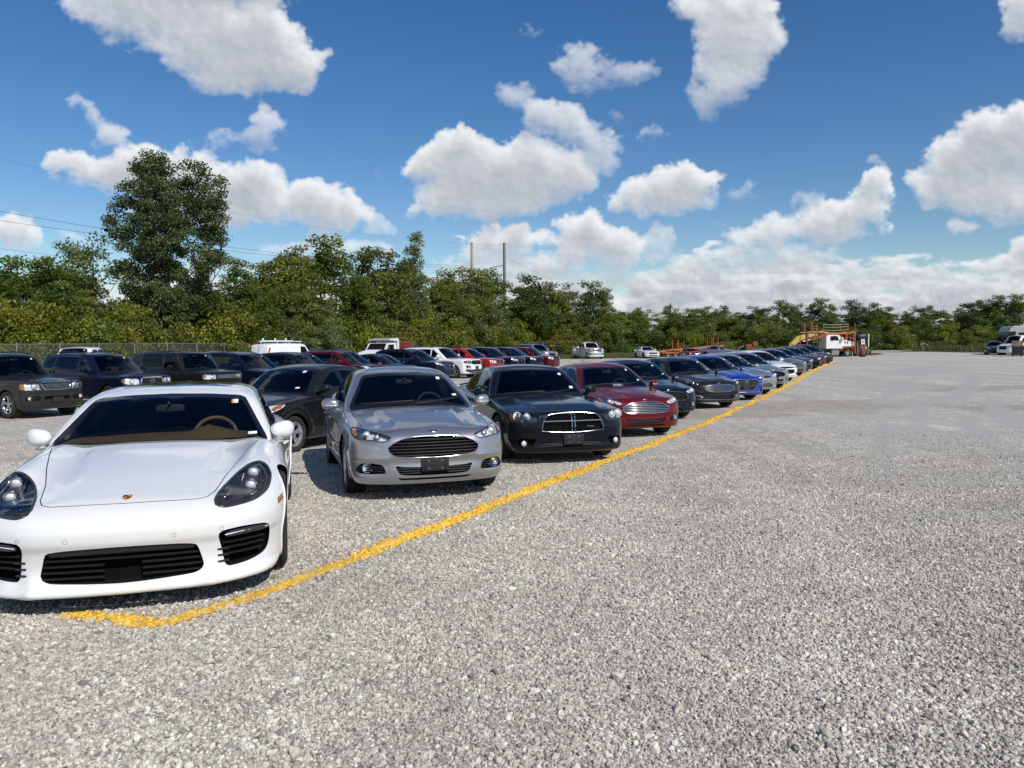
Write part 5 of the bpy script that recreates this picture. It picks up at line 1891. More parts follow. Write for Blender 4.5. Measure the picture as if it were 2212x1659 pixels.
def build_sky():
    st = 1.25
    xs, ys = np.arange(-260, 2480, st, dtype=np.float32), np.arange(-300, 770, st, dtype=np.float32)
    X, Y = np.meshgrid(xs, ys)
    D, D2, stn, B0, wl = cloud_field(X, Y)
    base = np.zeros_like(D)                     # cloud bases and lee sides fade out, tops are crisp
    n = 16
    base[n:-n] = B0[:-2 * n] - B0[2 * n:]
    soft = sstep(-.35, .6, base)
    dens = np.clip(D - .02, 0, 2)
    al = 1 - np.exp(-(dens * (4.2 - 2.3 * soft)) ** 1.45)
    al = al * np.clip(.50 + 1.1 * (wl - .35), .42, 1)
    T = np.clip(dens, 0, 1.0)
    # light comes from above, a little from the right: what lies above shades what lies below
    occ = np.zeros_like(T)
    for k in range(1, 46):
        dx, dy = int(round(.42 * k)), k
        sh = np.zeros_like(T)
        sh[dy:, :T.shape[1] - dx] = T[:-dy, dx:]
        occ += sh * (1 - k / 60)
    tl = np.exp(-np.maximum(occ - 2, 0) * .046)
    lo = fbm(X / 58, Y / 48, 72, 6, .55)
    rel = np.zeros_like(T)
    rel[6:, :-6] = lo[6:, :-6] - lo[:-6, 6:]
    br = .31 + .72 * tl + .42 * np.clip(rel, -.2, .2)
    deck = sstep(-.1, .35, D2) * sstep(520, 600, Y)
    lit = sstep(.0, .22, fbm(X / 66, Y / 20, 141, 6, .55) - .47)
    bd = .46 + .34 * tl + .16 * lit + .25 * np.clip(stn, -.2, .25) + .6 * np.clip(rel, -.2, .2)
    br = br * (1 - deck) + deck * bd
    br = np.clip(br, .22, 1.05)
    # to bearing / elevation
    W, H = 5632, 1408
    az = (np.arange(W, dtype=np.float32) + .5) / W * 2 * math.pi - math.pi
    el = (np.arange(H, dtype=np.float32) + .5) / H * math.pi / 2
    A, E = np.meshgrid(az, el)
    d = np.stack([np.sin(A) * np.cos(E), np.cos(A) * np.cos(E), np.sin(E)], -1)
    f = d @ np.array(CAM_F, dtype=np.float32)
    f = np.maximum(f, 1e-3)
    ox = CXP + FPX * (d @ np.array(CAM_R, dtype=np.float32)) / f
    oy = CYP - FPX * (d @ np.array(CAM_U, dtype=np.float32)) / f
    u, v = (ox - xs[0]) / st, (oy - ys[0]) / st
    ins = (u > 0) & (u < len(xs) - 2) & (v > 0) & (v < len(ys) - 2) & (f > .2)
    ui, vi = np.clip(u, 0, len(xs) - 2).astype(int), np.clip(v, 0, len(ys) - 2).astype(int)
    fu, fv = np.clip(u - ui, 0, 1), np.clip(v - vi, 0, 1)
    def samp(a):
        return (a[vi, ui] * (1 - fu) + a[vi, ui + 1] * fu) * (1 - fv) + (a[vi + 1, ui] * (1 - fu) + a[vi + 1, ui + 1] * fu) * fv
    # the rest of the dome: the same kind of broken cumulus, lower detail
    hx, hy = A[::4, ::4] * 5.2, 2.6 / (np.tan(E[::4, ::4]) + .28)
    g = fbm(hx + 3 * np.cos(A[::4, ::4]), hy * 2, 201, 5)
    ga = np.repeat(np.repeat(sstep(.56, .70, g) * (1 - sstep(.5, .95, E[::4, ::4])), 4, 0), 4, 1)
    gb = np.repeat(np.repeat(.95 - .8 * np.clip(g - .52, 0, .4), 4, 0), 4, 1)
    edge = np.clip(np.minimum(np.minimum(u, len(xs) - 2 - u) / 60, v / 60), 0, 1) * ins
    a = samp(al) * edge + ga * (1 - edge)
    b = samp(br) * edge + gb * (1 - edge)
    px = np.ones((H, W, 4), np.float32)
    px[..., 0], px[..., 1], px[..., 2] = a, b, 0
    im = bpy.data.images.new('cloud_layer', W, H, alpha=False)
    im.colorspace_settings.name = 'Non-Color'
    im.pixels.foreach_set(px.ravel())
    im.update()
    im.pack()
    w = bpy.data.worlds.new('World')
    SC.world = w
    w.use_nodes = True
    nt = w.node_tree
    nt.nodes.clear()
    out = nt.nodes.new('ShaderNodeOutputWorld')
    sk = nt.nodes.new('ShaderNodeTexSky')
    sk.sky_type = 'NISHITA'
    sk.sun_disc = False
    sk.sun_elevation = math.radians(SUN_EL)
    sk.sun_rotation = math.atan2(-SUN_DIR.x, -SUN_DIR.y)
    sk.air_density, sk.dust_density, sk.ozone_density, sk.altitude = 1.0, .12, 1.6, 100
    bg = nt.nodes.new('ShaderNodeBackground')
    bg.inputs[1].default_value = .098
    hs = nt.nodes.new('ShaderNodeHueSaturation')
    hs.inputs['Saturation'].default_value = 1.36
    hs.inputs['Hue'].default_value = .507
    nt.links.new(sk.outputs[0], hs.inputs['Color'])
    nt.links.new(hs.outputs[0], bg.inputs[0])
    tc = nt.nodes.new('ShaderNodeTexCoord')
    sp = nt.nodes.new('ShaderNodeSeparateXYZ')
    nt.links.new(tc.outputs['Generated'], sp.inputs[0])

    def mth(op, a, b=None):
        n = nt.nodes.new('ShaderNodeMath')
        n.operation = op
        for i, q in enumerate((a, b)):
            if q is None:
                continue
            if isinstance(q, (int, float)):
                n.inputs[i].default_value = q
            else:
                nt.links.new(q, n.inputs[i])
        return n.outputs[0]

    azn = mth('ARCTAN2', sp.outputs['X'], sp.outputs['Y'])
    eln = mth('ARCSINE', mth('MINIMUM', sp.outputs['Z'], 1.0))
    cb = nt.nodes.new('ShaderNodeCombineXYZ')
    nt.links.new(mth('MULTIPLY_ADD', azn, 1 / (2 * math.pi)), cb.inputs[0])
    cb.inputs[0].links[0].from_node.inputs[2].default_value = .5
    nt.links.new(mth('MULTIPLY', eln, 2 / math.pi), cb.inputs[1])
    ti = nt.nodes.new('ShaderNodeTexImage')
    ti.image = im
    ti.extension = 'EXTEND'
    ti.interpolation = 'Cubic'
    nt.links.new(cb.outputs[0], ti.inputs[0])
    sc_ = nt.nodes.new('ShaderNodeSeparateColor')
    nt.links.new(ti.outputs[0], sc_.inputs[0])
    rp = nt.nodes.new('ShaderNodeValToRGB')
    e = rp.color_ramp.elements
    e[0].position, e[0].color = .25, (.30, .345, .42, 1)
    e[1].position, e[1].color = 1.0, (.90, .915, .93, 1)
    m = e.new(.62)
    m.color = (.56, .59, .63, 1)
    nt.links.new(sc_.outputs[1], rp.inputs[0])
    bc = nt.nodes.new('ShaderNodeBackground')
    bc.inputs[1].default_value = 1.0
    nt.links.new(rp.outputs[0], bc.inputs[0])
    mx = nt.nodes.new('ShaderNodeMixShader')
    nt.links.new(sc_.outputs[0], mx.inputs[0])
    nt.links.new(bg.outputs[0], mx.inputs[1])
    nt.links.new(bc.outputs[0], mx.inputs[2])
    nt.links.new(mx.outputs[0], out.inputs[0])


build_sky()
_l = bpy.data.lights.new('sun', 'SUN')
_l.energy = 4.0
_l.angle = math.radians(.5)
_l.color = (1, .955, .89)
sun = bpy.data.objects.new('sun', _l)
COL.objects.link(sun)
_d = SUN_DIR * math.cos(math.radians(SUN_EL)) + Vector((0, 0, -math.sin(math.radians(SUN_EL))))
sun.rotation_euler = _d.to_track_quat('-Z', 'Y').to_euler()
sun.location = (20, -20, 30)

_c = bpy.data.cameras.new('camera')
cam = bpy.data.objects.new('camera', _c)
COL.objects.link(cam)
SC.camera = cam
_c.sensor_width, _c.lens = 36, 36 * FPX / 2212
_c.clip_start, _c.clip_end = .1, 6000
cam.matrix_world = Matrix(((CAM_R.x, CAM_U.x, -CAM_F.x, 0), (CAM_R.y, CAM_U.y, -CAM_F.y, 0), (CAM_R.z, CAM_U.z, -CAM_F.z, CAMZ), (0, 0, 0, 1)))
SC.view_settings.view_transform = 'Standard'
SC.view_settings.look = 'None'
SC.view_settings.exposure = 0
SC.view_settings.gamma = 1
SC.render.resolution_x, SC.render.resolution_y = 1024, 768
SC.cycles.max_bounces = 8
SC.cycles.transparent_max_bounces = 24
# ------------------------------------------------------------------ ground
# the fence line runs beside the lot; everything beyond it is rough grass
FENCE = [(-48.0, 29.0), (-34.2, 51.4), (0.0, 122.0), (33.0, 160.0)]
LINE = [(-2.66, 4.56), (-2.37, 4.5), (-2.07, 4.37), (-1.92, 4.55), (-1.69, 4.9), (-1.48, 5.31), (-1.21, 5.88), (-0.89, 6.58), (-0.43, 7.5), (0.1, 8.75), (1.52, 11.84), (3.53, 15.99), (6.36, 21.83), (10.24, 29.64), (14.3, 38.3), (18.9, 48.2), (23.4, 57.6), (28.0, 67.0)]


def seg_dist(px, py, poly):
    d = np.full(np.shape(px), 1e9)
    for (ax, ay), (bx, by) in zip(poly[:-1], poly[1:]):
        vx, vy = bx - ax, by - ay
        t = np.clip(((px - ax) * vx + (py - ay) * vy) / (vx * vx + vy * vy), 0, 1)
        d = np.minimum(d, np.hypot(px - ax - t * vx, py - ay - t * vy))
    return d


def sheet(name, xs, ys, mat, dz=0., keep=None):
    X, Y = np.meshgrid(xs, ys)
    Z = gz_np(X, Y) + dz
    V = np.stack([X.ravel(), Y.ravel(), Z.ravel()], 1)
    nx = len(xs)
    F = [(j * nx + i, j * nx + i + 1, (j + 1) * nx + i + 1, (j + 1) * nx + i) for j in range(len(ys) - 1) for i in range(nx - 1)]
    if keep is not None:
        k = keep(X, Y).ravel()
        F = [f for f in F if all(k[q] for q in f)]
    me = bpy.data.meshes.new(name)
    me.from_pydata(V.tolist(), [], F)
    me.polygons.foreach_set('use_smooth', np.ones(len(F), bool))
    me.update()
    o = link(name, me, mat)
    o['kind'] = 'structure'
    return o


def mixn(nt, a, b, fac, blend='MIX'):
    m = nd(nt, 'ShaderNodeMix', data_type='RGBA', blend_type=blend)
    for k, v in (('A', a), ('B', b)):
        if isinstance(v, tuple):
            m.inputs[k].default_value = (*v, 1)
        else:
            nt.links.new(v, m.inputs[k])
    if isinstance(fac, (int, float)):
        m.inputs['Factor'].default_value = fac
    else:
        nt.links.new(fac, m.inputs['Factor'])
    return m.outputs['Result']


def maprange(nt, v, a, b, c, d, smooth=False):
    m = nd(nt, 'ShaderNodeMapRange')
    if smooth:
        m.interpolation_type = 'SMOOTHSTEP'
    for k, q in (('From Min', a), ('From Max', b), ('To Min', c), ('To Max', d)):
        m.inputs[k].default_value = q
    nt.links.new(v, m.inputs['Value'])
    return m.outputs['Result']


def ramp(nt, v, stops, const=False):
    r = nd(nt, 'ShaderNodeValToRGB')
    if const:
        r.color_ramp.interpolation = 'CONSTANT'
    e = r.color_ramp.elements
    while len(e) < len(stops):
        e.new(.5)
    for q, (p, c) in zip(e, stops):
        q.position, q.color = p, (*c, 1)
    nt.links.new(v, r.inputs[0])
    return r.outputs[0]


STONES = [(0, (0.204, 0.187, 0.167)), (0.13, (0.343, 0.315, 0.27)), (0.34, (0.449, 0.412, 0.346)), (0.58, (0.524, 0.483, 0.412)), (0.76, (0.611, 0.57, 0.492)), (0.9, (0.728, 0.682, 0.596)), (0.97, (0.42, 0.375, 0.31))]


def ground_noise(nt, pos, scale, detail=4., off=0., rough=.5):
    n = nd(nt, 'ShaderNodeTexNoise', Scale=scale, Detail=detail, Roughness=rough)
    nt.links.new(pos, n.inputs['Vector'])
    return n.outputs['Fac']


def patches(nt, pos):
    """worn tracks, damp and dusty patches of the lot, in metres on the ground"""
    sp = nd(nt, 'ShaderNodeSeparateXYZ')
    nt.links.new(pos, sp.inputs[0])
    wob = ground_noise(nt, pos, .35, 5.)

    def spot(cx, cy, rx, ry, ang=0.):
        mp = nd(nt, 'ShaderNodeMapping', vector_type='TEXTURE')
        mp.inputs['Location'].default_value = (cx, cy, 0)
        mp.inputs['Rotation'].default_value = (0, 0, ang)
        mp.inputs['Scale'].default_value = (rx, ry, 1e3)
        nt.links.new(pos, mp.inputs['Vector'])
        ln = nd(nt, 'ShaderNodeVectorMath', operation='LENGTH')
        nt.links.new(mp.outputs[0], ln.inputs[0])
        a = nd(nt, 'ShaderNodeMath', operation='ADD')
        nt.links.new(ln.outputs['Value'], a.inputs[0])
        b = maprange(nt, wob, .3, .7, -.45, .45)
        nt.links.new(b, a.inputs[1])
        return maprange(nt, a.outputs[0], .55, 1.15, 1, 0, True)

    def mx(vals):
        o = vals[0]
        for v in vals[1:]:
            m = nd(nt, 'ShaderNodeMath', operation='MAXIMUM')
            nt.links.new(o, m.inputs[0])
            nt.links.new(v, m.inputs[1])
            o = m.outputs[0]
        return o
    dirt = mx([spot(9.5, 22.5, 4.2, 2.4, .25), spot(6.0, 20.2, 2.8, 1.0, .1), spot(14.5, 21.5, 2.6, 1.2, 0), spot(3.2, 6.0, .8, .55, .5), spot(2.35, 3.9, .35, .25, .2), spot(20, 30, 5, 1.5, .3)])
    dust = mx([spot(11.2, 21, .35, 9, -.51), spot(12.9, 20.2, .35, 9, -.51), spot(6.6, 13.6, .3, 7, -.45), spot(8.3, 13.0, .3, 7, -.45), spot(17, 33, .5, 12, -.55), spot(19.2, 32.2, .5, 12, -.55), spot(13.5, 24.5, 3.4, 1.0, .7), spot(8.8, 19.0, 1.4, .5, .1), spot(11.0, 14.0, 1.6, .45, 1.1), spot(5.2, 9.2, 1.0, .35, .9), spot(3.9, 7.2, .8, .25, .9), spot(17, 34, 6, 1.6, .9), spot(24, 45, 9, 2.2, .9), spot(15, 52, 9, 2, .5), spot(-.5, 45, 5, 3, .5)])
    return dirt, dust


def gravel_material():
    m, nt, out = new_mat('gravel')
    geo = nd(nt, 'ShaderNodeNewGeometry')
    pos = geo.outputs['Position']
    vo = nd(nt, 'ShaderNodeTexVoronoi', Scale=62., Randomness=1.)
    nt.links.new(pos, vo.inputs['Vector'])
    sc_ = nd(nt, 'ShaderNodeSeparateColor')
    nt.links.new(vo.outputs['Color'], sc_.inputs[0])
    col = ramp(nt, sc_.outputs[0], STONES)
    v2 = nd(nt, 'ShaderNodeTexVoronoi', Scale=24., Randomness=1.)
    nt.links.new(pos, v2.inputs['Vector'])
    s2 = nd(nt, 'ShaderNodeSeparateColor')
    nt.links.new(v2.outputs['Color'], s2.inputs[0])
    big = maprange(nt, s2.outputs[1], 0, 1, .80, 1.16)
    col = mixn(nt, col, big, 1., 'MULTIPLY')
    n1 = maprange(nt, ground_noise(nt, pos, 2.6, 6., rough=.7), .3, .7, .80, 1.17)
    col = mixn(nt, col, n1, 1., 'MULTIPLY')
    n3 = maprange(nt, ground_noise(nt, pos, 9., 5., rough=.8), .32, .68, .74, 1.26)
    col = mixn(nt, col, n3, 1., 'MULTIPLY')
    n2 = maprange(nt, ground_noise(nt, pos, .18, 5.), .35, .65, .94, 1.10)
    col = mixn(nt, col, n2, 1., 'MULTIPLY')
    # wheel lanes run along the rows: long streaks
    mp = nd(nt, 'ShaderNodeMapping')
    mp.inputs['Rotation'].default_value = (0, 0, math.radians(27))
    mp.inputs['Scale'].default_value = (.9, .045, 1)
    nt.links.new(pos, mp.inputs['Vector'])
    lane = maprange(nt, ground_noise(nt, mp.outputs[0], 1., 4., rough=.6), .35, .65, .90, 1.14)
    col = mixn(nt, col, lane, 1., 'MULTIPLY')
    dirt, dust = patches(nt, pos)
    fine = maprange(nt, ground_noise(nt, pos, 30., 4., rough=.7), .3, .7, .8, 1.15)
    d1 = mixn(nt, (.30, .265, .21), fine, 1., 'MULTIPLY')
    dm = nd(nt, 'ShaderNodeMath', operation='MULTIPLY')
    nt.links.new(dirt, dm.inputs[0])
    dm.inputs[1].default_value = .5
    col = mixn(nt, col, d1, dm.outputs[0])
    d2 = mixn(nt, (.44, .425, .39), fine, 1., 'MULTIPLY')
    um = nd(nt, 'ShaderNodeMath', operation='MULTIPLY')
    nt.links.new(dust, um.inputs[0])
    um.inputs[1].default_value = .85
    col = mixn(nt, col, d2, um.outputs[0])
    b = bsdf(nt, rough=.9, spec=.25)
    nt.links.new(col, b.inputs['Base Color'])
    bp = nd(nt, 'ShaderNodeBump', Strength=.6, Distance=.012)
    inv = maprange(nt, vo.outputs['Distance'], 0, .7, 1, 0)
    nt.links.new(inv, bp.inputs['Height'])
    nt.links.new(bp.outputs['Normal'], b.inputs['Normal'])
    nt.links.new(b.outputs[0], out.inputs[0])
    return m


def grass_material():
    m, nt, out = new_mat('rough_grass_ground')
    geo = nd(nt, 'ShaderNodeNewGeometry')
    pos = geo.outputs['Position']
    a = ground_noise(nt, pos, .25, 6., rough=.65)
    col = ramp(nt, a, [(.3, (.060, .070, .022)), (.5, (.095, .098, .036)), (.68, (.16, .14, .07))])
    f = maprange(nt, ground_noise(nt, pos, 9., 5., rough=.75), .3, .7, .65, 1.3)
    col = mixn(nt, col, f, 1., 'MULTIPLY')
    b = bsdf(nt, rough=.95, spec=.1)
    nt.links.new(col, b.inputs['Base Color'])
    bp = nd(nt, 'ShaderNodeBump', Strength=.8, Distance=.15)
    nt.links.new(ground_noise(nt, pos, 5., 5., rough=.75), bp.inputs['Height'])
    nt.links.new(bp.outputs['Normal'], b.inputs['Normal'])
    nt.links.new(b.outputs[0], out.inputs[0])
    return m


M_GRAVEL = gravel_material()
M_GRASS = grass_material()
sheet('ground', np.concatenate([np.linspace(-1500, -120, 12), np.linspace(-100, 140, 60), np.linspace(170, 1800, 14)]), np.concatenate([np.linspace(-60, 260, 80), np.linspace(300, 4000, 16)]), M_GRASS, -.03)

# far side of the lot: an uneven edge a few metres inside the fence, then along the far end
EDGE_PTS = [(-60, 12), (-40, 40), (-24, 66), (-6, 88), (5, 93.5), (15, 92.5), (30, 88), (38.5, 86.0), (44, 92), (49, 104), (54, 110), (58, 104), (57, 96), (66, 86.5), (80, 83), (110, 82), (110, -20), (-60, -20)]


def in_lot(X, Y):
    x, y = X.ravel(), Y.ravel()
    w = 1.1 * (fbm(x / 5.3 + 40, y / 5.3 + 40, 301, 4) - .5) * np.clip(y / 60, 0, 1) * 2
    return inpoly(x + w, y + w * .8, EDGE_PTS).reshape(X.shape)


sheet('gravel_lot', np.arange(-60, 110, .8), np.concatenate([np.arange(-12, 60, 1.2), np.arange(60, 112, .5)]), M_GRAVEL, 0., in_lot)
# the pale track that leaves the lot at the far right
m_track = simple('track_dust', (.33, .305, .26), .95, var=.25, scale=.8)
TRACK = [(48, 101), (56, 118), (70, 135), (90, 150), (130, 165)]
tv, tf = [], []
for i in range(len(TRACK)):
    a = Vector(TRACK[max(0, i - 1)])
    b = Vector(TRACK[min(len(TRACK) - 1, i + 1)])
    t = (b - a).normalized()
    nrm = Vector((-t.y, t.x))
    for s in (-3.2, 3.2):
        p = Vector(TRACK[i]) + nrm * s
        tv.append((p.x, p.y, gz(p.x, p.y) + .004))
me = bpy.data.meshes.new('track')
me.from_pydata(tv, [], [(2 * i, 2 * i + 1, 2 * i + 3, 2 * i + 2) for i in range(len(TRACK) - 1)])
link('track', me, m_track)['kind'] = 'structure'
# a hard pale strip further off, behind the pipes
me = bpy.data.meshes.new('far_path')
me.from_pydata([(40, 150, gz(40, 150) + .01), (150, 150, gz(150, 150) + .01), (150, 156, gz(150, 156) + .01), (40, 156, gz(40, 156) + .01)], [], [(0, 1, 2, 3)])
link('far_path', me, m_track)['kind'] = 'structure'


# ---- loose stones close to the viewer, and the painted ones that make the line
def stone_nodes(name, mat):
    ng = bpy.data.node_groups.new(name, 'GeometryNodeTree')
    ng.interface.new_socket('Geometry', in_out='INPUT', socket_type='NodeSocketGeometry')
    ng.interface.new_socket('Geometry', in_out='OUTPUT', socket_type='NodeSocketGeometry')
    N, Lk = ng.nodes, ng.links
    gi, go = N.new('NodeGroupInput'), N.new('NodeGroupOutput')
    geos = []
    for k in range(4):
        ico = N.new('GeometryNodeMeshIcoSphere')
        ico.inputs['Radius'].default_value = 1
        ico.inputs['Subdivisions'].default_value = 2 if k < 3 else 1
        pos = N.new('GeometryNodeInputPosition')
        no = N.new('ShaderNodeTexNoise')
        no.noise_dimensions = '4D'
        no.inputs['W'].default_value = 3.7 * k
        no.inputs['Scale'].default_value = .95
        no.inputs['Detail'].default_value = 1.5
        Lk.new(pos.outputs[0], no.inputs['Vector'])
        mr = N.new('ShaderNodeMapRange')
        for a, b in (('From Min', .25), ('From Max', .75), ('To Min', -.62), ('To Max', .62)):
            mr.inputs[a].default_value = b
        Lk.new(no.outputs['Fac'], mr.inputs['Value'])
        vm = N.new('ShaderNodeVectorMath')
        vm.operation = 'SCALE'
        Lk.new(pos.outputs[0], vm.inputs[0])
        Lk.new(mr.outputs['Result'], vm.inputs['Scale'])
        sp = N.new('GeometryNodeSetPosition')
        Lk.new(ico.outputs[0], sp.inputs['Geometry'])
        Lk.new(vm.outputs[0], sp.inputs['Offset'])
        sm = N.new('GeometryNodeSetMaterial')
        sm.inputs['Material'].default_value = mat
        Lk.new(sp.outputs[0], sm.inputs[0])
        geos.append(sm.outputs[0])
    g2i = N.new('GeometryNodeGeometryToInstance')
    for g in reversed(geos):
        Lk.new(g, g2i.inputs[0])
    iop = N.new('GeometryNodeInstanceOnPoints')
    iop.inputs['Pick Instance'].default_value = True
    Lk.new(gi.outputs[0], iop.inputs['Points'])
    Lk.new(g2i.outputs[0], iop.inputs['Instance'])
    for nm, typ, sock in (('size', 'FLOAT_VECTOR', 'Scale'), ('turn', 'FLOAT_VECTOR', 'Rotation'), ('kind_of', 'INT', 'Instance Index')):
        at_ = N.new('GeometryNodeInputNamedAttribute')
        at_.data_type = typ
        at_.inputs['Name'].default_value = nm
        Lk.new(at_.outputs['Attribute'], iop.inputs[sock])
    Lk.new(iop.outputs[0], go.inputs[0])
    return ng


def stones(name, P, size, mat, flat=.62):
    n = len(P)
    me = bpy.data.meshes.new(name)
    me.vertices.add(n)
    me.vertices.foreach_set('co', P.astype(np.float32).ravel())
    a = me.attributes.new('size', 'FLOAT_VECTOR', 'POINT')
    s = size[:, None] * np.stack([rng.uniform(.75, 1.35, n), rng.uniform(.7, 1.1, n), rng.uniform(.65, 1.05, n) * flat / .62], 1)
    a.data.foreach_set('vector', s.astype(np.float32).ravel())
    a = me.attributes.new('turn', 'FLOAT_VECTOR', 'POINT')
    t = np.stack([rng.normal(0, .35, n), rng.normal(0, .35, n), rng.uniform(0, 6.28, n)], 1)
    a.data.foreach_set('vector', t.astype(np.float32).ravel())
    a = me.attributes.new('kind_of', 'INT', 'POINT')
    a.data.foreach_set('value', rng.integers(0, 4, n).astype(np.int32))
    o = link(name, me, mat)
    md = o.modifiers.new('stones', 'NODES')
    md.node_group = stone_nodes(name, mat)
    return o


def stone_material(name, stops, var=.25):
    m, nt, out = new_mat(name)
    oi = nd(nt, 'ShaderNodeObjectInfo')
    geo = nd(nt, 'ShaderNodeNewGeometry')
    col = ramp(nt, oi.outputs['Random'], stops)
    f = maprange(nt, ground_noise(nt, geo.outputs['Position'], 60., 3.), .3, .7, 1 - var, 1 + var)
    col = mixn(nt, col, f, 1., 'MULTIPLY')
    n2 = maprange(nt, ground_noise(nt, geo.outputs['Position'], .9, 5., rough=.6), .35, .65, .86, 1.10)
    col = mixn(nt, col, n2, 1., 'MULTIPLY')
    b = bsdf(nt, rough=.85, spec=.25)
    nt.links.new(col, b.inputs['Base Color'])
    nt.links.new(b.outputs[0], out.inputs[0])
    return m


M_STONE = stone_material('gravel_stones', STONES, .15)
M_YELLOW = stone_material('yellow_paint', [(0, (.66, .38, .03)), (.5, (.78, .48, .06)), (1, (.84, .58, .13))], .22)


def scatter():
    P = []
    for y0, y1, dens in ((2.2, 4.5, 5200), (4.5, 6.5, 4200), (6.5, 9, 2600), (9, 12, 1100), (12, 16, 260)):
        w = .70 * y1 + 1.3
        n = int(dens * 2 * w * (y1 - y0))
        q = np.stack([rng.uniform(-w, w, n), rng.uniform(y0, y1, n)], 1)
        P.append(q[np.abs(q[:, 0]) < .70 * q[:, 1] + 1.3])
    P = np.concatenate(P)
    d = seg_dist(P[:, 0], P[:, 1], LINE)
    wn = fbm(P[:, 0] * 3, P[:, 1] * 3, 411, 4)
    pr = sstep(.085 + .07 * (wn - .3), .03, d) * (.80 + .3 * (wn - .5))
    yl = rng.random(len(P)) < pr
    u_, v_ = P[:, 0] * .89 - P[:, 1] * .45, P[:, 0] * .45 + P[:, 1] * .89
    bald = .5 * fbm(P[:, 0] * .7 + 9, P[:, 1] * .7 + 5, 421, 5) + .5 * fbm(u_ * 1.1 + 9, v_ * .16 + 5, 431, 5)
    keep = rng.random(len(P)) < np.clip(1.15 - 2.2 * np.clip(bald - .50, 0, 1) * 2, .25, 1)
    r = rng.lognormal(math.log(.0061), .36, len(P)).clip(.003, .019)
    z = gz_np(P[:, 0], P[:, 1]) + r * .25
    Q = np.column_stack([P, z])
    a = stones('gravel_stones', Q[~yl & keep], r[~yl & keep], M_STONE)
    a['kind'] = 'stuff'
    # painted stones: the near part of the line stone by stone, further off in a strip
    yp, yr = [Q[yl]], [r[yl]]
    L = np.array(LINE)
    for (p, q) in zip(L[:-1], L[1:]):
        ln = np.hypot(*(q - p))
        if max(p[1], q[1]) < 6:
            continue
        n = int(ln * 420 / max(1, p[1] / 14))
        t = rng.random(n)
        off = rng.normal(0, .05, n) + .03 * np.sin(t * ln * 2.3)
        nr = np.array((-(q - p)[1], (q - p)[0])) / ln
        c = p + (q - p) * t[:, None] + nr * off[:, None]
        rr = rng.lognormal(math.log(.011), .3, n).clip(.005, .024) * max(1, p[1] / 22)
        yp.append(np.column_stack([c, gz_np(c[:, 0], c[:, 1]) + rr * .3]))
        yr.append(rr)
    b = stones('painted_line', np.concatenate(yp), np.concatenate(yr), M_YELLOW)
    b['kind'] = 'structure'


scatter()
# paint that has soaked between the stones, and the line before the second row
def paint_strip(name, line, w, cover):
    m, nt, out = new_mat(name)
    geo = nd(nt, 'ShaderNodeNewGeometry')
    pos = geo.outputs['Position']
    vo = nd(nt, 'ShaderNodeTexVoronoi', Scale=40.)
    nt.links.new(pos, vo.inputs['Vector'])
    sc_ = nd(nt, 'ShaderNodeSeparateColor')
    nt.links.new(vo.outputs['Color'], sc_.inputs[0])
    uv = nd(nt, 'ShaderNodeUVMap')
    sp = nd(nt, 'ShaderNodeSeparateXYZ')
    nt.links.new(uv.outputs[0], sp.inputs[0])
    ed = maprange(nt, sp.outputs['X'], .0, .75, cover, 0., False)
    wn = maprange(nt, ground_noise(nt, pos, 3., 5.), .3, .7, -.3, .3)
    ad = nd(nt, 'ShaderNodeMath', operation='ADD')
    nt.links.new(ed, ad.inputs[0])
    nt.links.new(wn, ad.inputs[1])
    gt = nd(nt, 'ShaderNodeMath', operation='LESS_THAN')
    nt.links.new(sc_.outputs[1], gt.inputs[0])
    nt.links.new(ad.outputs[0], gt.inputs[1])
    col = ramp(nt, sc_.outputs[0], [(0, (.60, .35, .03)), (.6, (.74, .45, .06)), (1, (.82, .55, .12))])
    b = bsdf(nt, rough=.85, spec=.2)
    nt.links.new(col, b.inputs['Base Color'])
    tr = nd(nt, 'ShaderNodeBsdfTransparent')
    ms = nd(nt, 'ShaderNodeMixShader')
    nt.links.new(gt.outputs[0], ms.inputs[0])
    nt.links.new(tr.outputs[0], ms.inputs[1])
    nt.links.new(b.outputs[0], ms.inputs[2])
    nt.links.new(ms.outputs[0], out.inputs[0])
    pts = []
    L = np.array(line, float)
    for p, q in zip(L[:-1], L[1:]):
        k = max(1, int(np.hypot(*(q - p)) / 1.0))
        pts += [p + (q - p) * i / k for i in range(k)]
    pts.append(L[-1])
    pts = np.array(pts)
    T = np.gradient(pts, axis=0)
    T /= np.linalg.norm(T, axis=1)[:, None]
    nr = np.stack([-T[:, 1], T[:, 0]], 1)
    V, UV = [], []
    for i, p in enumerate(pts):
        for s, u in ((-w, 1), (0, 0), (w, 1)):
            q = p + nr[i] * s
            V.append((q[0], q[1], gz(q[0], q[1]) + .005))
            UV.append(u)
    F = [(3 * i + j, 3 * i + j + 1, 3 * i + j + 4, 3 * i + j + 3) for i in range(len(pts) - 1) for j in range(2)]
    me = bpy.data.meshes.new(name)
    me.from_pydata(V, [], F)
    ul = me.uv_layers.new(name='UVMap')
    for lp in me.loops:
        ul.data[lp.index].uv = (UV[lp.vertex_index], 0)
    link(name, me, m)['kind'] = 'structure'


paint_strip('painted_line_base', LINE, .16, 1.15)
paint_strip('painted_line_second_row', [(-17.5, 11.5), (-13.2, 20.6), (-12.6, 22.0), (-2.3, 44.0)], .10, .62)
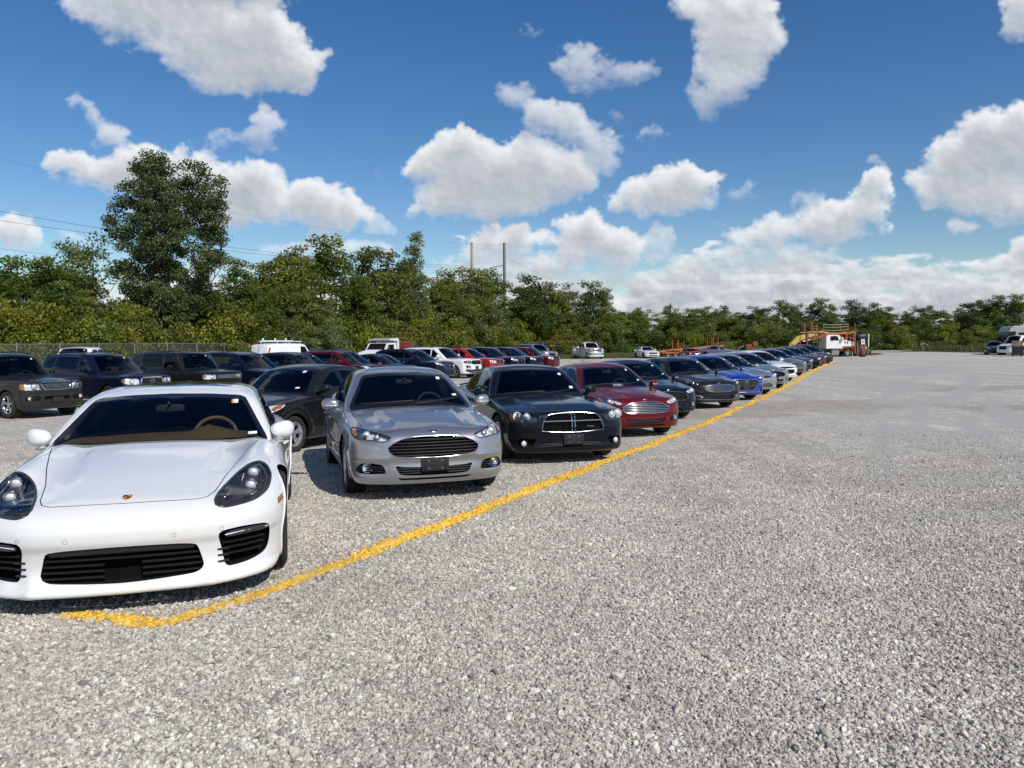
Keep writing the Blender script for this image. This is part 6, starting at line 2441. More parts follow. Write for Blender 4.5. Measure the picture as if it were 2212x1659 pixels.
# ------------------------------------------------------------------ trees, bushes, weeds
def leaf_material(name, dark, mid, light, trans=.35):
    m, nt, out = new_mat(name)
    at_ = nd(nt, 'ShaderNodeAttribute', attribute_name='tone')
    oi = nd(nt, 'ShaderNodeObjectInfo')
    col = ramp(nt, at_.outputs['Fac'], [(0, dark), (.5, mid), (1, light)])
    v = maprange(nt, oi.outputs['Random'], 0, 1, .78, 1.2)
    col = mixn(nt, col, v, 1., 'MULTIPLY')
    b = bsdf(nt, rough=.55, spec=.35)
    nt.links.new(col, b.inputs['Base Color'])
    t = nd(nt, 'ShaderNodeBsdfTranslucent')
    tcol = mixn(nt, col, (1.2, 1.3, .5), 1., 'MULTIPLY')
    nt.links.new(tcol, t.inputs[0])
    ms = nd(nt, 'ShaderNodeMixShader')
    ms.inputs[0].default_value = trans
    nt.links.new(b.outputs[0], ms.inputs[1])
    nt.links.new(t.outputs[0], ms.inputs[2])
    nt.links.new(ms.outputs[0], out.inputs[0])
    return m


M_BARK = simple('bark', (.085, .07, .055), .9, var=.35, scale=12, bump=.4)
M_DEADWOOD = simple('dead_branch_bark', (.20, .18, .155), .9, var=.3, scale=10)
L_DARK = leaf_material('leaves_dark', (0.037, 0.063, 0.013), (0.074, 0.116, 0.024), (0.145, 0.188, 0.045))
L_MID = leaf_material('leaves_green', (0.051, 0.086, 0.013), (0.112, 0.165, 0.026), (0.211, 0.265, 0.053))
L_OLIVE = leaf_material('leaves_olive', (0.079, 0.097, 0.018), (0.168, 0.182, 0.037), (0.292, 0.288, 0.072))
L_YELLOW = leaf_material('leaves_yellow_green', (0.086, 0.111, 0.013), (0.181, 0.205, 0.024), (0.303, 0.294, 0.047))
L_GOLD = leaf_material('leaves_gold', (0.198, 0.154, 0.020), (0.385, 0.265, 0.040), (0.607, 0.422, 0.071))
L_GREY = leaf_material('leaves_grey_green', (0.079, 0.112, 0.040), (0.154, 0.197, 0.077), (0.269, 0.301, 0.143))
L_POP = leaf_material('leaves_poplar', (0.027, 0.044, 0.009), (0.062, 0.087, 0.025), (0.151, 0.192, 0.078), .25)
M_WEED = leaf_material('weeds', (.060, .062, .022), (.125, .115, .05), (.20, .165, .085), .3)


def leaves(centres, radii, count, size, seed, tones=None, droop=.0):
    """a cloud of small leaf faces: clumps of leaves at the given centres"""
    g = np.random.default_rng(seed)
    C, T = [], []
    for i, (c, r) in enumerate(zip(centres, radii)):
        n = max(4, int(2.6 * count * (r / np.mean(radii)) ** 2))
        d = g.normal(size=(n, 3))
        d /= np.linalg.norm(d, axis=1)[:, None]
        rad = r * g.random(n) ** .45
        p = np.array(c) + d * rad[:, None] * np.array((1, 1, .72))
        p[:, 2] -= droop * g.random(n) * r
        C.append(p)
        base = g.normal(.45, .16) if tones is None else tones[i]
        T.append(np.clip(base + g.normal(0, .16, n), 0, 1))
    C, T = np.concatenate(C), np.concatenate(T)
    n = len(C)
    a = g.normal(size=(n, 3)) + np.array((0, 0, .35))
    a /= np.linalg.norm(a, axis=1)[:, None]
    u = np.cross(a, g.normal(size=(n, 3)))
    u /= np.linalg.norm(u, axis=1)[:, None]
    w = np.cross(a, u)
    s = .70 * size * g.uniform(.6, 1.4, n)[:, None]
    V = np.stack([C - u * s * .5, C + w * s * .34 - a * s * .08, C + u * s * .5, C - w * s * .34 - a * s * .08], 1).reshape(-1, 3)
    return V, np.repeat(T, 4)


def leaf_object(name, V, T, mat, parent=None, me=None):
    if me is None:
        n = len(V) // 4
        me = bpy.data.meshes.new(name)
        me.vertices.add(len(V))
        me.vertices.foreach_set('co', V.astype(np.float32).ravel())
        me.loops.add(4 * n)
        me.loops.foreach_set('vertex_index', np.arange(4 * n, dtype=np.int32))
        me.polygons.add(n)
        me.polygons.foreach_set('loop_start', np.arange(0, 4 * n, 4, dtype=np.int32))
        me.attributes.new('tone', 'FLOAT', 'POINT').data.foreach_set('value', T.astype(np.float32))
        me.update()
        me.validate()
    return link(name, me, mat, parent)


def grow(blobs, n, seed, rmin, rmax, gap=0.):
    """clump centres spread over a set of ellipsoid lobes (mostly near their outside)"""
    g = np.random.default_rng(seed)
    vol = np.array([b[3] * b[4] * b[5] for b in blobs]) ** .75
    pick = g.choice(len(blobs), n, p=vol / vol.sum())
    C, R = [], []
    for k in pick:
        x, y, z, rx, ry, rz = blobs[k]
        d = g.normal(size=3)
        d /= np.linalg.norm(d)
        q = g.random() ** .38
        C.append((x + d[0] * rx * q, y + d[1] * ry * q, z + d[2] * rz * q))
        R.append(g.uniform(rmin, rmax))
    return C, R


def limbs(mb, C, H, r0, seed, n=26, base=.12, lean=(0, 0)):
    g = np.random.default_rng(seed)
    top = np.array((lean[0], lean[1], H * .86))
    tr = [np.array((0, 0, -.1)), np.array((.02 * H * g.normal() * .3, .02 * H * g.normal() * .3, H * .25)), top * .55 + g.normal(0, .012 * H, 3), top]
    t = np.linspace(0, 1, 12)
    pts = [(1 - a) ** 3 * tr[0] + 3 * a * (1 - a) ** 2 * tr[1] + 3 * a * a * (1 - a) * tr[2] + a ** 3 * tr[3] for a in t]
    mb.tube(pts, [r0 * (1.15 - a) ** .9 * .87 for a in t], 7)
    for k in g.choice(len(C), min(n, len(C)), replace=False):
        c = np.array(C[k])
        h = np.clip((c[2] - np.hypot(c[0], c[1]) * .8) / H, base, .8)
        i = h * 11 / .86
        a = np.array(pts[int(np.clip(i, 0, 10))])
        mid = a * .5 + c * .5 + np.array((0, 0, -.06 * H * g.random()))
        m2 = [a + (mid - a) * .5, mid, (mid + c) / 2, c]
        rr = r0 * .42 * (1 - h * .7)
        mb.tube([a] + m2, [rr, rr * .75, rr * .55, rr * .4, rr * .15], 5)


def tree(name, H, blobs, nclump, rcl, count, size, mat, seed, loc, label, cat='tree', group=None, trunk=.16, nl=26, droop=0., bark=None, lean=(0, 0), crown='crown'):
    root = empty(name, loc)
    C, R = grow(blobs, nclump, seed, *rcl)
    V, T = leaves(C, R, count, size, seed + 1, droop=droop)
    leaf_object(crown, V, T, mat, root)
    mb = MB()
    limbs(mb, C, H, trunk, seed + 2, nl, lean=lean)
    mb.build('trunk', bark or M_BARK, root, None)
    return tag(root, label, cat, group)


def plant_copy(src, loc, sx, sz, mat, rz, label, cat='tree', group=None):
    c = src.copy()
    COL.objects.link(c)
    c.location, c.rotation_euler, c.scale = loc, (0, 0, rz), (sx, sx, sz)
    for ch in src.children:
        k = ch.copy()
        COL.objects.link(k)
        k.parent = c
        if mat is not None and ch.data.materials and ch.data.materials[0].name.startswith('leaves'):
            k.material_slots[0].link = 'OBJECT'
            k.material_slots[0].material = mat
    c['label'], c['category'] = label, cat
    if group:
        c['group'] = group
    elif 'group' in c:
        del c['group']
    return c


def fence_y(ox):
    """depth of the fence line at a bearing"""
    k = (ox - CXP) / FPX
    for (ax, ay), (bx, by) in zip(FENCE[:-1], FENCE[1:]):
        den = (bx - ax) - k * (by - ay)
        if abs(den) < 1e-9:
            continue
        t = (k * ay - ax) / den
        if -.001 <= t <= 1.001:
            return ay + t * (by - ay)
    return 165.


# the tall poplar, lobe by lobe (metres about its foot)
PY = 68.0
pp = at(362, 742, PY)
pz = gz(pp.x, PY)
S = PY / FPX
def lob(ox, oy, rx, ry, dy=0.):
    p = at(ox, oy, PY)
    return (p.x - pp.x, dy, p.z - pz, rx * S, rx * S * .85, ry * S)
PB = [lob(318, 365, 24, 34, 0), (*lob(345, 352, 20, 22)[:3], 1.0, .9, 1.0), lob(352, 395, 46, 46, -.5), lob(398, 400, 40, 46, .6), lob(440, 380, 26, 36, .2), lob(462, 420, 30, 40, 0), lob(268, 418, 20, 34, .3), lob(250, 460, 26, 30, 0), lob(300, 445, 48, 44, .8),
      lob(360, 455, 62, 55, -1.2), lob(425, 460, 54, 50, .8), lob(470, 465, 26, 36, 0), lob(256, 505, 26, 34, 0), lob(310, 510, 58, 48, .8), lob(385, 520, 66, 52, -1.4), lob(450, 520, 44, 42, .7), lob(486, 505, 16, 22, 0), lob(300, 570, 50, 42, -.4), lob(370, 585, 62, 50, .9),
      lob(440, 570, 46, 38, -.8), lob(478, 555, 18, 16, 0), lob(310, 625, 42, 42, -.5), lob(380, 640, 58, 50, -1), lob(430, 640, 36, 45, .6), lob(350, 690, 70, 44, -.6)]
tree('poplar_tree', 18.6, PB, 560, (.45, .95), 46, .27, L_POP, 900, (pp.x, PY, pz), 'tall dark poplar standing high above all other trees at the left', trunk=.30, nl=60)

# kinds of tree, each built once and then copied
def round_blobs(H, W, seed, n=12, low=.30):
    g = np.random.default_rng(seed)
    b = []
    for i in range(n):
        h = low + (1 - low) * (i + .5) / n
        r = W * .5 * math.sin(math.pi * min(.98, (h - low) / (1 - low) * .82 + .20)) ** .7
        a = g.uniform(0, 6.28)
        q = r * g.uniform(.25, .75)
        s = g.uniform(.26, .44) * W * (1.12 - .5 * h)
        b.append((q * math.cos(a), q * math.sin(a), H * h - s * .35, s, s, s * g.uniform(.7, 1.1)))
    return b


def spire_blobs(H, W, seed, n=12):
    g = np.random.default_rng(seed)
    return [(g.normal(0, .08 * W), g.normal(0, .08 * W), H * (.22 + .76 * i / (n - 1)) - .3, W * (.50 - .36 * (i / (n - 1)) ** 1.3), W * (.5 - .36 * (i / (n - 1)) ** 1.3), H * .075) for i in range(n)]


UP = Vector((0, -60, -40))      # each kind is planted once at its first place below, so nothing waits off stage
KIND = {
    'oak': (lambda s: round_blobs(13, 9.5, s, 13, .22), 150, (.6, 1.25), 42, .40, 13, .20),
    'ash': (lambda s: round_blobs(14, 7.5, s, 15, .18), 150, (.5, 1.1), 40, .36, 14, .17),
    'willow': (lambda s: round_blobs(12, 9.0, s, 10, .30), 130, (.6, 1.3), 44, .34, 12, .20),
    'spire': (lambda s: spire_blobs(15, 6.0, s), 130, (.5, .95), 38, .34, 15, .16),
    'thin': (lambda s: round_blobs(12.5, 6.5, s, 9, .35), 60, (.4, .9), 26, .32, 12.5, .15),
    'bush': (lambda s: round_blobs(4.2, 5.6, s, 9, .05), 80, (.5, .95), 40, .27, 4.2, .07),
}
NAMES = {'oak': 'broadleaf_tree', 'ash': 'broadleaf_tree', 'willow': 'spreading_tree', 'spire': 'narrow_tree', 'thin': 'sparse_tree', 'bush': 'bush'}
CACHE = {}


def plant(kind, ox, oy, back, mat, label, wide=1., group=None, cat=None, depth=None, seed=None):
    """plant a tree whose top shows at a bearing / height, some metres behind the fence"""
    Y = depth or fence_y(ox) + back
    top = at(ox, oy, Y)
    z = gz(top.x, Y) - .05
    H = top.z - z
    f, n, rcl, cnt, size, H0, tr_ = KIND[kind]
    cat = cat or ('bush' if kind == 'bush' else 'tree')
    v = seed if seed is not None else rnd.randint(0, 1)
    if (kind, v) not in CACHE:
        o = tree(NAMES[kind], H0, f(v * 77 + 5), n, rcl, cnt, size, mat, v * 131 + 7, (top.x, Y, z), label, cat, group, tr_, 20, droop=.35 if kind == 'willow' else .1)
        o.scale = (H / H0 * wide, H / H0 * wide, H / H0)
        CACHE[(kind, v)] = o
        return o
    return plant_copy(CACHE[(kind, v)], (top.x, Y, z), H / H0 * wide, H / H0, mat, rnd.uniform(0, 6.28), label, cat, group)


GT = 'trees in the wood behind the fence'
GB = 'bushes under the trees behind the fence'
GF = 'trees along the far edge of the lot'
for (k, ox, oy, bk, m, w, lab) in [
    ('oak', -60, 565, 8, L_MID, 1.2, 'green tree cut by the left edge of the view'),
    ('oak', 30, 560, 12, L_MID, 1., 'dark green round tree at the far left behind yellowish bushes'),
    ('ash', 105, 552, 10, L_MID, 1., 'dark green tree with a pointed top at the far left'),
    ('willow', 200, 510, 22, L_GREY, 1., 'grey green spreading tree just left of the tall poplar'),
    ('spire', 519, 552, 5, L_MID, 1.1, 'small narrow tree just right of the tall poplar'),
    ('ash', 575, 570, 10, L_OLIVE, 1., 'ragged olive tree with thin spiky top right of the tall poplar'),
    ('ash', 634, 530, 8, L_OLIVE, 1.1, 'ragged tree with twiggy top in the middle of the wood'),
    ('oak', 694, 515, 8, L_MID, .95, 'tall rounded tree right of the twiggy topped one'),
    ('thin', 742, 540, 8, L_OLIVE, .9, 'thin tree with bare limbs and sky showing through'),
    ('oak', 815, 526, 8, L_OLIVE, .9, 'tall olive tree just left of the leafy spire'),
    ('spire', 889, 496, 6, L_GREY, .7, 'slender leafy spire rising above the middle of the wood'),
    ('oak', 890, 572, 9, L_OLIVE, .85, 'olive tree around the foot of the leafy spire'),
    ('ash', 950, 600, 9, L_OLIVE, 1., 'low olive tree right of the leafy spire'),
    ('oak', 985, 582, 10, L_GREY, 1., 'grey green tree left of the two tall wooden poles'),
    ('ash', 1022, 577, 8, L_OLIVE, 1., 'olive tree in front of the left wooden pole'),
    ('ash', 1062, 584, 8, L_MID, 1., 'green tree between the two wooden poles'),
    ('oak', 1130, 596, 10, L_DARK, 1.1, 'dark green tree right of the right wooden pole'),
    ('ash', 1180, 612, 10, L_DARK, 1., 'dark tree above the golden tree'),
    ('thin', 1226, 612, 8, L_GREY, 1.2, 'pale grey green tree right of the golden tree'),
    ('oak', 1266, 610, 8, L_DARK, .9, 'dark round topped tree above the white pickup'),
    ('ash', 1303, 624, 8, L_GREY, .8, 'last tall tree before the wood drops lower'),
    ('ash', 1163, 668, 4, L_GOLD, 1.1, 'golden autumn tree in front of the dark trees'),
    ('ash', 770, 600, 4, L_MID, .9, 'short green tree under the thin bare limbed one'),
    ('ash', 450, 610, 3, L_YELLOW, 1., 'yellow green tree at the right foot of the tall poplar'),
    ('oak', 640, 610, 5, L_OLIVE, .9, 'shorter olive tree in the middle of the wood')]:
    plant(k, ox, oy, bk, m, lab, w * 1.28, GT)
# fuller, lower trees that close the wood between the tall ones
for j, ox in enumerate(range(-30, 1340, 43)):
    if 735 < ox < 775:
        continue
    oy = 622 + 22 * math.sin(ox * .031) + rnd.uniform(-14, 16) + max(0, ox - 900) * .05 + (14 if ox < 330 else 0)
    m = [L_OLIVE, L_MID, L_OLIVE, L_DARK, L_GREY, L_OLIVE, L_YELLOW][rnd.randrange(7)]
    nm = {'olive': L_OLIVE, 'green': L_MID, 'dark green': L_DARK, 'grey green': L_GREY, 'yellow green': L_YELLOW}
    plant(['ash', 'oak', 'ash'][j % 3], ox + rnd.uniform(-9, 9), oy, rnd.uniform(3.5, 7), m, 'lower %s tree filling the wood under the tall crowns' % [a for a, b in nm.items() if b is m][0], 1.35, 'lower trees filling the wood')
# the lower wood beyond the fence's end, and the far edge at the right
FAR = [
    ('oak', 1340, 668, 162, L_OLIVE), ('ash', 1376, 664, 165, L_OLIVE), ('thin', 1408, 668, 165, L_OLIVE), ('ash', 1447, 662, 168, L_MID), ('oak', 1490, 668, 168, L_MID), ('oak', 1522, 660, 172, L_OLIVE), ('ash', 1560, 662, 178, L_DARK), ('oak', 1595, 684, 185, L_DARK),
    ('oak', 1640, 660, 150, L_DARK), ('ash', 1692, 650, 150, L_MID), ('oak', 1725, 658, 152, L_DARK), ('ash', 1768, 646, 150, L_MID), ('oak', 1800, 664, 154, L_DARK), ('ash', 1845, 650, 152, L_DARK), ('oak', 1885, 656, 150, L_MID), ('oak', 1925, 664, 156, L_OLIVE),
    ('thin', 1965, 662, 165, L_GREY), ('oak', 2005, 658, 168, L_OLIVE), ('oak', 2045, 682, 165, L_OLIVE), ('ash', 2075, 664, 172, L_GREY), ('oak', 2112, 646, 140, L_DARK), ('ash', 2152, 640, 138, L_DARK), ('oak', 2195, 638, 135, L_MID), ('oak', 2250, 640, 135, L_DARK), ('ash', 2310, 650, 135, L_MID),
]
WH = {1340: 'olive tree where the wood drops lower', 1376: 'olive tree left of the bare grey twigs', 1408: 'sparse olive tree before the far wooden pole', 1447: 'round green tree hiding the foot of the far wooden pole', 1490: 'green tree right of the far wooden pole', 1522: 'brownish olive tree above the orange trailer', 1560: 'dark tree right of the brownish olive one', 1595: 'lowest dark tree where the skyline dips',
      1640: 'dark tree at the left end of the far clump', 1692: 'green tree under the bare twigs on the skyline', 1725: 'dark round tree in the far clump', 1768: 'tall green tree above the yellow digger arm', 1800: 'dark tree above the white lorry cab', 1845: 'dark tree above the sign', 1885: 'green tree right of the lorry', 1925: 'olive tree above the concrete pipes', 1965: 'pale thin tree above the track', 2005: 'pale olive tree above the track', 2045: 'low olive tree where the track leaves', 2075: 'grey green tree left of the dark right hand clump', 2112: 'dark tree left of the motorhome', 2152: 'dark tree above the motorhome', 2195: 'green tree above the motorhome roof', 2250: 'dark tree cut by the right edge of the view', 2310: 'green tree outside the right edge'}
for (k, ox, oy, Y, m) in FAR:
    plant(k, ox, oy, 0, m, WH[ox], 1.45, GF, depth=Y)
# undergrowth
shade = [L_YELLOW, L_YELLOW, L_OLIVE, L_MID, L_YELLOW, L_OLIVE]
i = 0
for ox in range(-70, 1330, 36):
    Y = fence_y(min(ox, 1450))
    h = 62 if ox < 340 else (84 if 340 <= ox < 480 else 56)
    oy = 742 - h * (.78 + .4 * rnd.random()) * (64 / max(64, Y)) ** .35
    if ox < 330:
        oy = 652 + rnd.random() * 26
    m = L_YELLOW if (ox < 330 and i % 4) else shade[rnd.randrange(6)]
    if 520 < ox < 620:
        m = L_OLIVE
    plant('bush', ox + rnd.uniform(-8, 8), oy, rnd.uniform(2.0, 4.5), m, 'yellowish bush behind the wire fence' if m is L_YELLOW else 'green bush behind the wire fence', 1.0 if ox > 330 else .9, GB)
    i += 1
for j, ox in enumerate(range(1345, 2330, 41)):
    Y = 152 if ox < 1620 else (139 if ox < 1960 else (142 if ox < 2090 else 128))
    m = [L_OLIVE, L_MID, L_DARK, L_OLIVE][rnd.randrange(4)]
    plant(['oak', 'ash'][j % 2], ox + rnd.uniform(-10, 10), 684 + rnd.uniform(-12, 12), 0, m, 'lower tree filling the far edge of the lot', 1.5, 'lower trees along the far edge', depth=Y + rnd.uniform(-4, 4))
GB2 = 'bushes along the far edge of the lot'
for ox in range(1330, 2330, 38):
    Y = 146 if ox < 1600 else (128 if ox < 1960 else (135 if ox < 2090 else 122))
    oy = 706 + rnd.uniform(-8, 8)
    m = [L_OLIVE, L_MID, L_DARK, L_YELLOW][rnd.randrange(4)]
    plant('bush', ox + rnd.uniform(-8, 8), oy, 0, m, 'low bush at the foot of the far trees', 1.2, GB2, depth=Y + rnd.uniform(-3, 3))

# dead brush leaning out behind the van, bare twigs on the skyline
def twigs(name, loc, H, spread, seed, label, n=26, lean=(1, 0), r=.05):
    g = np.random.default_rng(seed)
    mb = MB()
    for k in range(n):
        d = np.array((lean[0] + g.normal(0, spread), lean[1] + g.normal(0, .3), g.uniform(.35, 1.0)))
        d /= np.linalg.norm(d)
        p = np.array((g.normal(0, .5), g.normal(0, .3), 0.))
        L = H * g.uniform(.6, 1.15)
        pts = [p]
        for j in range(6):
            d = d + g.normal(0, .10, 3)
            d /= np.linalg.norm(d)
            p = p + d * L / 6
            pts.append(p)
        mb.tube(pts, [r * (1 - j / 7.5) for j in range(7)], 5)
        for j in (2, 3, 4, 5):
            q = np.array(pts[j])
            e = d + g.normal(0, .45, 3)
            e /= np.linalg.norm(e)
            mb.tube([q, q + e * L * .18, q + e * L * .32 + g.normal(0, .05, 3)], [r * .4, r * .28, r * .1], 4)
    o = mb.build(name, M_DEADWOOD, None, None)
    o.location = loc
    return tag(o, label, 'dead branches')


q = at(545, 760, fence_y(560) + 1.5)
twigs('dead_brush', (q.x, q.y, gz(q.x, q.y)), 5.0, .45, 61, 'bare grey brush leaning right behind the white panel van', 30, (.9, -.1), .035)
q = at(1722, 700, 152)
twigs('bare_tree', (q.x, q.y, 4.), 6.2, .5, 62, 'bare grey twigs rising above the far clump of trees', 16, (0, 0), .05)
q = at(1420, 700, 160)
twigs('bare_tree', (q.x, q.y, 1.), 6.8, .4, 63, 'bare grey tree left of the far wooden pole', 18, (0, 0), .06)


# tall weeds along the fence and the verges (nobody could count them)
def weeds(name, areas, seed, h0, mat):
    g = np.random.default_rng(seed)
    Vs, Ts = [], []
    for (poly, n, hh) in areas:
        p = np.array(poly)
        lo, hi = p.min(0), p.max(0)
        q = g.uniform(lo, hi, (n * 3, 2))
        q = q[inpoly(q[:, 0], q[:, 1], poly)][:n]
        m = len(q)
        h = hh * g.lognormal(0, .3, m) * (.55 + .9 * fbm(q[:, 0] * .35 + 50, q[:, 1] * .35 + 50, seed, 4))
        a = g.uniform(0, 6.28, m)
        w = .022 * g.uniform(.6, 1.6, m) * np.maximum(1, q[:, 1] / 80)
        ln = g.normal(0, .22, (m, 2)) * h[:, None]
        z = gz_np(q[:, 0], q[:, 1]) - .04
        dx, dy = np.cos(a) * w, np.sin(a) * w
        V = np.stack([np.stack([q[:, 0] - dx, q[:, 1] - dy, z], 1), np.stack([q[:, 0] + dx, q[:, 1] + dy, z], 1),
                      np.stack([q[:, 0] + dx * .8 + ln[:, 0], q[:, 1] + dy * .8 + ln[:, 1], z + h], 1), np.stack([q[:, 0] - dx * .5 + ln[:, 0], q[:, 1] - dy * .5 + ln[:, 1], z + h * .93], 1)], 1).reshape(-1, 3)
        Vs.append(V)
        tn = np.clip(g.normal(.4, .2, m) + .6 * (fbm(q[:, 0] * .2 + 9, q[:, 1] * .2, seed + 5, 3) - .5), 0, 1)
        Ts.append(np.repeat(tn, 4))
    o = leaf_object(name, np.concatenate(Vs), np.concatenate(Ts), mat)
    o['kind'] = 'stuff'
    return o


def band(pts, a, b):
    """polygon beside a polyline, between offsets a and b (positive = away from the lot)"""
    P = np.array(pts, float)
    T = np.gradient(P, axis=0)
    T /= np.linalg.norm(T, axis=1)[:, None]
    n = np.stack([-T[:, 1], T[:, 0]], 1)
    return [tuple(q) for q in P + n * a] + [tuple(q) for q in (P + n * b)[::-1]]


weeds('tall_weeds', [(band(FENCE, .3, 5.0), 30000, 1.15), (band(FENCE, -2.2, -.2), 6000, .45), ([(33, 150), (33, 165), (150, 170), (150, 138), (70, 125)], 12000, .9), ([(58, 112), (64, 95), (66, 92), (110, 90), (110, 125), (72, 125)], 20000, .62), ([(40, 92), (44, 95), (52, 118), (50, 140), (34, 140), (20, 110)], 9000, .35)], 71, 1.0, M_WEED)
weeds('verge_grass', [([(-3, 95), (5, 95), (15, 94), (30, 90), (38, 88), (40, 110), (0, 118)], 16000, .16), ([(58, 100), (60, 95), (67, 88), (84, 84), (110, 83), (110, 95), (64, 100)], 9000, .14)], 72, .2, leaf_material('verge', (.06, .075, .02), (.10, .115, .035), (.15, .15, .06), .2))
# ------------------------------------------------------------------ fence, poles, wires
M_GALV = simple('galvanised_steel', (.26, .27, .27), .5, .4)
M_POLE = simple('weathered_pole', (.17, .15, .13), .9, var=.3, scale=3)
M_POLEPALE = simple('pale_weathered_pole', (.36, .34, .31), .9, var=.25, scale=3)
M_WIRE = simple('cable_black', (.03, .03, .032), .6)


def wire_mesh_material():
    m, nt, out = new_mat('chain_link')
    uv = nd(nt, 'ShaderNodeUVMap')
    sp = nd(nt, 'ShaderNodeSeparateXYZ')
    nt.links.new(uv.outputs[0], sp.inputs[0])

    def wave(sign):
        a = nd(nt, 'ShaderNodeMath', operation='MULTIPLY_ADD')
        nt.links.new(sp.outputs['X'], a.inputs[0])
        a.inputs[1].default_value = sign
        nt.links.new(sp.outputs['Y'], a.inputs[2])
        f = nd(nt, 'ShaderNodeMath', operation='PINGPONG')
        nt.links.new(a.outputs[0], f.inputs[0])
        f.inputs[1].default_value = .035
        l = nd(nt, 'ShaderNodeMath', operation='LESS_THAN')
        nt.links.new(f.outputs[0], l.inputs[0])
        l.inputs[1].default_value = .0042
        return l.outputs[0]
    mx = nd(nt, 'ShaderNodeMath', operation='MAXIMUM')
    nt.links.new(wave(1.), mx.inputs[0])
    nt.links.new(wave(-1.), mx.inputs[1])
    b = bsdf(nt, (.15, .155, .15), .6, .2)
    tr = nd(nt, 'ShaderNodeBsdfTransparent')
    ms = nd(nt, 'ShaderNodeMixShader')
    nt.links.new(mx.outputs[0], ms.inputs[0])
    nt.links.new(tr.outputs[0], ms.inputs[1])
    nt.links.new(b.outputs[0], ms.inputs[2])
    nt.links.new(ms.outputs[0], out.inputs[0])
    return m


def fence(pts, H=2.15, step=3.05):
    root = empty('chain_link_fence', (pts[0][0], pts[0][1], gz(*pts[0])))
    tag(root, 'long grey chain link fence with steel posts between the lot and the wood', 'fence')
    P = np.array(pts, float)
    seg = np.linalg.norm(np.diff(P, axis=0), axis=1)
    cum = np.concatenate([[0], np.cumsum(seg)])
    s = np.arange(0, cum[-1], step)
    Q = np.stack([np.interp(s, cum, P[:, 0]), np.interp(s, cum, P[:, 1])], 1)
    o = np.array(root.location)
    mb = MB()
    V = []
    post = MB().tube([(0, 0, -.1), (0, 0, H)], .038, 8)
    post.blob((0, 0, H + .02), (.045, .045, .04), 2, 8, 6)
    pm_ = None
    for x, y in Q:
        z = gz(x, y)
        if pm_ is None:
            po = post.build('post', M_GALV, root)
            pm_ = po
        else:
            po = pm_.copy()
            COL.objects.link(po)
        po.location = (x - o[0], y - o[1], z - o[2])
        V.append((x - o[0], y - o[1], z - o[2]))
    MB().tube([(v[0], v[1], v[2] + H - .03) for v in V], .024, 6).build('top_rail', M_GALV, root)
    n = len(V)
    me = bpy.data.meshes.new('wire_mesh')
    me.from_pydata([(v[0], v[1], v[2] + .03) for v in V] + [(v[0], v[1], v[2] + H - .04) for v in V], [], [(i, i + 1, n + i + 1, n + i) for i in range(n - 1)])
    ul = me.uv_layers.new(name='UVMap')
    for lp in me.loops:
        k = lp.vertex_index
        ul.data[lp.index].uv = ((k % n) * step, 0 if k < n else H)
    link('wire_mesh', me, wire_mesh_material(), root)


fence(FENCE)


def pole(ox, oy, Y, r, mat, label, arms):
    p = at(ox, oy, Y)
    z = gz(p.x, Y)
    root = empty('utility_pole', (p.x, Y, z))
    h = p.z - z
    MB().tube([(0, 0, 0), (0, 0, h * .5), (0, 0, h)], [r * 1.15, r, r * .8], 10).build('shaft', mat, root)
    for hh, L in arms:
        MB().tube([(0, -.1, h - hh), (L * .5, 0, h - hh - .12), (L, 0, h - hh - .35)], .07, 6).build('insulator', M_WIRE, root)
    MB().tube([(-r * 1.3, 0, h - .25), (r * 1.3, 0, h - .25)], .05, 6).build('pole_band', M_GALV, root)
    return tag(root, label, 'utility pole'), Vector((p.x, Y, p.z))


poleA = pole(1019, 523, 135, .28, M_POLEPALE, 'pale wooden pole, left of the tall pair above the wood', [(4.9, -2.2)])
poleB = pole(1089, 525, 140, .28, M_POLE, 'dark wooden pole, right of the tall pair above the wood', [(4.0, -2.2), (9.6, -1.2)])
poleC = pole(1448, 655, 230, .28, M_POLE, 'short looking far wooden pole beside the bare grey tree', [(1.4, -1.5)])


def cable(a, b, sag, r, label):
    a, b = Vector(a), Vector(b)
    pts = []
    for i in range(25):
        t = i / 24
        p = a + (b - a) * t
        pts.append((p.x - a.x, p.y - a.y, p.z - a.z - 4 * sag * t * (1 - t)))
    o = MB().tube(pts, r, 5).build('overhead_cable', M_WIRE)
    o.location = a
    return tag(o, label, 'cable', 'overhead power cables')


cable(at(-140, 432, 64), at(1018, 573, 135), 1.4, .016, 'upper of the two thick cables that pass behind the tall poplar')
cable(at(-140, 455, 64), at(1090, 578, 140), 1.4, .016, 'lower of the two thick cables that pass behind the tall poplar')
cable(at(-140, 518, 66), at(1088, 630, 140), 1.2, .013, 'third cable down at the left edge of the view')
cable(at(-140, 540, 66), at(1019, 640, 135), 1.2, .013, 'lowest cable at the left edge of the view')
cable(at(-140, 305, 66), at(1019, 526, 135), 1.8, .008, 'thin high wire across the clouds from the upper left')
cable(at(1019, 526, 135), at(1089, 528, 140), .25, .008, 'thin wire between the tops of the two wooden poles')
cable(at(1089, 553, 140), at(1448, 662, 230), 3.0, .014, 'cable falling from the right wooden pole to the far one')
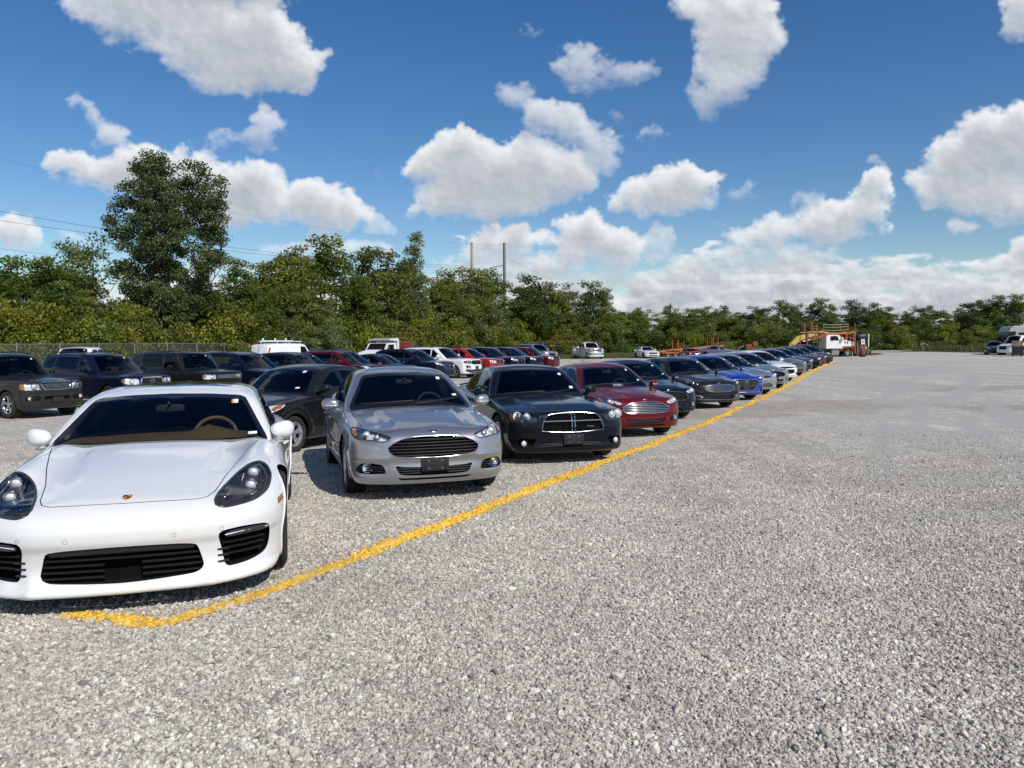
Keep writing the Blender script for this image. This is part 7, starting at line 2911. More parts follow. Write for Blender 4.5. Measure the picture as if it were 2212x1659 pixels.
# ------------------------------------------------------------------ the parked cars
P_WHITE = paint('white_paint', (.80, .80, .785), 0, .3, inner=(.42, .40, .33), dust=.03)
P_SILVER = paint('silver_paint', (.40, .41, .43), .8, .36, inner=(.40, .38, .32))
P_BLACK = paint('black_blue_paint', (.005, .007, .014), .15, .3, dust=.03)
P_RED = paint('deep_red_paint', (.13, .006, .010), .15, .32, inner=(.36, .34, .29), dust=.03)
P_NAVY = paint('navy_paint', (.005, .010, .030), .3, .3, dust=.04)
P_GREY = paint('dark_grey_paint', (.022, .022, .024), .4, .33, dust=.04)
P_BLUE = paint('bright_blue_paint', (.005, .038, .36), .3, .3, dust=.02)
P_TAN = paint('tan_silver_paint', (.26, .24, .21), .75, .36)
P_STEEL = paint('steel_grey_paint', (.085, .095, .115), .5, .33)
P_SLATE = paint('slate_paint', (.045, .05, .06), .5, .33)
P_BROWN = paint('bronze_grey_paint', (.034, .031, .028), .4, .36, inner=(.10, .09, .08))
P_INK = paint('ink_blue_paint', (.003, .006, .026), .2, .3, dust=.03)
P_CHAR = paint('charcoal_paint', (.012, .013, .014), .3, .35, dust=.03)
P_MAROON = paint('maroon_paint', (.10, .009, .013), .4, .32, dust=.04)
P_SIGNAL = paint('bright_red_paint', (.36, .010, .013), .1, .3, dust=.03)

ROW1, ROW2 = 'cars parked along the yellow line', 'vehicles parked in the second row'
R_ = math.radians


def car(spec, name, pm, pose, label, cat, group):
    r = build_car(spec, name, pm)
    place(r, pose[:2], R_(pose[2]), spec['ra'] - spec['fa'])
    return tag(r, label, cat, group)


def again(src, spec, swap, pose, label, cat, group):
    c = copy_tree(src, None, swap)
    place(c, pose[:2], R_(pose[2]), spec['ra'] - spec['fa'])
    return tag(c, label, cat, group)


car(PAN, 'sports_saloon', P_WHITE, (-2.6, 5.43, 15.6), 'low white sports saloon nearest the viewer with teardrop headlights and tan dashboard', 'car', ROW1)
fus = car(FUSION, 'saloon_car', P_SILVER, (-1.118, 9.2, 17.3), 'silver saloon with black grille parked second along the yellow line beside the white sports saloon', 'car', ROW1)
car(CHG, 'saloon_car', P_BLACK, (.653, 12.23, 15.2), 'black saloon with chrome crosshair grille parked between silver and dark red saloons', 'car', ROW1)
redf = car(RED_F, 'saloon_car', P_RED, (2.4, 16.0, 16), 'dark red saloon with bright chrome slatted grille behind the black saloon', 'car', ROW1)
dkf = car(DARK_F, 'saloon_car', P_NAVY, (3.66, 19.8, 15), 'dark navy saloon half hidden behind the dark red saloon', 'car', ROW1)
car(F17, 'saloon_car', P_GREY, (5.72, 23.0, 18), 'dark grey saloon with wide chrome grille and slim headlights next to the blue saloon', 'car', ROW1)
car(SONATA, 'saloon_car', P_BLUE, (7.35, 25.9, 18), 'bright blue saloon with large six sided black grille', 'car', ROW1)
car(COMPACT, 'saloon_car', P_SILVER, (8.72, 28.5, 19), 'silver compact saloon with narrow upper grille just beyond the blue saloon', 'car', ROW1)
again(fus, FUSION, {}, (10.4, 32.0, 17), 'silver saloon parked between the silver compact and the white saloon', 'car', ROW1)
car(MALIBU, 'saloon_car', P_WHITE, (12.6, 37.0, 17), 'white saloon with split black grille among the far cars on the yellow line', 'car', ROW1)
again(redf, RED_F, {P_RED: P_TAN}, (15.2, 42.6, 17), 'tan silver saloon with chrome grille just beyond the white saloon', 'car', ROW1)
car(GREYSEDAN, 'saloon_car', P_STEEL, (17.4, 47.4, 18), 'steel grey saloon with bright headlights beyond the tan saloon', 'car', ROW1)
car(KIDNEY, 'saloon_car', P_NAVY, (19.6, 51.6, 18), 'dark blue saloon with twin oval grilles third from the far end of the line', 'car', ROW1)
car(ELANTRA, 'saloon_car', P_RED, (21.6, 55.6, 18), 'dark red saloon with six sided chrome grille second from the far end of the line', 'car', ROW1)
car(LEAF, 'hatchback_car', P_SLATE, (24.2, 60.6, 18), 'slate grey hatchback with upright pod headlights at the far end of the yellow line', 'car', ROW1)
car(SONIC, 'saloon_car', P_CHAR, (-4.50, 13.42, -22), 'charcoal small saloon turned the other way behind the white sports saloon', 'car', None)


def row2(i, dx=0, dy=0, da=0):
    return (-13.25 + i * 3.1 * .421 + dx, 21.5 + i * 3.1 * .907 + dy, 62 + da)


car(EX03, 'sport_utility_vehicle', P_BROWN, row2(0), 'bronze grey boxy four wheel drive with square headlights at the left edge', 'SUV', ROW2)
car(RUNNER, 'sport_utility_vehicle', P_INK, row2(1), 'dark blue four wheel drive with thick chrome grille surround and roof rails', 'SUV', ROW2)
car(ELEMENT, 'sport_utility_vehicle', P_CHAR, row2(2), 'square charcoal utility car with matt grey panels and amber cornered headlights', 'SUV', ROW2)
car(XOVER, 'sport_utility_vehicle', P_INK, row2(3), 'ink blue crossover with chrome roof rails parked beside the square charcoal utility car', 'SUV', ROW2)
car(HATCH, 'crossover_car', P_BLACK, row2(4), 'black crossover parked just in front of the white panel van', 'SUV', ROW2)
car(ESCAPE, 'crossover_car', P_MAROON, row2(5), 'maroon crossover with silver roof rails above the silver saloon roof', 'SUV', ROW2)
car(ACCORD, 'saloon_car', P_BLACK, row2(6), 'black saloon in the second row between the maroon crossover and a navy crossover', 'car', ROW2)
car(SANTAFE, 'crossover_car', P_NAVY, row2(7), 'navy crossover with chrome barred grille beside the white crossover', 'SUV', ROW2)
car(EX16, 'sport_utility_vehicle', P_WHITE, row2(8), 'white four wheel drive with black lower bumper in the second row', 'SUV', ROW2)
car(JOURNEY, 'crossover_car', P_SIGNAL, row2(9), 'bright red crossover with crosshair grille beside the white one', 'SUV', ROW2)
car(HIGH, 'crossover_car', P_NAVY, row2(10), 'dark navy crossover with tall chrome framed grille next to the bright red crossover', 'SUV', ROW2)
car(EDGE, 'crossover_car', P_STEEL if False else P_NAVY, row2(11), 'dark navy crossover with wide low grille beside the last maroon crossover', 'SUV', ROW2)
car(CRV, 'crossover_car', P_MAROON, row2(12), 'maroon crossover at the right end of the second row', 'SUV', ROW2)
# ------------------------------------------------------------------ vans, pickups, lorries and other things round the lot
M_ORANGE = simple('orange_steel', (.36, .078, .010), .5, var=.25, scale=4)
M_RUST = simple('rusty_steel', (.20, .07, .03), .8, var=.4, scale=6)
M_YELMACH = simple('machine_yellow', (.62, .42, .10), .5, var=.15)
M_WHITEP = simple('white_vehicle_paint', (.68, .69, .70), .3, coat=.5, var=.05)
M_REDBIN = simple('spreader_red', (.33, .035, .02), .5, var=.2)
M_CONC = simple('concrete', (.50, .49, .46), .85, var=.15)
M_WOOD = simple('weathered_wood', (.20, .14, .09), .85, var=.3, scale=9)
M_GREYPAINT = simple('grey_vehicle_paint', (.23, .235, .25), .35, coat=.5)
M_BLUE = simple('blue_drum', (.04, .10, .22), .5)
M_DARKSTEEL = simple('dark_steel', (.03, .03, .032), .6)
M_ROPE = simple('pale_strap', (.45, .46, .40), .8)
M_DARKGLASS = simple('dark_window', (.008, .010, .013), .12, spec=.25)


def wheel_at(root, x, y, R, w, name='wheel', axis_x=True, rimmat=None):
    mb = tyre_mb(R, R * .62, w)
    o = mb.build(name, M_TYRE, root)
    o.location = (x, y, R)
    o.rotation_euler = (0, 0, (0 if x > 0 else math.pi))
    rim_mb(dict(n=6, wid=.07), R * .62, w * .9).build('rim', [rimmat or M_RIM, M_PIT], o)
    return o


# white crew cab pickup with twin rear wheels
F450 = suv(L=6.70, W=1.0, H=2.0, wb=4.4, fa=.98, tyre=.41, nose=1.22, cowl=1.36, cowl_y=1.65, ws_y=2.35, belt=1.36, box=.9, tail=.05, tumble=.17, cab_end=4.15, res=.7,
    front=[dict(kind='open', name='grille', smooth=False, poly=full([(0, 1.20), (.52, 1.20), (.55, 1.15), (.52, .82), (0, .81)]), depth=.05, slats=[.90, 1.0, 1.10], slat_mat=M_CHROME, slat_r=(.03, .035), slat_in=.0, frame=(.03, M_CHROME)),
           dict(kind='light', mirror=True, smooth=False, poly=[(.60, .82), (.60, 1.20), (.78, 1.20), (.90, 1.17), (.91, .90), (.78, .83)], depth=.06, lamps=[(.72, 1.05, .09)], edge=.006),
           dict(kind='panel', name='bumper', smooth=False, poly=full([(0, .74), (.7, .74), (.93, .72), (.93, .52), (.7, .48), (0, .48)]), mat=M_CHROME, out=.05)],
    mir=dict(c=(1.25, 2.0, 1.55), s=(.10, .09, .19), e=4, sweep=.0, cap=True), mats=dict(mirror=M_BLACK), rim=dict(n=8, wid=.06), hood=None)
F450['windows'] = [[(2.15, 1.42), (2.55, 1.82), (3.10, 1.85), (3.12, 1.41)], [(3.20, 1.41), (3.19, 1.85), (3.85, 1.84), (3.90, 1.42)]]
F450['doors'] = [[(1.80, .55), (1.78, 1.32), (3.15, 1.33), (3.15, .55)], [(3.17, .55), (3.17, 1.33), (4.02, 1.34), (4.02, .55)]]
pk = car(F450, 'pickup_truck', P_WHITE, (9.9, 92.0, 15), 'white crew cab pickup with twin rear wheels standing alone near the fence', 'pickup', None)
for s in (-1, 1):
    mb = MB().blob((s * 1.06, 4.4, .74), (.20, .62, .40), 3, 18, 10)
    mb.build('rear_fender', P_WHITE, pk)
mb = MB().box((0, 3.75, 1.40), (1.7, .06, .10), bev=.01)
mb.build('bed_rail', P_WHITE, pk)

MUST = vary(FUSION, L=4.79, W=.957, fa=.90, ra=3.62, tyre=.345, tw=.26, rim_r=.245, res=.7,
    top=[(-.1, .66), (.02, .72), (.10, .77), (.3, .82), (.8, .90), (1.4, .96), (1.7, .98), (2.5, .99), (3.6, 1.02), (4.2, 1.06), (4.6, 1.07), (4.85, 1.03)],
    plan=[(-.2, .86), (.4, .92), (.9, .95), (1.6, .93), (2.6, .925), (3.6, .957), (4.3, .93), (4.8, .86)], feat=None, featF=None,
    roof=[(2.0, 1.30), (2.3, 1.345), (2.7, 1.375), (3.0, 1.37), (3.4, 1.32), (3.9, 1.20), (4.4, 1.05)], ws=[(.86, 1.45), (.97, 1.66), (1.2, 2.05), (1.33, 2.32), (1.42, 2.6)], bk=[(.86, 4.6), (1.05, 4.2), (1.2, 3.85), (1.32, 3.5), (1.4, 3.1)],
    tumble=[(.86, 0), (1.0, .04), (1.2, .16), (1.34, .27), (1.45, .36)],
    windshield=full([(0, 1.325), (.3, 1.32), (.52, 1.30), (.745, .98), (.73, .93), (0, .95)]),
    windows=[[(2.0, 1.03), (2.35, 1.22), (2.65, 1.29), (3.0, 1.29), (3.15, 1.20), (3.12, 1.02)], [(3.22, 1.03), (3.22, 1.19), (3.5, 1.10), (3.55, 1.05)]], pillar=None,
    doors=[[(1.75, .33), (1.70, .9), (1.75, .95), (3.20, .97), (3.1, .33)]], hood=None, wipers=[], stickers=[],
    front=[dict(kind='open', name='grille', smooth=False, poly=full([(0, .70), (.5, .70), (.56, .66), (.48, .52), (0, .51)]), depth=.06, slats=[.60]),
           dict(kind='open', name='air_intake', smooth=False, poly=full([(0, .40), (.5, .40), (.56, .30), (0, .28)]), depth=.05),
           dict(kind='light', mirror=True, smooth=False, poly=[(.60, .66), (.61, .73), (.84, .77), (.86, .72), (.72, .66)], depth=.05, bowl=M_SMOKE, lamps=[(.70, .70, .03)])],
    mats=dict(rim=M_RIMDARK), rim=dict(n=10, wid=.04), extras=[lambda k: k['done'](MB().box((0, 2.78, 1.385), (.9, .7, .02), bev=.008), 'roof_panel', [M_GLOSSBLACK])], mir=dict(c=(1.0, 2.0, 1.0), s=(.10, .075, .07), sweep=.04), dash_y=None)
mu = car(MUST, 'coupe_car', P_WHITE, (16.4, 90.8, 10), 'white low coupe with black wheels and black roof by the orange trailer', 'car', None)
again(mu, MUST, {P_WHITE: P_SILVER}, (24.6, 86, 52), 'silver low coupe mostly hidden behind the silver compact saloon roofs', 'car', None)

# little old red open car
mb_root = empty('classic_roadster', (0, 0, 0))
ROAD = vary(FUSION, L=3.89, W=.76, fa=.75, ra=3.06, tyre=.30, tw=.165, rim_r=.19, res=.5,
    top=[(-.1, .60), (.05, .66), (.2, .72), (.6, .80), (1.2, .86), (1.4, .87), (2.4, .86), (3.2, .84), (3.7, .80), (3.95, .72)], plan=[(-.2, .62), (.4, .72), (.75, .75), (2, .76), (3.1, .755), (3.6, .70), (3.9, .60)],
    feat=lambda x, y: .05 * bump(x, .58, .14) * (1 - sstep(.9, 1.4, y)), featF=None, featS=None, bot=[(0, .24), (4, .24)],
    fz=[(.2, .08), (.3, .0), (.5, .0), (.62, .05), (.7, .14)], fx=[(0, 0), (.4, .02), (.6, .10), (.76, .3)], side=[(.2, .05), (.35, 0), (.6, .0), (.75, .03), (.9, .12)],
    cz0=.72, roof=[(1.6, 1.12), (2, 1.18), (2.5, 1.17), (2.9, 1.05)], ws=[(.72, 1.28), (.9, 1.40), (1.12, 1.62), (1.2, 1.8)], bk=[(.72, 3.0), (.9, 2.9), (1.1, 2.7), (1.2, 2.4)], cw=[(1.2, .60), (2, .62), (3, .58)], tumble=[(.7, 0), (.9, .02), (1.15, .10)], kw=.15,
    windshield=full([(0, 1.14), (.45, 1.12), (.52, .90), (0, .88)]), windows=[[(1.75, .92), (1.85, 1.08), (2.6, 1.06), (2.7, .92)]], pillar=None, backlight=None, doors=[[(1.35, .35), (1.35, .80), (2.2, .80), (2.2, .35)]], hood=None, wipers=[], stickers=[],
    front=[dict(kind='open', name='grille', smooth=False, poly=full([(0, .56), (.4, .56), (.42, .42), (0, .41)]), depth=.04, slats=[.48], frame=(.012, M_CHROME)),
           dict(kind='panel', name='headlight', mirror=True, poly=[(.50 + .08 * math.cos(a), .60 + .08 * math.sin(a)) for a in np.linspace(0, 6.28, 14, endpoint=False)], mat=M_BRIGHT, out=.02)],
    extras=[strip([(0, .33), (.4, .33), (.6, .34)], .03, M_CHROME, 'bumper')], mir=None)
bpy.data.objects.remove(mb_root)
P_ROADTOP = P_BLACK
rd = car(ROAD, 'classic_roadster', P_RED, (19.9, 84.5, 4), 'small old dark red convertible in front of the orange trailer', 'car', None)

# silver four wheel drive behind the end of the second row
SUB = suv(L=5.2, W=.99, H=1.88, wb=3.0, fa=.95, tyre=.39, nose=1.12, cowl=1.24, cowl_y=1.45, ws_y=2.15, belt=1.22, box=.9, tail=.1, tumble=.16, res=.5, front=HIGH['front'], extras=[roof_rails(2.4, 4.6, .62, None, .05)])
car(SUB, 'sport_utility_vehicle', P_SILVER, (3.3, 74, 38), 'tall silver four wheel drive behind the maroon crossover at the row end', 'SUV', None)
# white pickup behind the dark blue four wheel drive
PK2 = suv(L=5.8, W=.98, H=1.93, wb=3.65, fa=.95, tyre=.40, nose=1.14, cowl=1.26, cowl_y=1.55, ws_y=2.25, belt=1.26, box=.8, tail=.05, tumble=.17, cab_end=4.0, res=.5, front=HIGH['front'], hood=None)
PK2['windows'] = [[(2.05, 1.33), (2.42, 1.76), (2.95, 1.79), (2.98, 1.32)], [(3.05, 1.32), (3.05, 1.79), (3.7, 1.78), (3.75, 1.33)]]
car(PK2, 'pickup_truck', P_WHITE, (-22.6, 38.8, 6), 'white pickup with its cab roof just showing behind the dark blue four wheel drive', 'pickup', None)

# white panel van with ladder racks
VAN = suv(L=5.7, W=1.0, H=2.08, wb=3.43, fa=.80, tyre=.37, nose=1.02, cowl=1.22, cowl_y=.95, ws_y=1.75, belt=1.22, box=.8, tail=.04, tumble=.13, res=.6, front=HIGH['front'], hood=None)
VAN['windows'] = [[(1.50, 1.30), (1.80, 1.80), (2.30, 1.86), (2.34, 1.30)]]
VAN['doors'] = [[(1.15, .5), (1.15, 1.18), (2.42, 1.2), (2.42, .5)], [(2.6, .5), (2.6, 1.2), (3.7, 1.2), (3.7, .5)]]
VAN['backlight'] = None
VAN['mir'] = dict(c=(1.12, 1.5, 1.42), s=(.08, .07, .15), e=4, sweep=0., cap=True)
VAN['mats'] = dict(mirror=M_BLACK)
def van_bits(k):
    for s in (-1, 1):
        q = k['cab'].lift(1, 1, [(s * .84, 1.30), (s * .80, 1.75)])
        mb = MB().tube([q[0] + (0, .02, 0), (q[0] + q[1]) / 2 + (0, .02, 0), q[1] + (0, .02, 0)], .06, 8, sq=(.075, .05))
        k['done'](mb, 'tail_light', [M_RED])
    q = k['cab'].lift(1, 1, [(0, z) for z in np.linspace(1.25, 1.95, 5)])
    k['done'](MB().tube(q + np.array((0, .004, 0)), .008, 5), 'door_seam', [M_BLACK])
    top = 2.08
    mb = MB()
    for y in (2.3, 3.4, 4.6):
        mb.tube([(-.80, y, top - .10), (-.80, y, top + .10), (.80, y, top + .10), (.80, y, top - .10)], .022, 6)
        mb.box((.55, y, top + .24), (.05, .12, .24), bev=.01)
    for x in (-.45, .10):
        mb.tube([(x, 1.7, top + .12), (x, 5.5, top + .12)], .024, 6)
    mb.tube([(-.45, 5.5, top + .12), (-.62, 5.9, top + .18), (-.66, 6.0, top - .02)], .022, 6)
    mb.tube([(.55, 1.6, top + .16), (.55, 4.8, top + .16)], .05, 8)
    k['done'](mb, 'ladder_rack', [M_WHITEP])
    mb = MB()
    for x in (.35, -.25):
        for y in (2.0, 2.8, 3.6, 4.4):
            mb.tube([(x - .2, y, top + .15), (x + .2, y, top + .15)], .014, 5)
    k['done'](mb, 'ladder', [M_GALV])
VAN['extras'] = [van_bits]
c = at(556, 750, 54)
yawv = R_(153)
h = Vector((math.sin(yawv), -math.cos(yawv)))
p0 = Vector((c.x, 54)) + h * (5.7 - .8)
car(VAN, 'panel_van', P_WHITE, (p0.x, p0.y, 153), 'white panel van with ladder racks on its roof behind the second row', 'van', None)


# white tipper with a red grit spreader
def tipper():
    r = empty('tipper_truck', (0, 0, 0))
    W = 1.05
    mb = MB()
    prof = [(.0, .75), (.0, 1.30), (.12, 1.42), (1.25, 1.62), (1.80, 2.20), (2.0, 2.28), (3.05, 2.28), (3.15, 2.20), (3.15, .75)]
    mb.prism(prof, -W, W, axis=0)
    mb.build('cab', P_WHITE, r)
    MB().box((0, -.12, .72), (2.2, .22, .34), bev=.04).build('bumper', M_WHITEP, r)
    MB().box((0, -.015, 1.05), (1.1, .05, .40), bev=.02).build('grille', M_BLACK, r)
    for s in (-1, 1):
        MB().box((s * .82, -.02, 1.08), (.34, .06, .30), bev=.03).build('headlight', M_BRIGHT, r)
        MB().prism([(1.62, 1.66), (2.0, 2.12), (2.75, 2.14), (2.78, 1.62)], s * (W - .01), s * (W + .015), axis=0).build('side_window', M_DARKGLASS, r)
        MB().box((s * 1.32, 1.45, 1.85), (.12, .10, .55), bev=.03).build('wing_mirror', M_BLACK, r)
        MB().tube([(s * 1.0, 1.55, 1.62), (s * 1.3, 1.47, 1.72)], .025, 6).build('mirror_arm', M_BLACK, r)
        MB().prism([(1.45, .85), (1.45, 1.58), (2.85, 1.58), (2.85, .85)], s * W, s * (W + .012), axis=0).build('door', P_WHITE, r)
    ang = math.atan2(.58, .55)
    MB().add([(-.92, 1.28, 1.69), (.92, 1.28, 1.69), (.86, 1.80, 2.235), (-.86, 1.80, 2.235)], [(0, 1, 2, 3)], 0, smooth=False).build('windshield', M_DARKGLASS, r)
    mb = MB()
    for x in (-.6, -.3, 0, .3, .6):
        mb.box((x, 2.05, 2.31), (.12, .08, .05), bev=.01)
    mb.build('roof_marker', M_AMBER, r)
    MB().prism([(1.9, 2.52), (1.85, 2.62), (3.3, 2.75), (3.55, 2.60), (3.6, 1.0), (3.35, 1.0), (3.35, 2.45)], -1.15, 1.15, axis=0).build('cab_guard', M_WHITEP, r)
    mb = MB()
    for s in (-1, 1):
        mb.box((s * 1.13, 5.1, 1.35), (.08, 3.2, .62), bev=.02)
    mb.box((0, 6.7, 1.35), (2.2, .08, .62), bev=.02)
    mb.box((0, 5.1, 1.05), (2.3, 3.2, .10), bev=.02)
    mb.build('tipper_body', M_WHITEP, r)
    V = [(-.95, 3.9, 2.35), (.95, 3.9, 2.35), (.95, 6.5, 2.35), (-.95, 6.5, 2.35), (-.35, 4.1, 1.4), (.35, 4.1, 1.4), (.35, 6.3, 1.4), (-.35, 6.3, 1.4)]
    mb = MB().add(V, [(0, 1, 5, 4), (1, 2, 6, 5), (2, 3, 7, 6), (3, 0, 4, 7), (4, 5, 6, 7)], 0, smooth=False)
    for a, b in ((0, 1), (1, 2), (2, 3), (3, 0)):
        mb.tube([V[a], V[b]], .05, 6)
    mb.build('grit_spreader', M_REDBIN, r)
    MB().box((0, 6.95, 1.55), (1.9, .5, .35), bev=.05).build('spreader_chute', M_WHITEP, r)
    MB().box((0, 3.6, .72), (.9, 6.2, .22), bev=.02).build('chassis', M_DARKSTEEL, r)
    for x in (-.92, .92):
        wheel_at(r, x, .85, .44, .26)
        wheel_at(r, x, 5.3, .44, .42)
    return tag(r, 'white tipper lorry with a red grit spreader in its body', 'truck')


t = tipper()
place(t, (-11.6, 62.0), R_(-22), 4.4)
t.scale = (.9, .9, .9)


# orange car carrying trailer
def trailer():
    r = empty('car_carrier_trailer', (0, 0, 0))
    mb = MB()
    for y in (-1.15, 1.15):
        mb.tube([(0, y, .62), (2.0, y, .95), (5.5, y, 1.25), (8.6, y, 1.62)], .09, 6, sq=(.08, .12))
        mb.tube([(.6, y, .55), (3.0, y, .62), (6.3, y, .70), (8.6, y, .62)], .09, 6, sq=(.08, .16))
        for x, z0, z1 in ((2.2, .6, .98), (3.6, .63, 1.08), (5.2, .68, 1.22), (6.8, .70, 1.38), (8.2, .65, 1.56)):
            mb.tube([(x, y, z0), (x, y, z1)], .06, 6)
        mb.tube([(5.2, y, .7), (6.8, y, 1.38)], .05, 6)
        mb.tube([(6.8, y, .7), (8.2, y, 1.56)], .05, 6)
    for x in np.arange(.4, 8.5, .55):
        z = np.interp(x, [0, 2, 5.5, 8.6], [.62, .95, 1.25, 1.62])
        mb.tube([(x, -1.15, z), (x, 1.15, z)], .05, 6)
    for y in (-1.16, 1.16):
        mb.prism([(2.7, .5), (2.9, 1.0), (4.6, 1.15), (5.0, .55)], y - .03, y + .03, axis=1)
        mb.prism([(5.6, .6), (5.9, 1.0), (6.6, 1.05), (6.5, .6)], y - .03, y + .03, axis=1)
    mb.build('frame', M_ORANGE, r)
    mb = MB()
    for y in (-.75, .75):
        mb.add([(0, y - .28, .70), (0, y + .28, .70), (8.6, y + .28, 1.70), (8.6, y - .28, 1.70)], [(0, 1, 2, 3)], 0, smooth=False)
    mb.build('deck', M_RUST, r)
    for x, z0, z1 in ((2.6, 1.0, 2.45), (3.35, 1.05, 2.45), (7.15, 1.1, 2.85), (7.75, 1.1, 2.85)):
        for y in (-1.2, 1.2):
            MB().tube([(x, y, z0), (x, y, z1)], .055, 6, sq=(.06, .06)).build('post', M_ORANGE, r)
    for x in (1.45, 2.4):
        for y in (-1.0, 1.0):
            o = wheel_at(r, 0.001, 0, .42, .26)
            o.location = (x, y, .42)
            o.rotation_euler = (0, 0, -math.pi / 2 if y < 0 else math.pi / 2)
    for y in (-1.18, 1.18):
        MB().tube([(.85 + .0, y, .55)] + [(1.92 + 1.1 * math.cos(a), y, .45 + .55 * math.sin(a)) for a in np.linspace(2.8, .3, 8)], .08, 6, sq=(.10, .05)).build('mudguard', M_ORANGE, r)
    return tag(r, 'low orange car carrier trailer with upright posts beside the fence end', 'trailer')


t = trailer()
q = at(1415, 760, 98)
t.location = (q.x, 98, gz(q.x, 98))
t.rotation_euler = (0, 0, R_(4))
t.scale = (1, 1, .86)


# white and orange car carrier lorry, seen from its right side, facing right
def carrier():
    r = empty('car_carrier_lorry', (0, 0, 0))
    k = .00706 * 1.0
    X = lambda px: (px - 1100) * k
    Z = lambda py: (702 - py) * k
    w = 1.15
    cabp = [(X(768), Z(575)), (X(768), Z(385)), (X(790), Z(362)), (X(940), Z(362)), (X(975), Z(392)), (X(1010), Z(462)), (X(1012), Z(575))]
    MB().prism([(a, b) for a, b in cabp], -w, w, axis=1).build('cab', P_WHITE, r)
    hoodp = [(X(1012), Z(570)), (X(1012), Z(458)), (X(1070), Z(442)), (X(1190), Z(470)), (X(1206), Z(500)), (X(1206), Z(570))]
    MB().prism(hoodp, -w * .82, w * .82, axis=1).build('bonnet', P_WHITE, r)
    MB().prism([(X(1050), Z(485)), (X(1045), Z(460)), (X(1100), Z(478)), (X(1100), Z(500))], -w * .825, -w * .80, axis=1).build('air_vent', M_GREYPAINT, r)
    MB().prism([(X(826), Z(450)), (X(826), Z(385)), (X(935), Z(382)), (X(962), Z(452))], -w - .012, -w + .01, axis=1).build('side_window', M_DARKGLASS, r)
    MB().add([(X(946), -w * .9, Z(372)), (X(946), w * .9, Z(372)), (X(1014), w * .9, Z(458)), (X(1014), -w * .9, Z(458))], [(0, 1, 2, 3)], 0, smooth=False).build('windshield', M_DARKGLASS, r)
    MB().prism([(X(795), Z(565)), (X(815), Z(460)), (X(965), Z(460)), (X(985), Z(520)), (X(985), Z(565))], -w - .008, -w + .01, axis=1).build('door', P_WHITE, r)
    MB().box((X(1003), -w - .2, Z(432)), (.14, .22, .42), bev=.05).build('wing_mirror', M_WHITEP, r)
    MB().box((X(880), -w - .22, Z(402)), (.10, .16, .40), bev=.04).build('wing_mirror', M_BLACK, r)
    for s in (-1, 1):
        pts = [(X(1100) + 66 * 1.42 * k * math.cos(a), s * w * .86, Z(640) + 66 * 1.35 * k * math.sin(a)) for a in np.linspace(2.9, .35, 10)]
        MB().tube(pts, .1, 8, sq=(.28, .07)).build('mudguard', M_ORANGE, r)
        MB().prism([(X(985), Z(610)), (X(1015), Z(540)), (X(1200), Z(540)), (X(1205), Z(580)), (X(1160), Z(580)), (X(1100), Z(560)), (X(1040), Z(590)), (X(1025), Z(615))], s * w * .84 - .03, s * w * .84 + .03, axis=1).build('side_panel', M_ORANGE, r)
        o = wheel_at(r, 0.001, 0, 62 * k, .30, rimmat=M_RIM)
        o.location = (X(1100), s * w * .86, 62 * k)
        o.rotation_euler = (0, 0, -math.pi / 2 if s < 0 else math.pi / 2)
        for px in (480, 330):
            o = wheel_at(r, 0.001, 0, 62 * k, .5, rimmat=M_RIM)
            o.location = (X(px), s * w * .8, 62 * k)
            o.rotation_euler = (0, 0, -math.pi / 2 if s < 0 else math.pi / 2)
        MB().box((X(905), s * w * .88, Z(640)), (112 * k, .42, 70 * k), bev=.05).build('fuel_tank', M_GREYPAINT, r)
        MB().box((X(905), s * w * .9, Z(600)), (116 * k, .5, .05), bev=.01).build('step', M_RIM, r)
    MB().box((X(700), 0, Z(610)), (900 * k, .9, .25), bev=.02).build('chassis', M_DARKSTEEL, r)
    mb = MB()
    for y in (-w, w):
        mb.tube([(X(468), y, Z(600)), (X(469), y, Z(470)), (X(470), y, Z(322)), (X(720), y, Z(322)), (X(760), y, Z(342)), (X(1100), y, Z(345)), (X(1160), y, Z(320)), (X(1215), y, Z(352))], .1, 6, sq=(.07, .10))
        mb.tube([(X(1196), y, Z(350)), (X(1205), y, Z(655))], .09, 6, sq=(.08, .08))
        mb.tube([(X(1125), y, Z(352)), (X(1130), y, Z(468))], .05, 6)
        mb.tube([(X(1180), y, Z(352)), (X(1182), y, Z(468))], .05, 6)
        mb.tube([(X(1125), y, Z(420)), (X(1182), y, Z(420))], .04, 6)
        mb.tube([(X(715), y, Z(322)), (X(690), y, Z(440))], .06, 6)
        mb.tube([(X(520), y, Z(440)), (X(740), y, Z(375))], .07, 6, sq=(.06, .08))
    for px in np.arange(480, 1210, 60):
        mb.tube([(X(px), -w, Z(335)), (X(px), w, Z(335))], .05, 6)
    mb.tube([(X(1200), -w, Z(655)), (X(1200), w, Z(655))], .08, 6)
    mb.build('overhead_frame', M_ORANGE, r)
    for px, t0, t1 in ((528, 160, 325), (546, 165, 325), (718, 185, 325), (1095, 185, 342), (1197, 180, 350)):
        for y in (-w, w):
            MB().tube([(X(px), y, Z(t1)), (X(px), y, Z(t0))], .05, 6, sq=(.045, .045)).build('post', M_ORANGE, r)
    for py in (200, 240, 288):
        MB().tube([(X(718 + 377 * i / 10), -w, Z(py + 10 * math.sin(math.pi * i / 10) - i * .6)) for i in range(11)], .022, 5).build('strap', M_ROPE, r)
    mb = MB()
    for px in (560, 626):
        mb.tube([(X(px), -w - .1, Z(490)), (X(px), -w - .1, Z(215))], .02, 5)
    for py in range(230, 490, 35):
        mb.tube([(X(560), -w - .1, Z(py)), (X(626), -w - .1, Z(py))], .015, 5)
    mb.build('ladder', M_GALV, r)
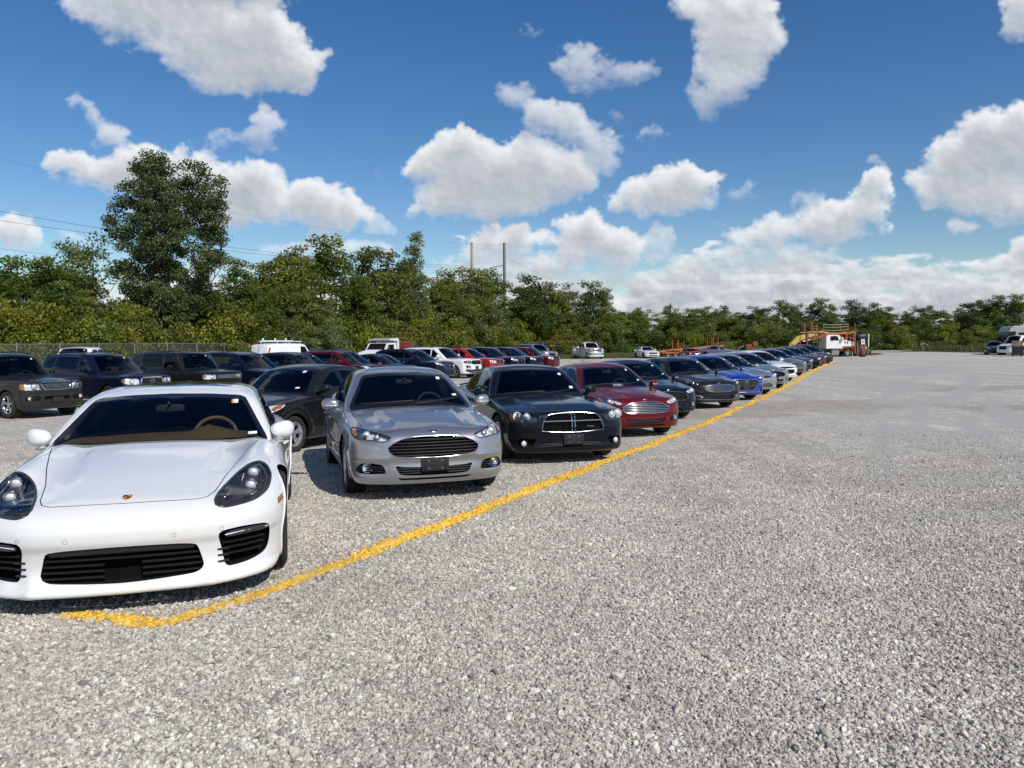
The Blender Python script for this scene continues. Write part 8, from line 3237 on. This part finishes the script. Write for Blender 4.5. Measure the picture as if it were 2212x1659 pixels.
    mb = MB().box((X(475), -w + .1, Z(400)), (36 * k, .22, 160 * k), bev=.02)
    for py in range(340, 465, 22):
        mb.box((X(482), -w - .02, Z(py)), (.07, .03, .05), mat=1)
    mb.build('track_post', [M_DARKSTEEL, M_RIM], r)
    mb = MB().tube([(X(1205), -.4, Z(305)), (X(1240), -.5, Z(298)), (X(1275), -.5, Z(308))], .05, 6)
    mb.build('lever', M_ORANGE, r)
    return tag(r, 'white conventional lorry with an orange overhead car carrier frame', 'truck')


t = carrier()
q = at((3050 + 1100 * .2486) / 1.8228, 770, 85.5)
t.location = (q.x, 85.5, gz(q.x, 85.5))
t.rotation_euler = (0, 0, R_(-3))


# yellow digger behind the lorry: its arm shows above the parked cars
def digger():
    r = empty('excavator', (0, 0, 0))
    arm = [(-3.5, 1.5), (-2.7, 2.30), (-2.2, 2.46), (-1.4, 2.60), (.2, 2.92), (2.2, 2.5), (3.2, 1.4), (2.8, 1.3), (1.9, 2.2), (.1, 2.58), (-1.3, 2.22), (-2.2, 1.86), (-3.1, 1.2)]
    MB().prism(arm, -.25, .25, axis=1).build('boom', M_YELMACH, r)
    MB().tube([(-2.0, 0, 1.7), (.9, 0, 2.3)], .06, 8).build('hydraulic_ram', M_RIM, r)
    MB().prism([(-3.6, 1.55), (-3.1, 1.25), (-3.3, .5), (-3.7, .5)], -.18, .18, axis=1).build('dipper', M_YELMACH, r)
    MB().prism([(-3.2, 1.1), (-2.7, .7), (-2.8, .2), (-3.5, .15), (-3.8, .7)], -.5, .5, axis=1).build('bucket', M_DARKSTEEL, r)
    MB().box((4.0, 0, 1.15), (2.6, 2.2, .9), bev=.15).build('body', M_YELMACH, r)
    MB().box((4.2, .6, 1.75), (1.1, .95, .8), bev=.12).build('cab', M_DARKGLASS, r)
    for y in (-1.0, 1.0):
        MB().box((3.9, y, .42), (3.6, .5, .8), bev=.35).build('track', M_DARKSTEEL, r)
    return tag(r, 'yellow digger whose arm rises behind the far parked cars', 'excavator')


t = digger()
q = at(1770, 760, 92)
t.location = (q.x, 92, gz(q.x, 92))

# black cargo container with white edge standing on timber legs behind the sign
def rack():
    r = empty('water_tank_trailer', (0, 0, 0))
    MB().blob((0, 0, 2.1), (.62, .8, .38), 6, 20, 10).build('tank', M_BLACK, r)
    MB().box((.72, 0, 1.75), (.10, 1.6, 1.5), bev=.02).build('end_panel', M_WHITEP, r)
    MB().box((0, 0, 1.62), (1.4, 1.5, .12), bev=.02).build('platform', M_DARKSTEEL, r)
    for x, y in ((-.5, -.6), (.35, -.6), (.72, -.6), (-.5, .6), (.72, .6)):
        MB().box((x, y, .78), (.12, .12, 1.56), bev=.01).build('leg', M_WOOD, r)
    MB().box((-.3, .1, .62), (.8, 1.1, .9), bev=.05).build('crate', M_DARKSTEEL, r)
    MB().box((.80, -.5, 1.72), (.08, .1, .16), bev=.02).build('lamp', M_BRIGHT, r)
    return tag(r, 'black tank with a white end panel on a stand just right of the lorry', 'tank')


t = rack()
q = at(1856, 760, 90)
t.location = (q.x, 90, gz(q.x, 90))


# notice on a red post in a tyre
def notice():
    r = empty('notice_sign', (0, 0, 0))
    mb = MB().box((0, 0, 1.62), (.40, .03, .54), bev=.008)
    mb.build('board', M_WHITEP, r)
    mb = MB()
    for z, a in ((1.82, .16), (1.74, .28), (1.69, .26), (1.64, .28), (1.59, .24), (1.54, .27), (1.49, .18)):
        mb.box((0, -.018, z), (a, .003, .022 if z < 1.8 else .035))
    mb.build('printed_lines', M_SMOKE, r)
    MB().tube([(0, .03, .1), (0, .03, 1.42)], .05, 8, sq=(.05, .03)).build('post', M_REDBIN, r)
    mb = tyre_mb(.30, .18, .24)
    o = mb.build('tyre_base', M_TYRE, r)
    o.rotation_euler = (0, math.pi / 2, 0)
    o.location = (0, .03, .12)
    return tag(r, 'white notice on a red post standing in an old tyre by the lorry', 'sign')


t = notice()
q = gp(1863.5, 771)
t.location = q
t.rotation_euler = (0, 0, R_(8))
o = MB().tube([(0, 0, 0), (0, 0, .48)], .03, 6).blob((0, 0, .5), (.06, .06, .06), 2, 10, 6).build('marker_stake', M_ROPE)
o.location = gp(1841, 771)
tag(o, 'short pale stake at the front bumper of the orange and white lorry', 'stake')


# concrete pipes, drum
def pipe(p, L, R, rz, label):
    prof = [(R, 0), (R, L), (R * .80, L), (R * .80, 0), (R, 0)]
    mb = MB().lathe([(R * .80, 0), (R, 0), (R, L - .25), (R * 1.12, L - .22), (R * 1.12, L), (R * .82, L), (R * .80, 0)], (0, 0, R), axis=0, n=28)
    o = mb.build('concrete_pipe', M_CONC)
    o.location = p
    o.rotation_euler = (0, 0, rz)
    return tag(o, label, 'pipe', 'concrete pipes lying on the far verge')


def far(ox, oy, Y):
    q = at(ox, oy, Y)
    return (q.x, Y, gz(q.x, Y))


pipe(far(1867, 750, 135), 4.2, .52, R_(-12), 'long concrete pipe just right of the tank stand')
pipe(far(1896, 750, 133), 2.4, .52, R_(-20), 'concrete pipe with its open end showing, left of the gap')
pipe(far(1926, 750, 135), 3.3, .50, R_(6), 'whitish concrete pipe beside the blue drum')
pipe(far(1998, 752, 128), 2.0, .50, R_(70), 'single concrete pipe section lying end on by the track')
mb = MB().lathe([(0, 0), (.30, 0), (.31, .3), (.30, .31), (.31, .6), (.30, .9), (0, .9)], (0, 0, 0), axis=2, n=20)
o = mb.build('drum', M_BLUE)
o.location = far(1954, 752, 132)
tag(o, 'blue drum right of the whitish concrete pipe', 'drum')
o = MB().box((0, 0, .35), (1.9, 1.4, .10), bev=.02).box((-.5, 0, .55), (.7, .9, .4), bev=.04).box((.7, 0, .17), (.12, 1.2, .34), bev=.01).build('steel_skid', M_DARKSTEEL)
o.location = far(1936, 752, 131)
tag(o, 'dark steel skid in front of the whitish concrete pipe', 'machine part')

# rusty machine behind the cars
r = empty('rusty_engine', far(1620, 760, 100))
MB().box((0, 0, 1.1), (1.3, 1.0, .7), bev=.08).build('block', M_RUST, r)
MB().tube([(-.6, 0, 1.2), (-1.4, 0, 1.0), (-1.8, 0, .3)], .08, 6).build('hose', M_GALV, r)
MB().lathe([(0, -.08), (.35, -.08), (.35, .08), (0, .08)], (.5, -.55, 1.5), axis=1, n=16).build('flywheel', M_RUST, r)
MB().box((0, 0, .4), (1.6, 1.1, .8), bev=.05).build('base', M_DARKSTEEL, r)
tag(r, 'rusty orange engine unit behind the silver and white parked cars', 'machine')


# right hand edge: motorhome, car, vans
def motorhome():
    r = empty('motorhome', (0, 0, 0))
    side = [(0.0, .55), (-.10, 1.0), (-.10, 1.9), (-.02, 2.55), (.14, 2.88), (.40, 3.05), (9.5, 3.05), (9.5, .55)]
    MB().prism(side, -1.25, 1.25, axis=1).build('body', M_GREYPAINT if False else simple('motorhome_beige', (.36, .355, .34), .35, coat=.4), r)
    MB().box((4.9, 0, 3.08), (9.0, 2.4, .07), bev=.02).build('roof', M_WHITEP, r)
    MB().prism([(-.115, 1.25), (-.115, 1.9), (-.04, 2.50), (.70, 2.50), (.50, 1.25)], -1.262, 1.262, axis=1).build('windshield', M_DARKGLASS, r)
    for a, b in ((.95, 2.05), (2.6, 3.6), (4.3, 6.2)):
        MB().box(((a + b) / 2, -1.26, 2.12), (b - a, .03, .52), bev=.01).build('side_window', M_DARKGLASS, r)
    MB().box((3.4, -1.30, 2.68), (3.4, .12, .10), bev=.03).build('awning', M_WHITEP, r)
    MB().box((2.3, 0, 3.20), (.9, .7, .22), bev=.06).build('air_conditioner', M_WHITEP, r)
    MB().box((3.2, .3, 3.24), (.7, .7, .30), bev=.1).build('roof_vent', M_SMOKE, r)
    for y in (-1, 1):
        MB().box((.05, y * 1.42, 1.75), (.14, .12, .42), bev=.04).build('wing_mirror', M_BLACK, r)
    for x in (1.5, 6.6):
        for y in (-1.05, 1.05):
            o = wheel_at(r, .001, 0, .42, .28)
            o.location = (x, y, .42)
            o.rotation_euler = (0, 0, -math.pi / 2 if y < 0 else math.pi / 2)
    return tag(r, 'long beige motorhome cut by the right edge of the view', 'motorhome')


t = motorhome()
q = at(2186, 765, 86)
t.location = (q.x, 87.5, gz(q.x, 87.5))
t.rotation_euler = (0, 0, R_(-8))
car(vary(ACCORD, res=.5), 'saloon_car', P_SLATE, (51.9, 82.5, -28), 'dark slate saloon left of the white windowed van at the right edge', 'car', None)
VAN2 = vary(VAN, extras=[], backlight=full([(0, 1.86), (.62, 1.82), (.66, 1.34), (0, 1.34)]))
VAN2['windows'] = VAN['windows'] + [[(2.55, 1.32), (2.55, 1.84), (3.8, 1.84), (3.8, 1.32)], [(3.95, 1.32), (3.95, 1.84), (5.2, 1.80), (5.2, 1.34)]]
car(VAN2, 'passenger_van', P_WHITE, (52.0, 80.6, -72), 'white windowed van standing below the motorhome', 'van', None)
PV = suv(L=5.5, W=1.0, H=2.0, wb=3.5, fa=.85, tyre=.38, nose=1.05, cowl=1.22, cowl_y=1.0, ws_y=1.75, belt=1.22, box=.8, tail=.04, tumble=.14, res=.5, front=HIGH['front'], hood=None)
PV['windows'] = VAN['windows']
PV['backlight'] = None
car(PV, 'panel_van', P_WHITE, (51.6, 76.0, -82), 'white van at the right edge beside the plank sided trailer', 'van', None)


def plank_trailer():
    r = empty('flatbed_trailer', (0, 0, 0))
    mb = MB()
    for k in range(3):
        mb.box((0, 0, 1.12 + .17 * k), (.9, .05, .155), bev=.01)
        mb.box((-.44, .9, 1.12 + .17 * k), (.05, 1.8, .155), bev=.01)
        mb.box((.44, .9, 1.12 + .17 * k), (.05, 1.8, .155), bev=.01)
    mb.build('plank_side', M_WOOD, r)
    MB().box((0, .9, 1.02), (.95, 1.9, .08), bev=.01).build('bed', M_WOOD, r)
    MB().box((0, .1, .55), (.95, .12, .85), bev=.03).build('mud_flap', M_BLACK, r)
    for x in (-.35, .35):
        wheel_at(r, x, .9, .38, .2)
    return tag(r, 'plank sided trailer with black flaps between the two white vans', 'trailer')


t = plank_trailer()
q = gp(2183, 769.5)
t.location = (q.x, q.y - 1, gz(q.x, q.y - 1))
t.rotation_euler = (0, 0, R_(-32))
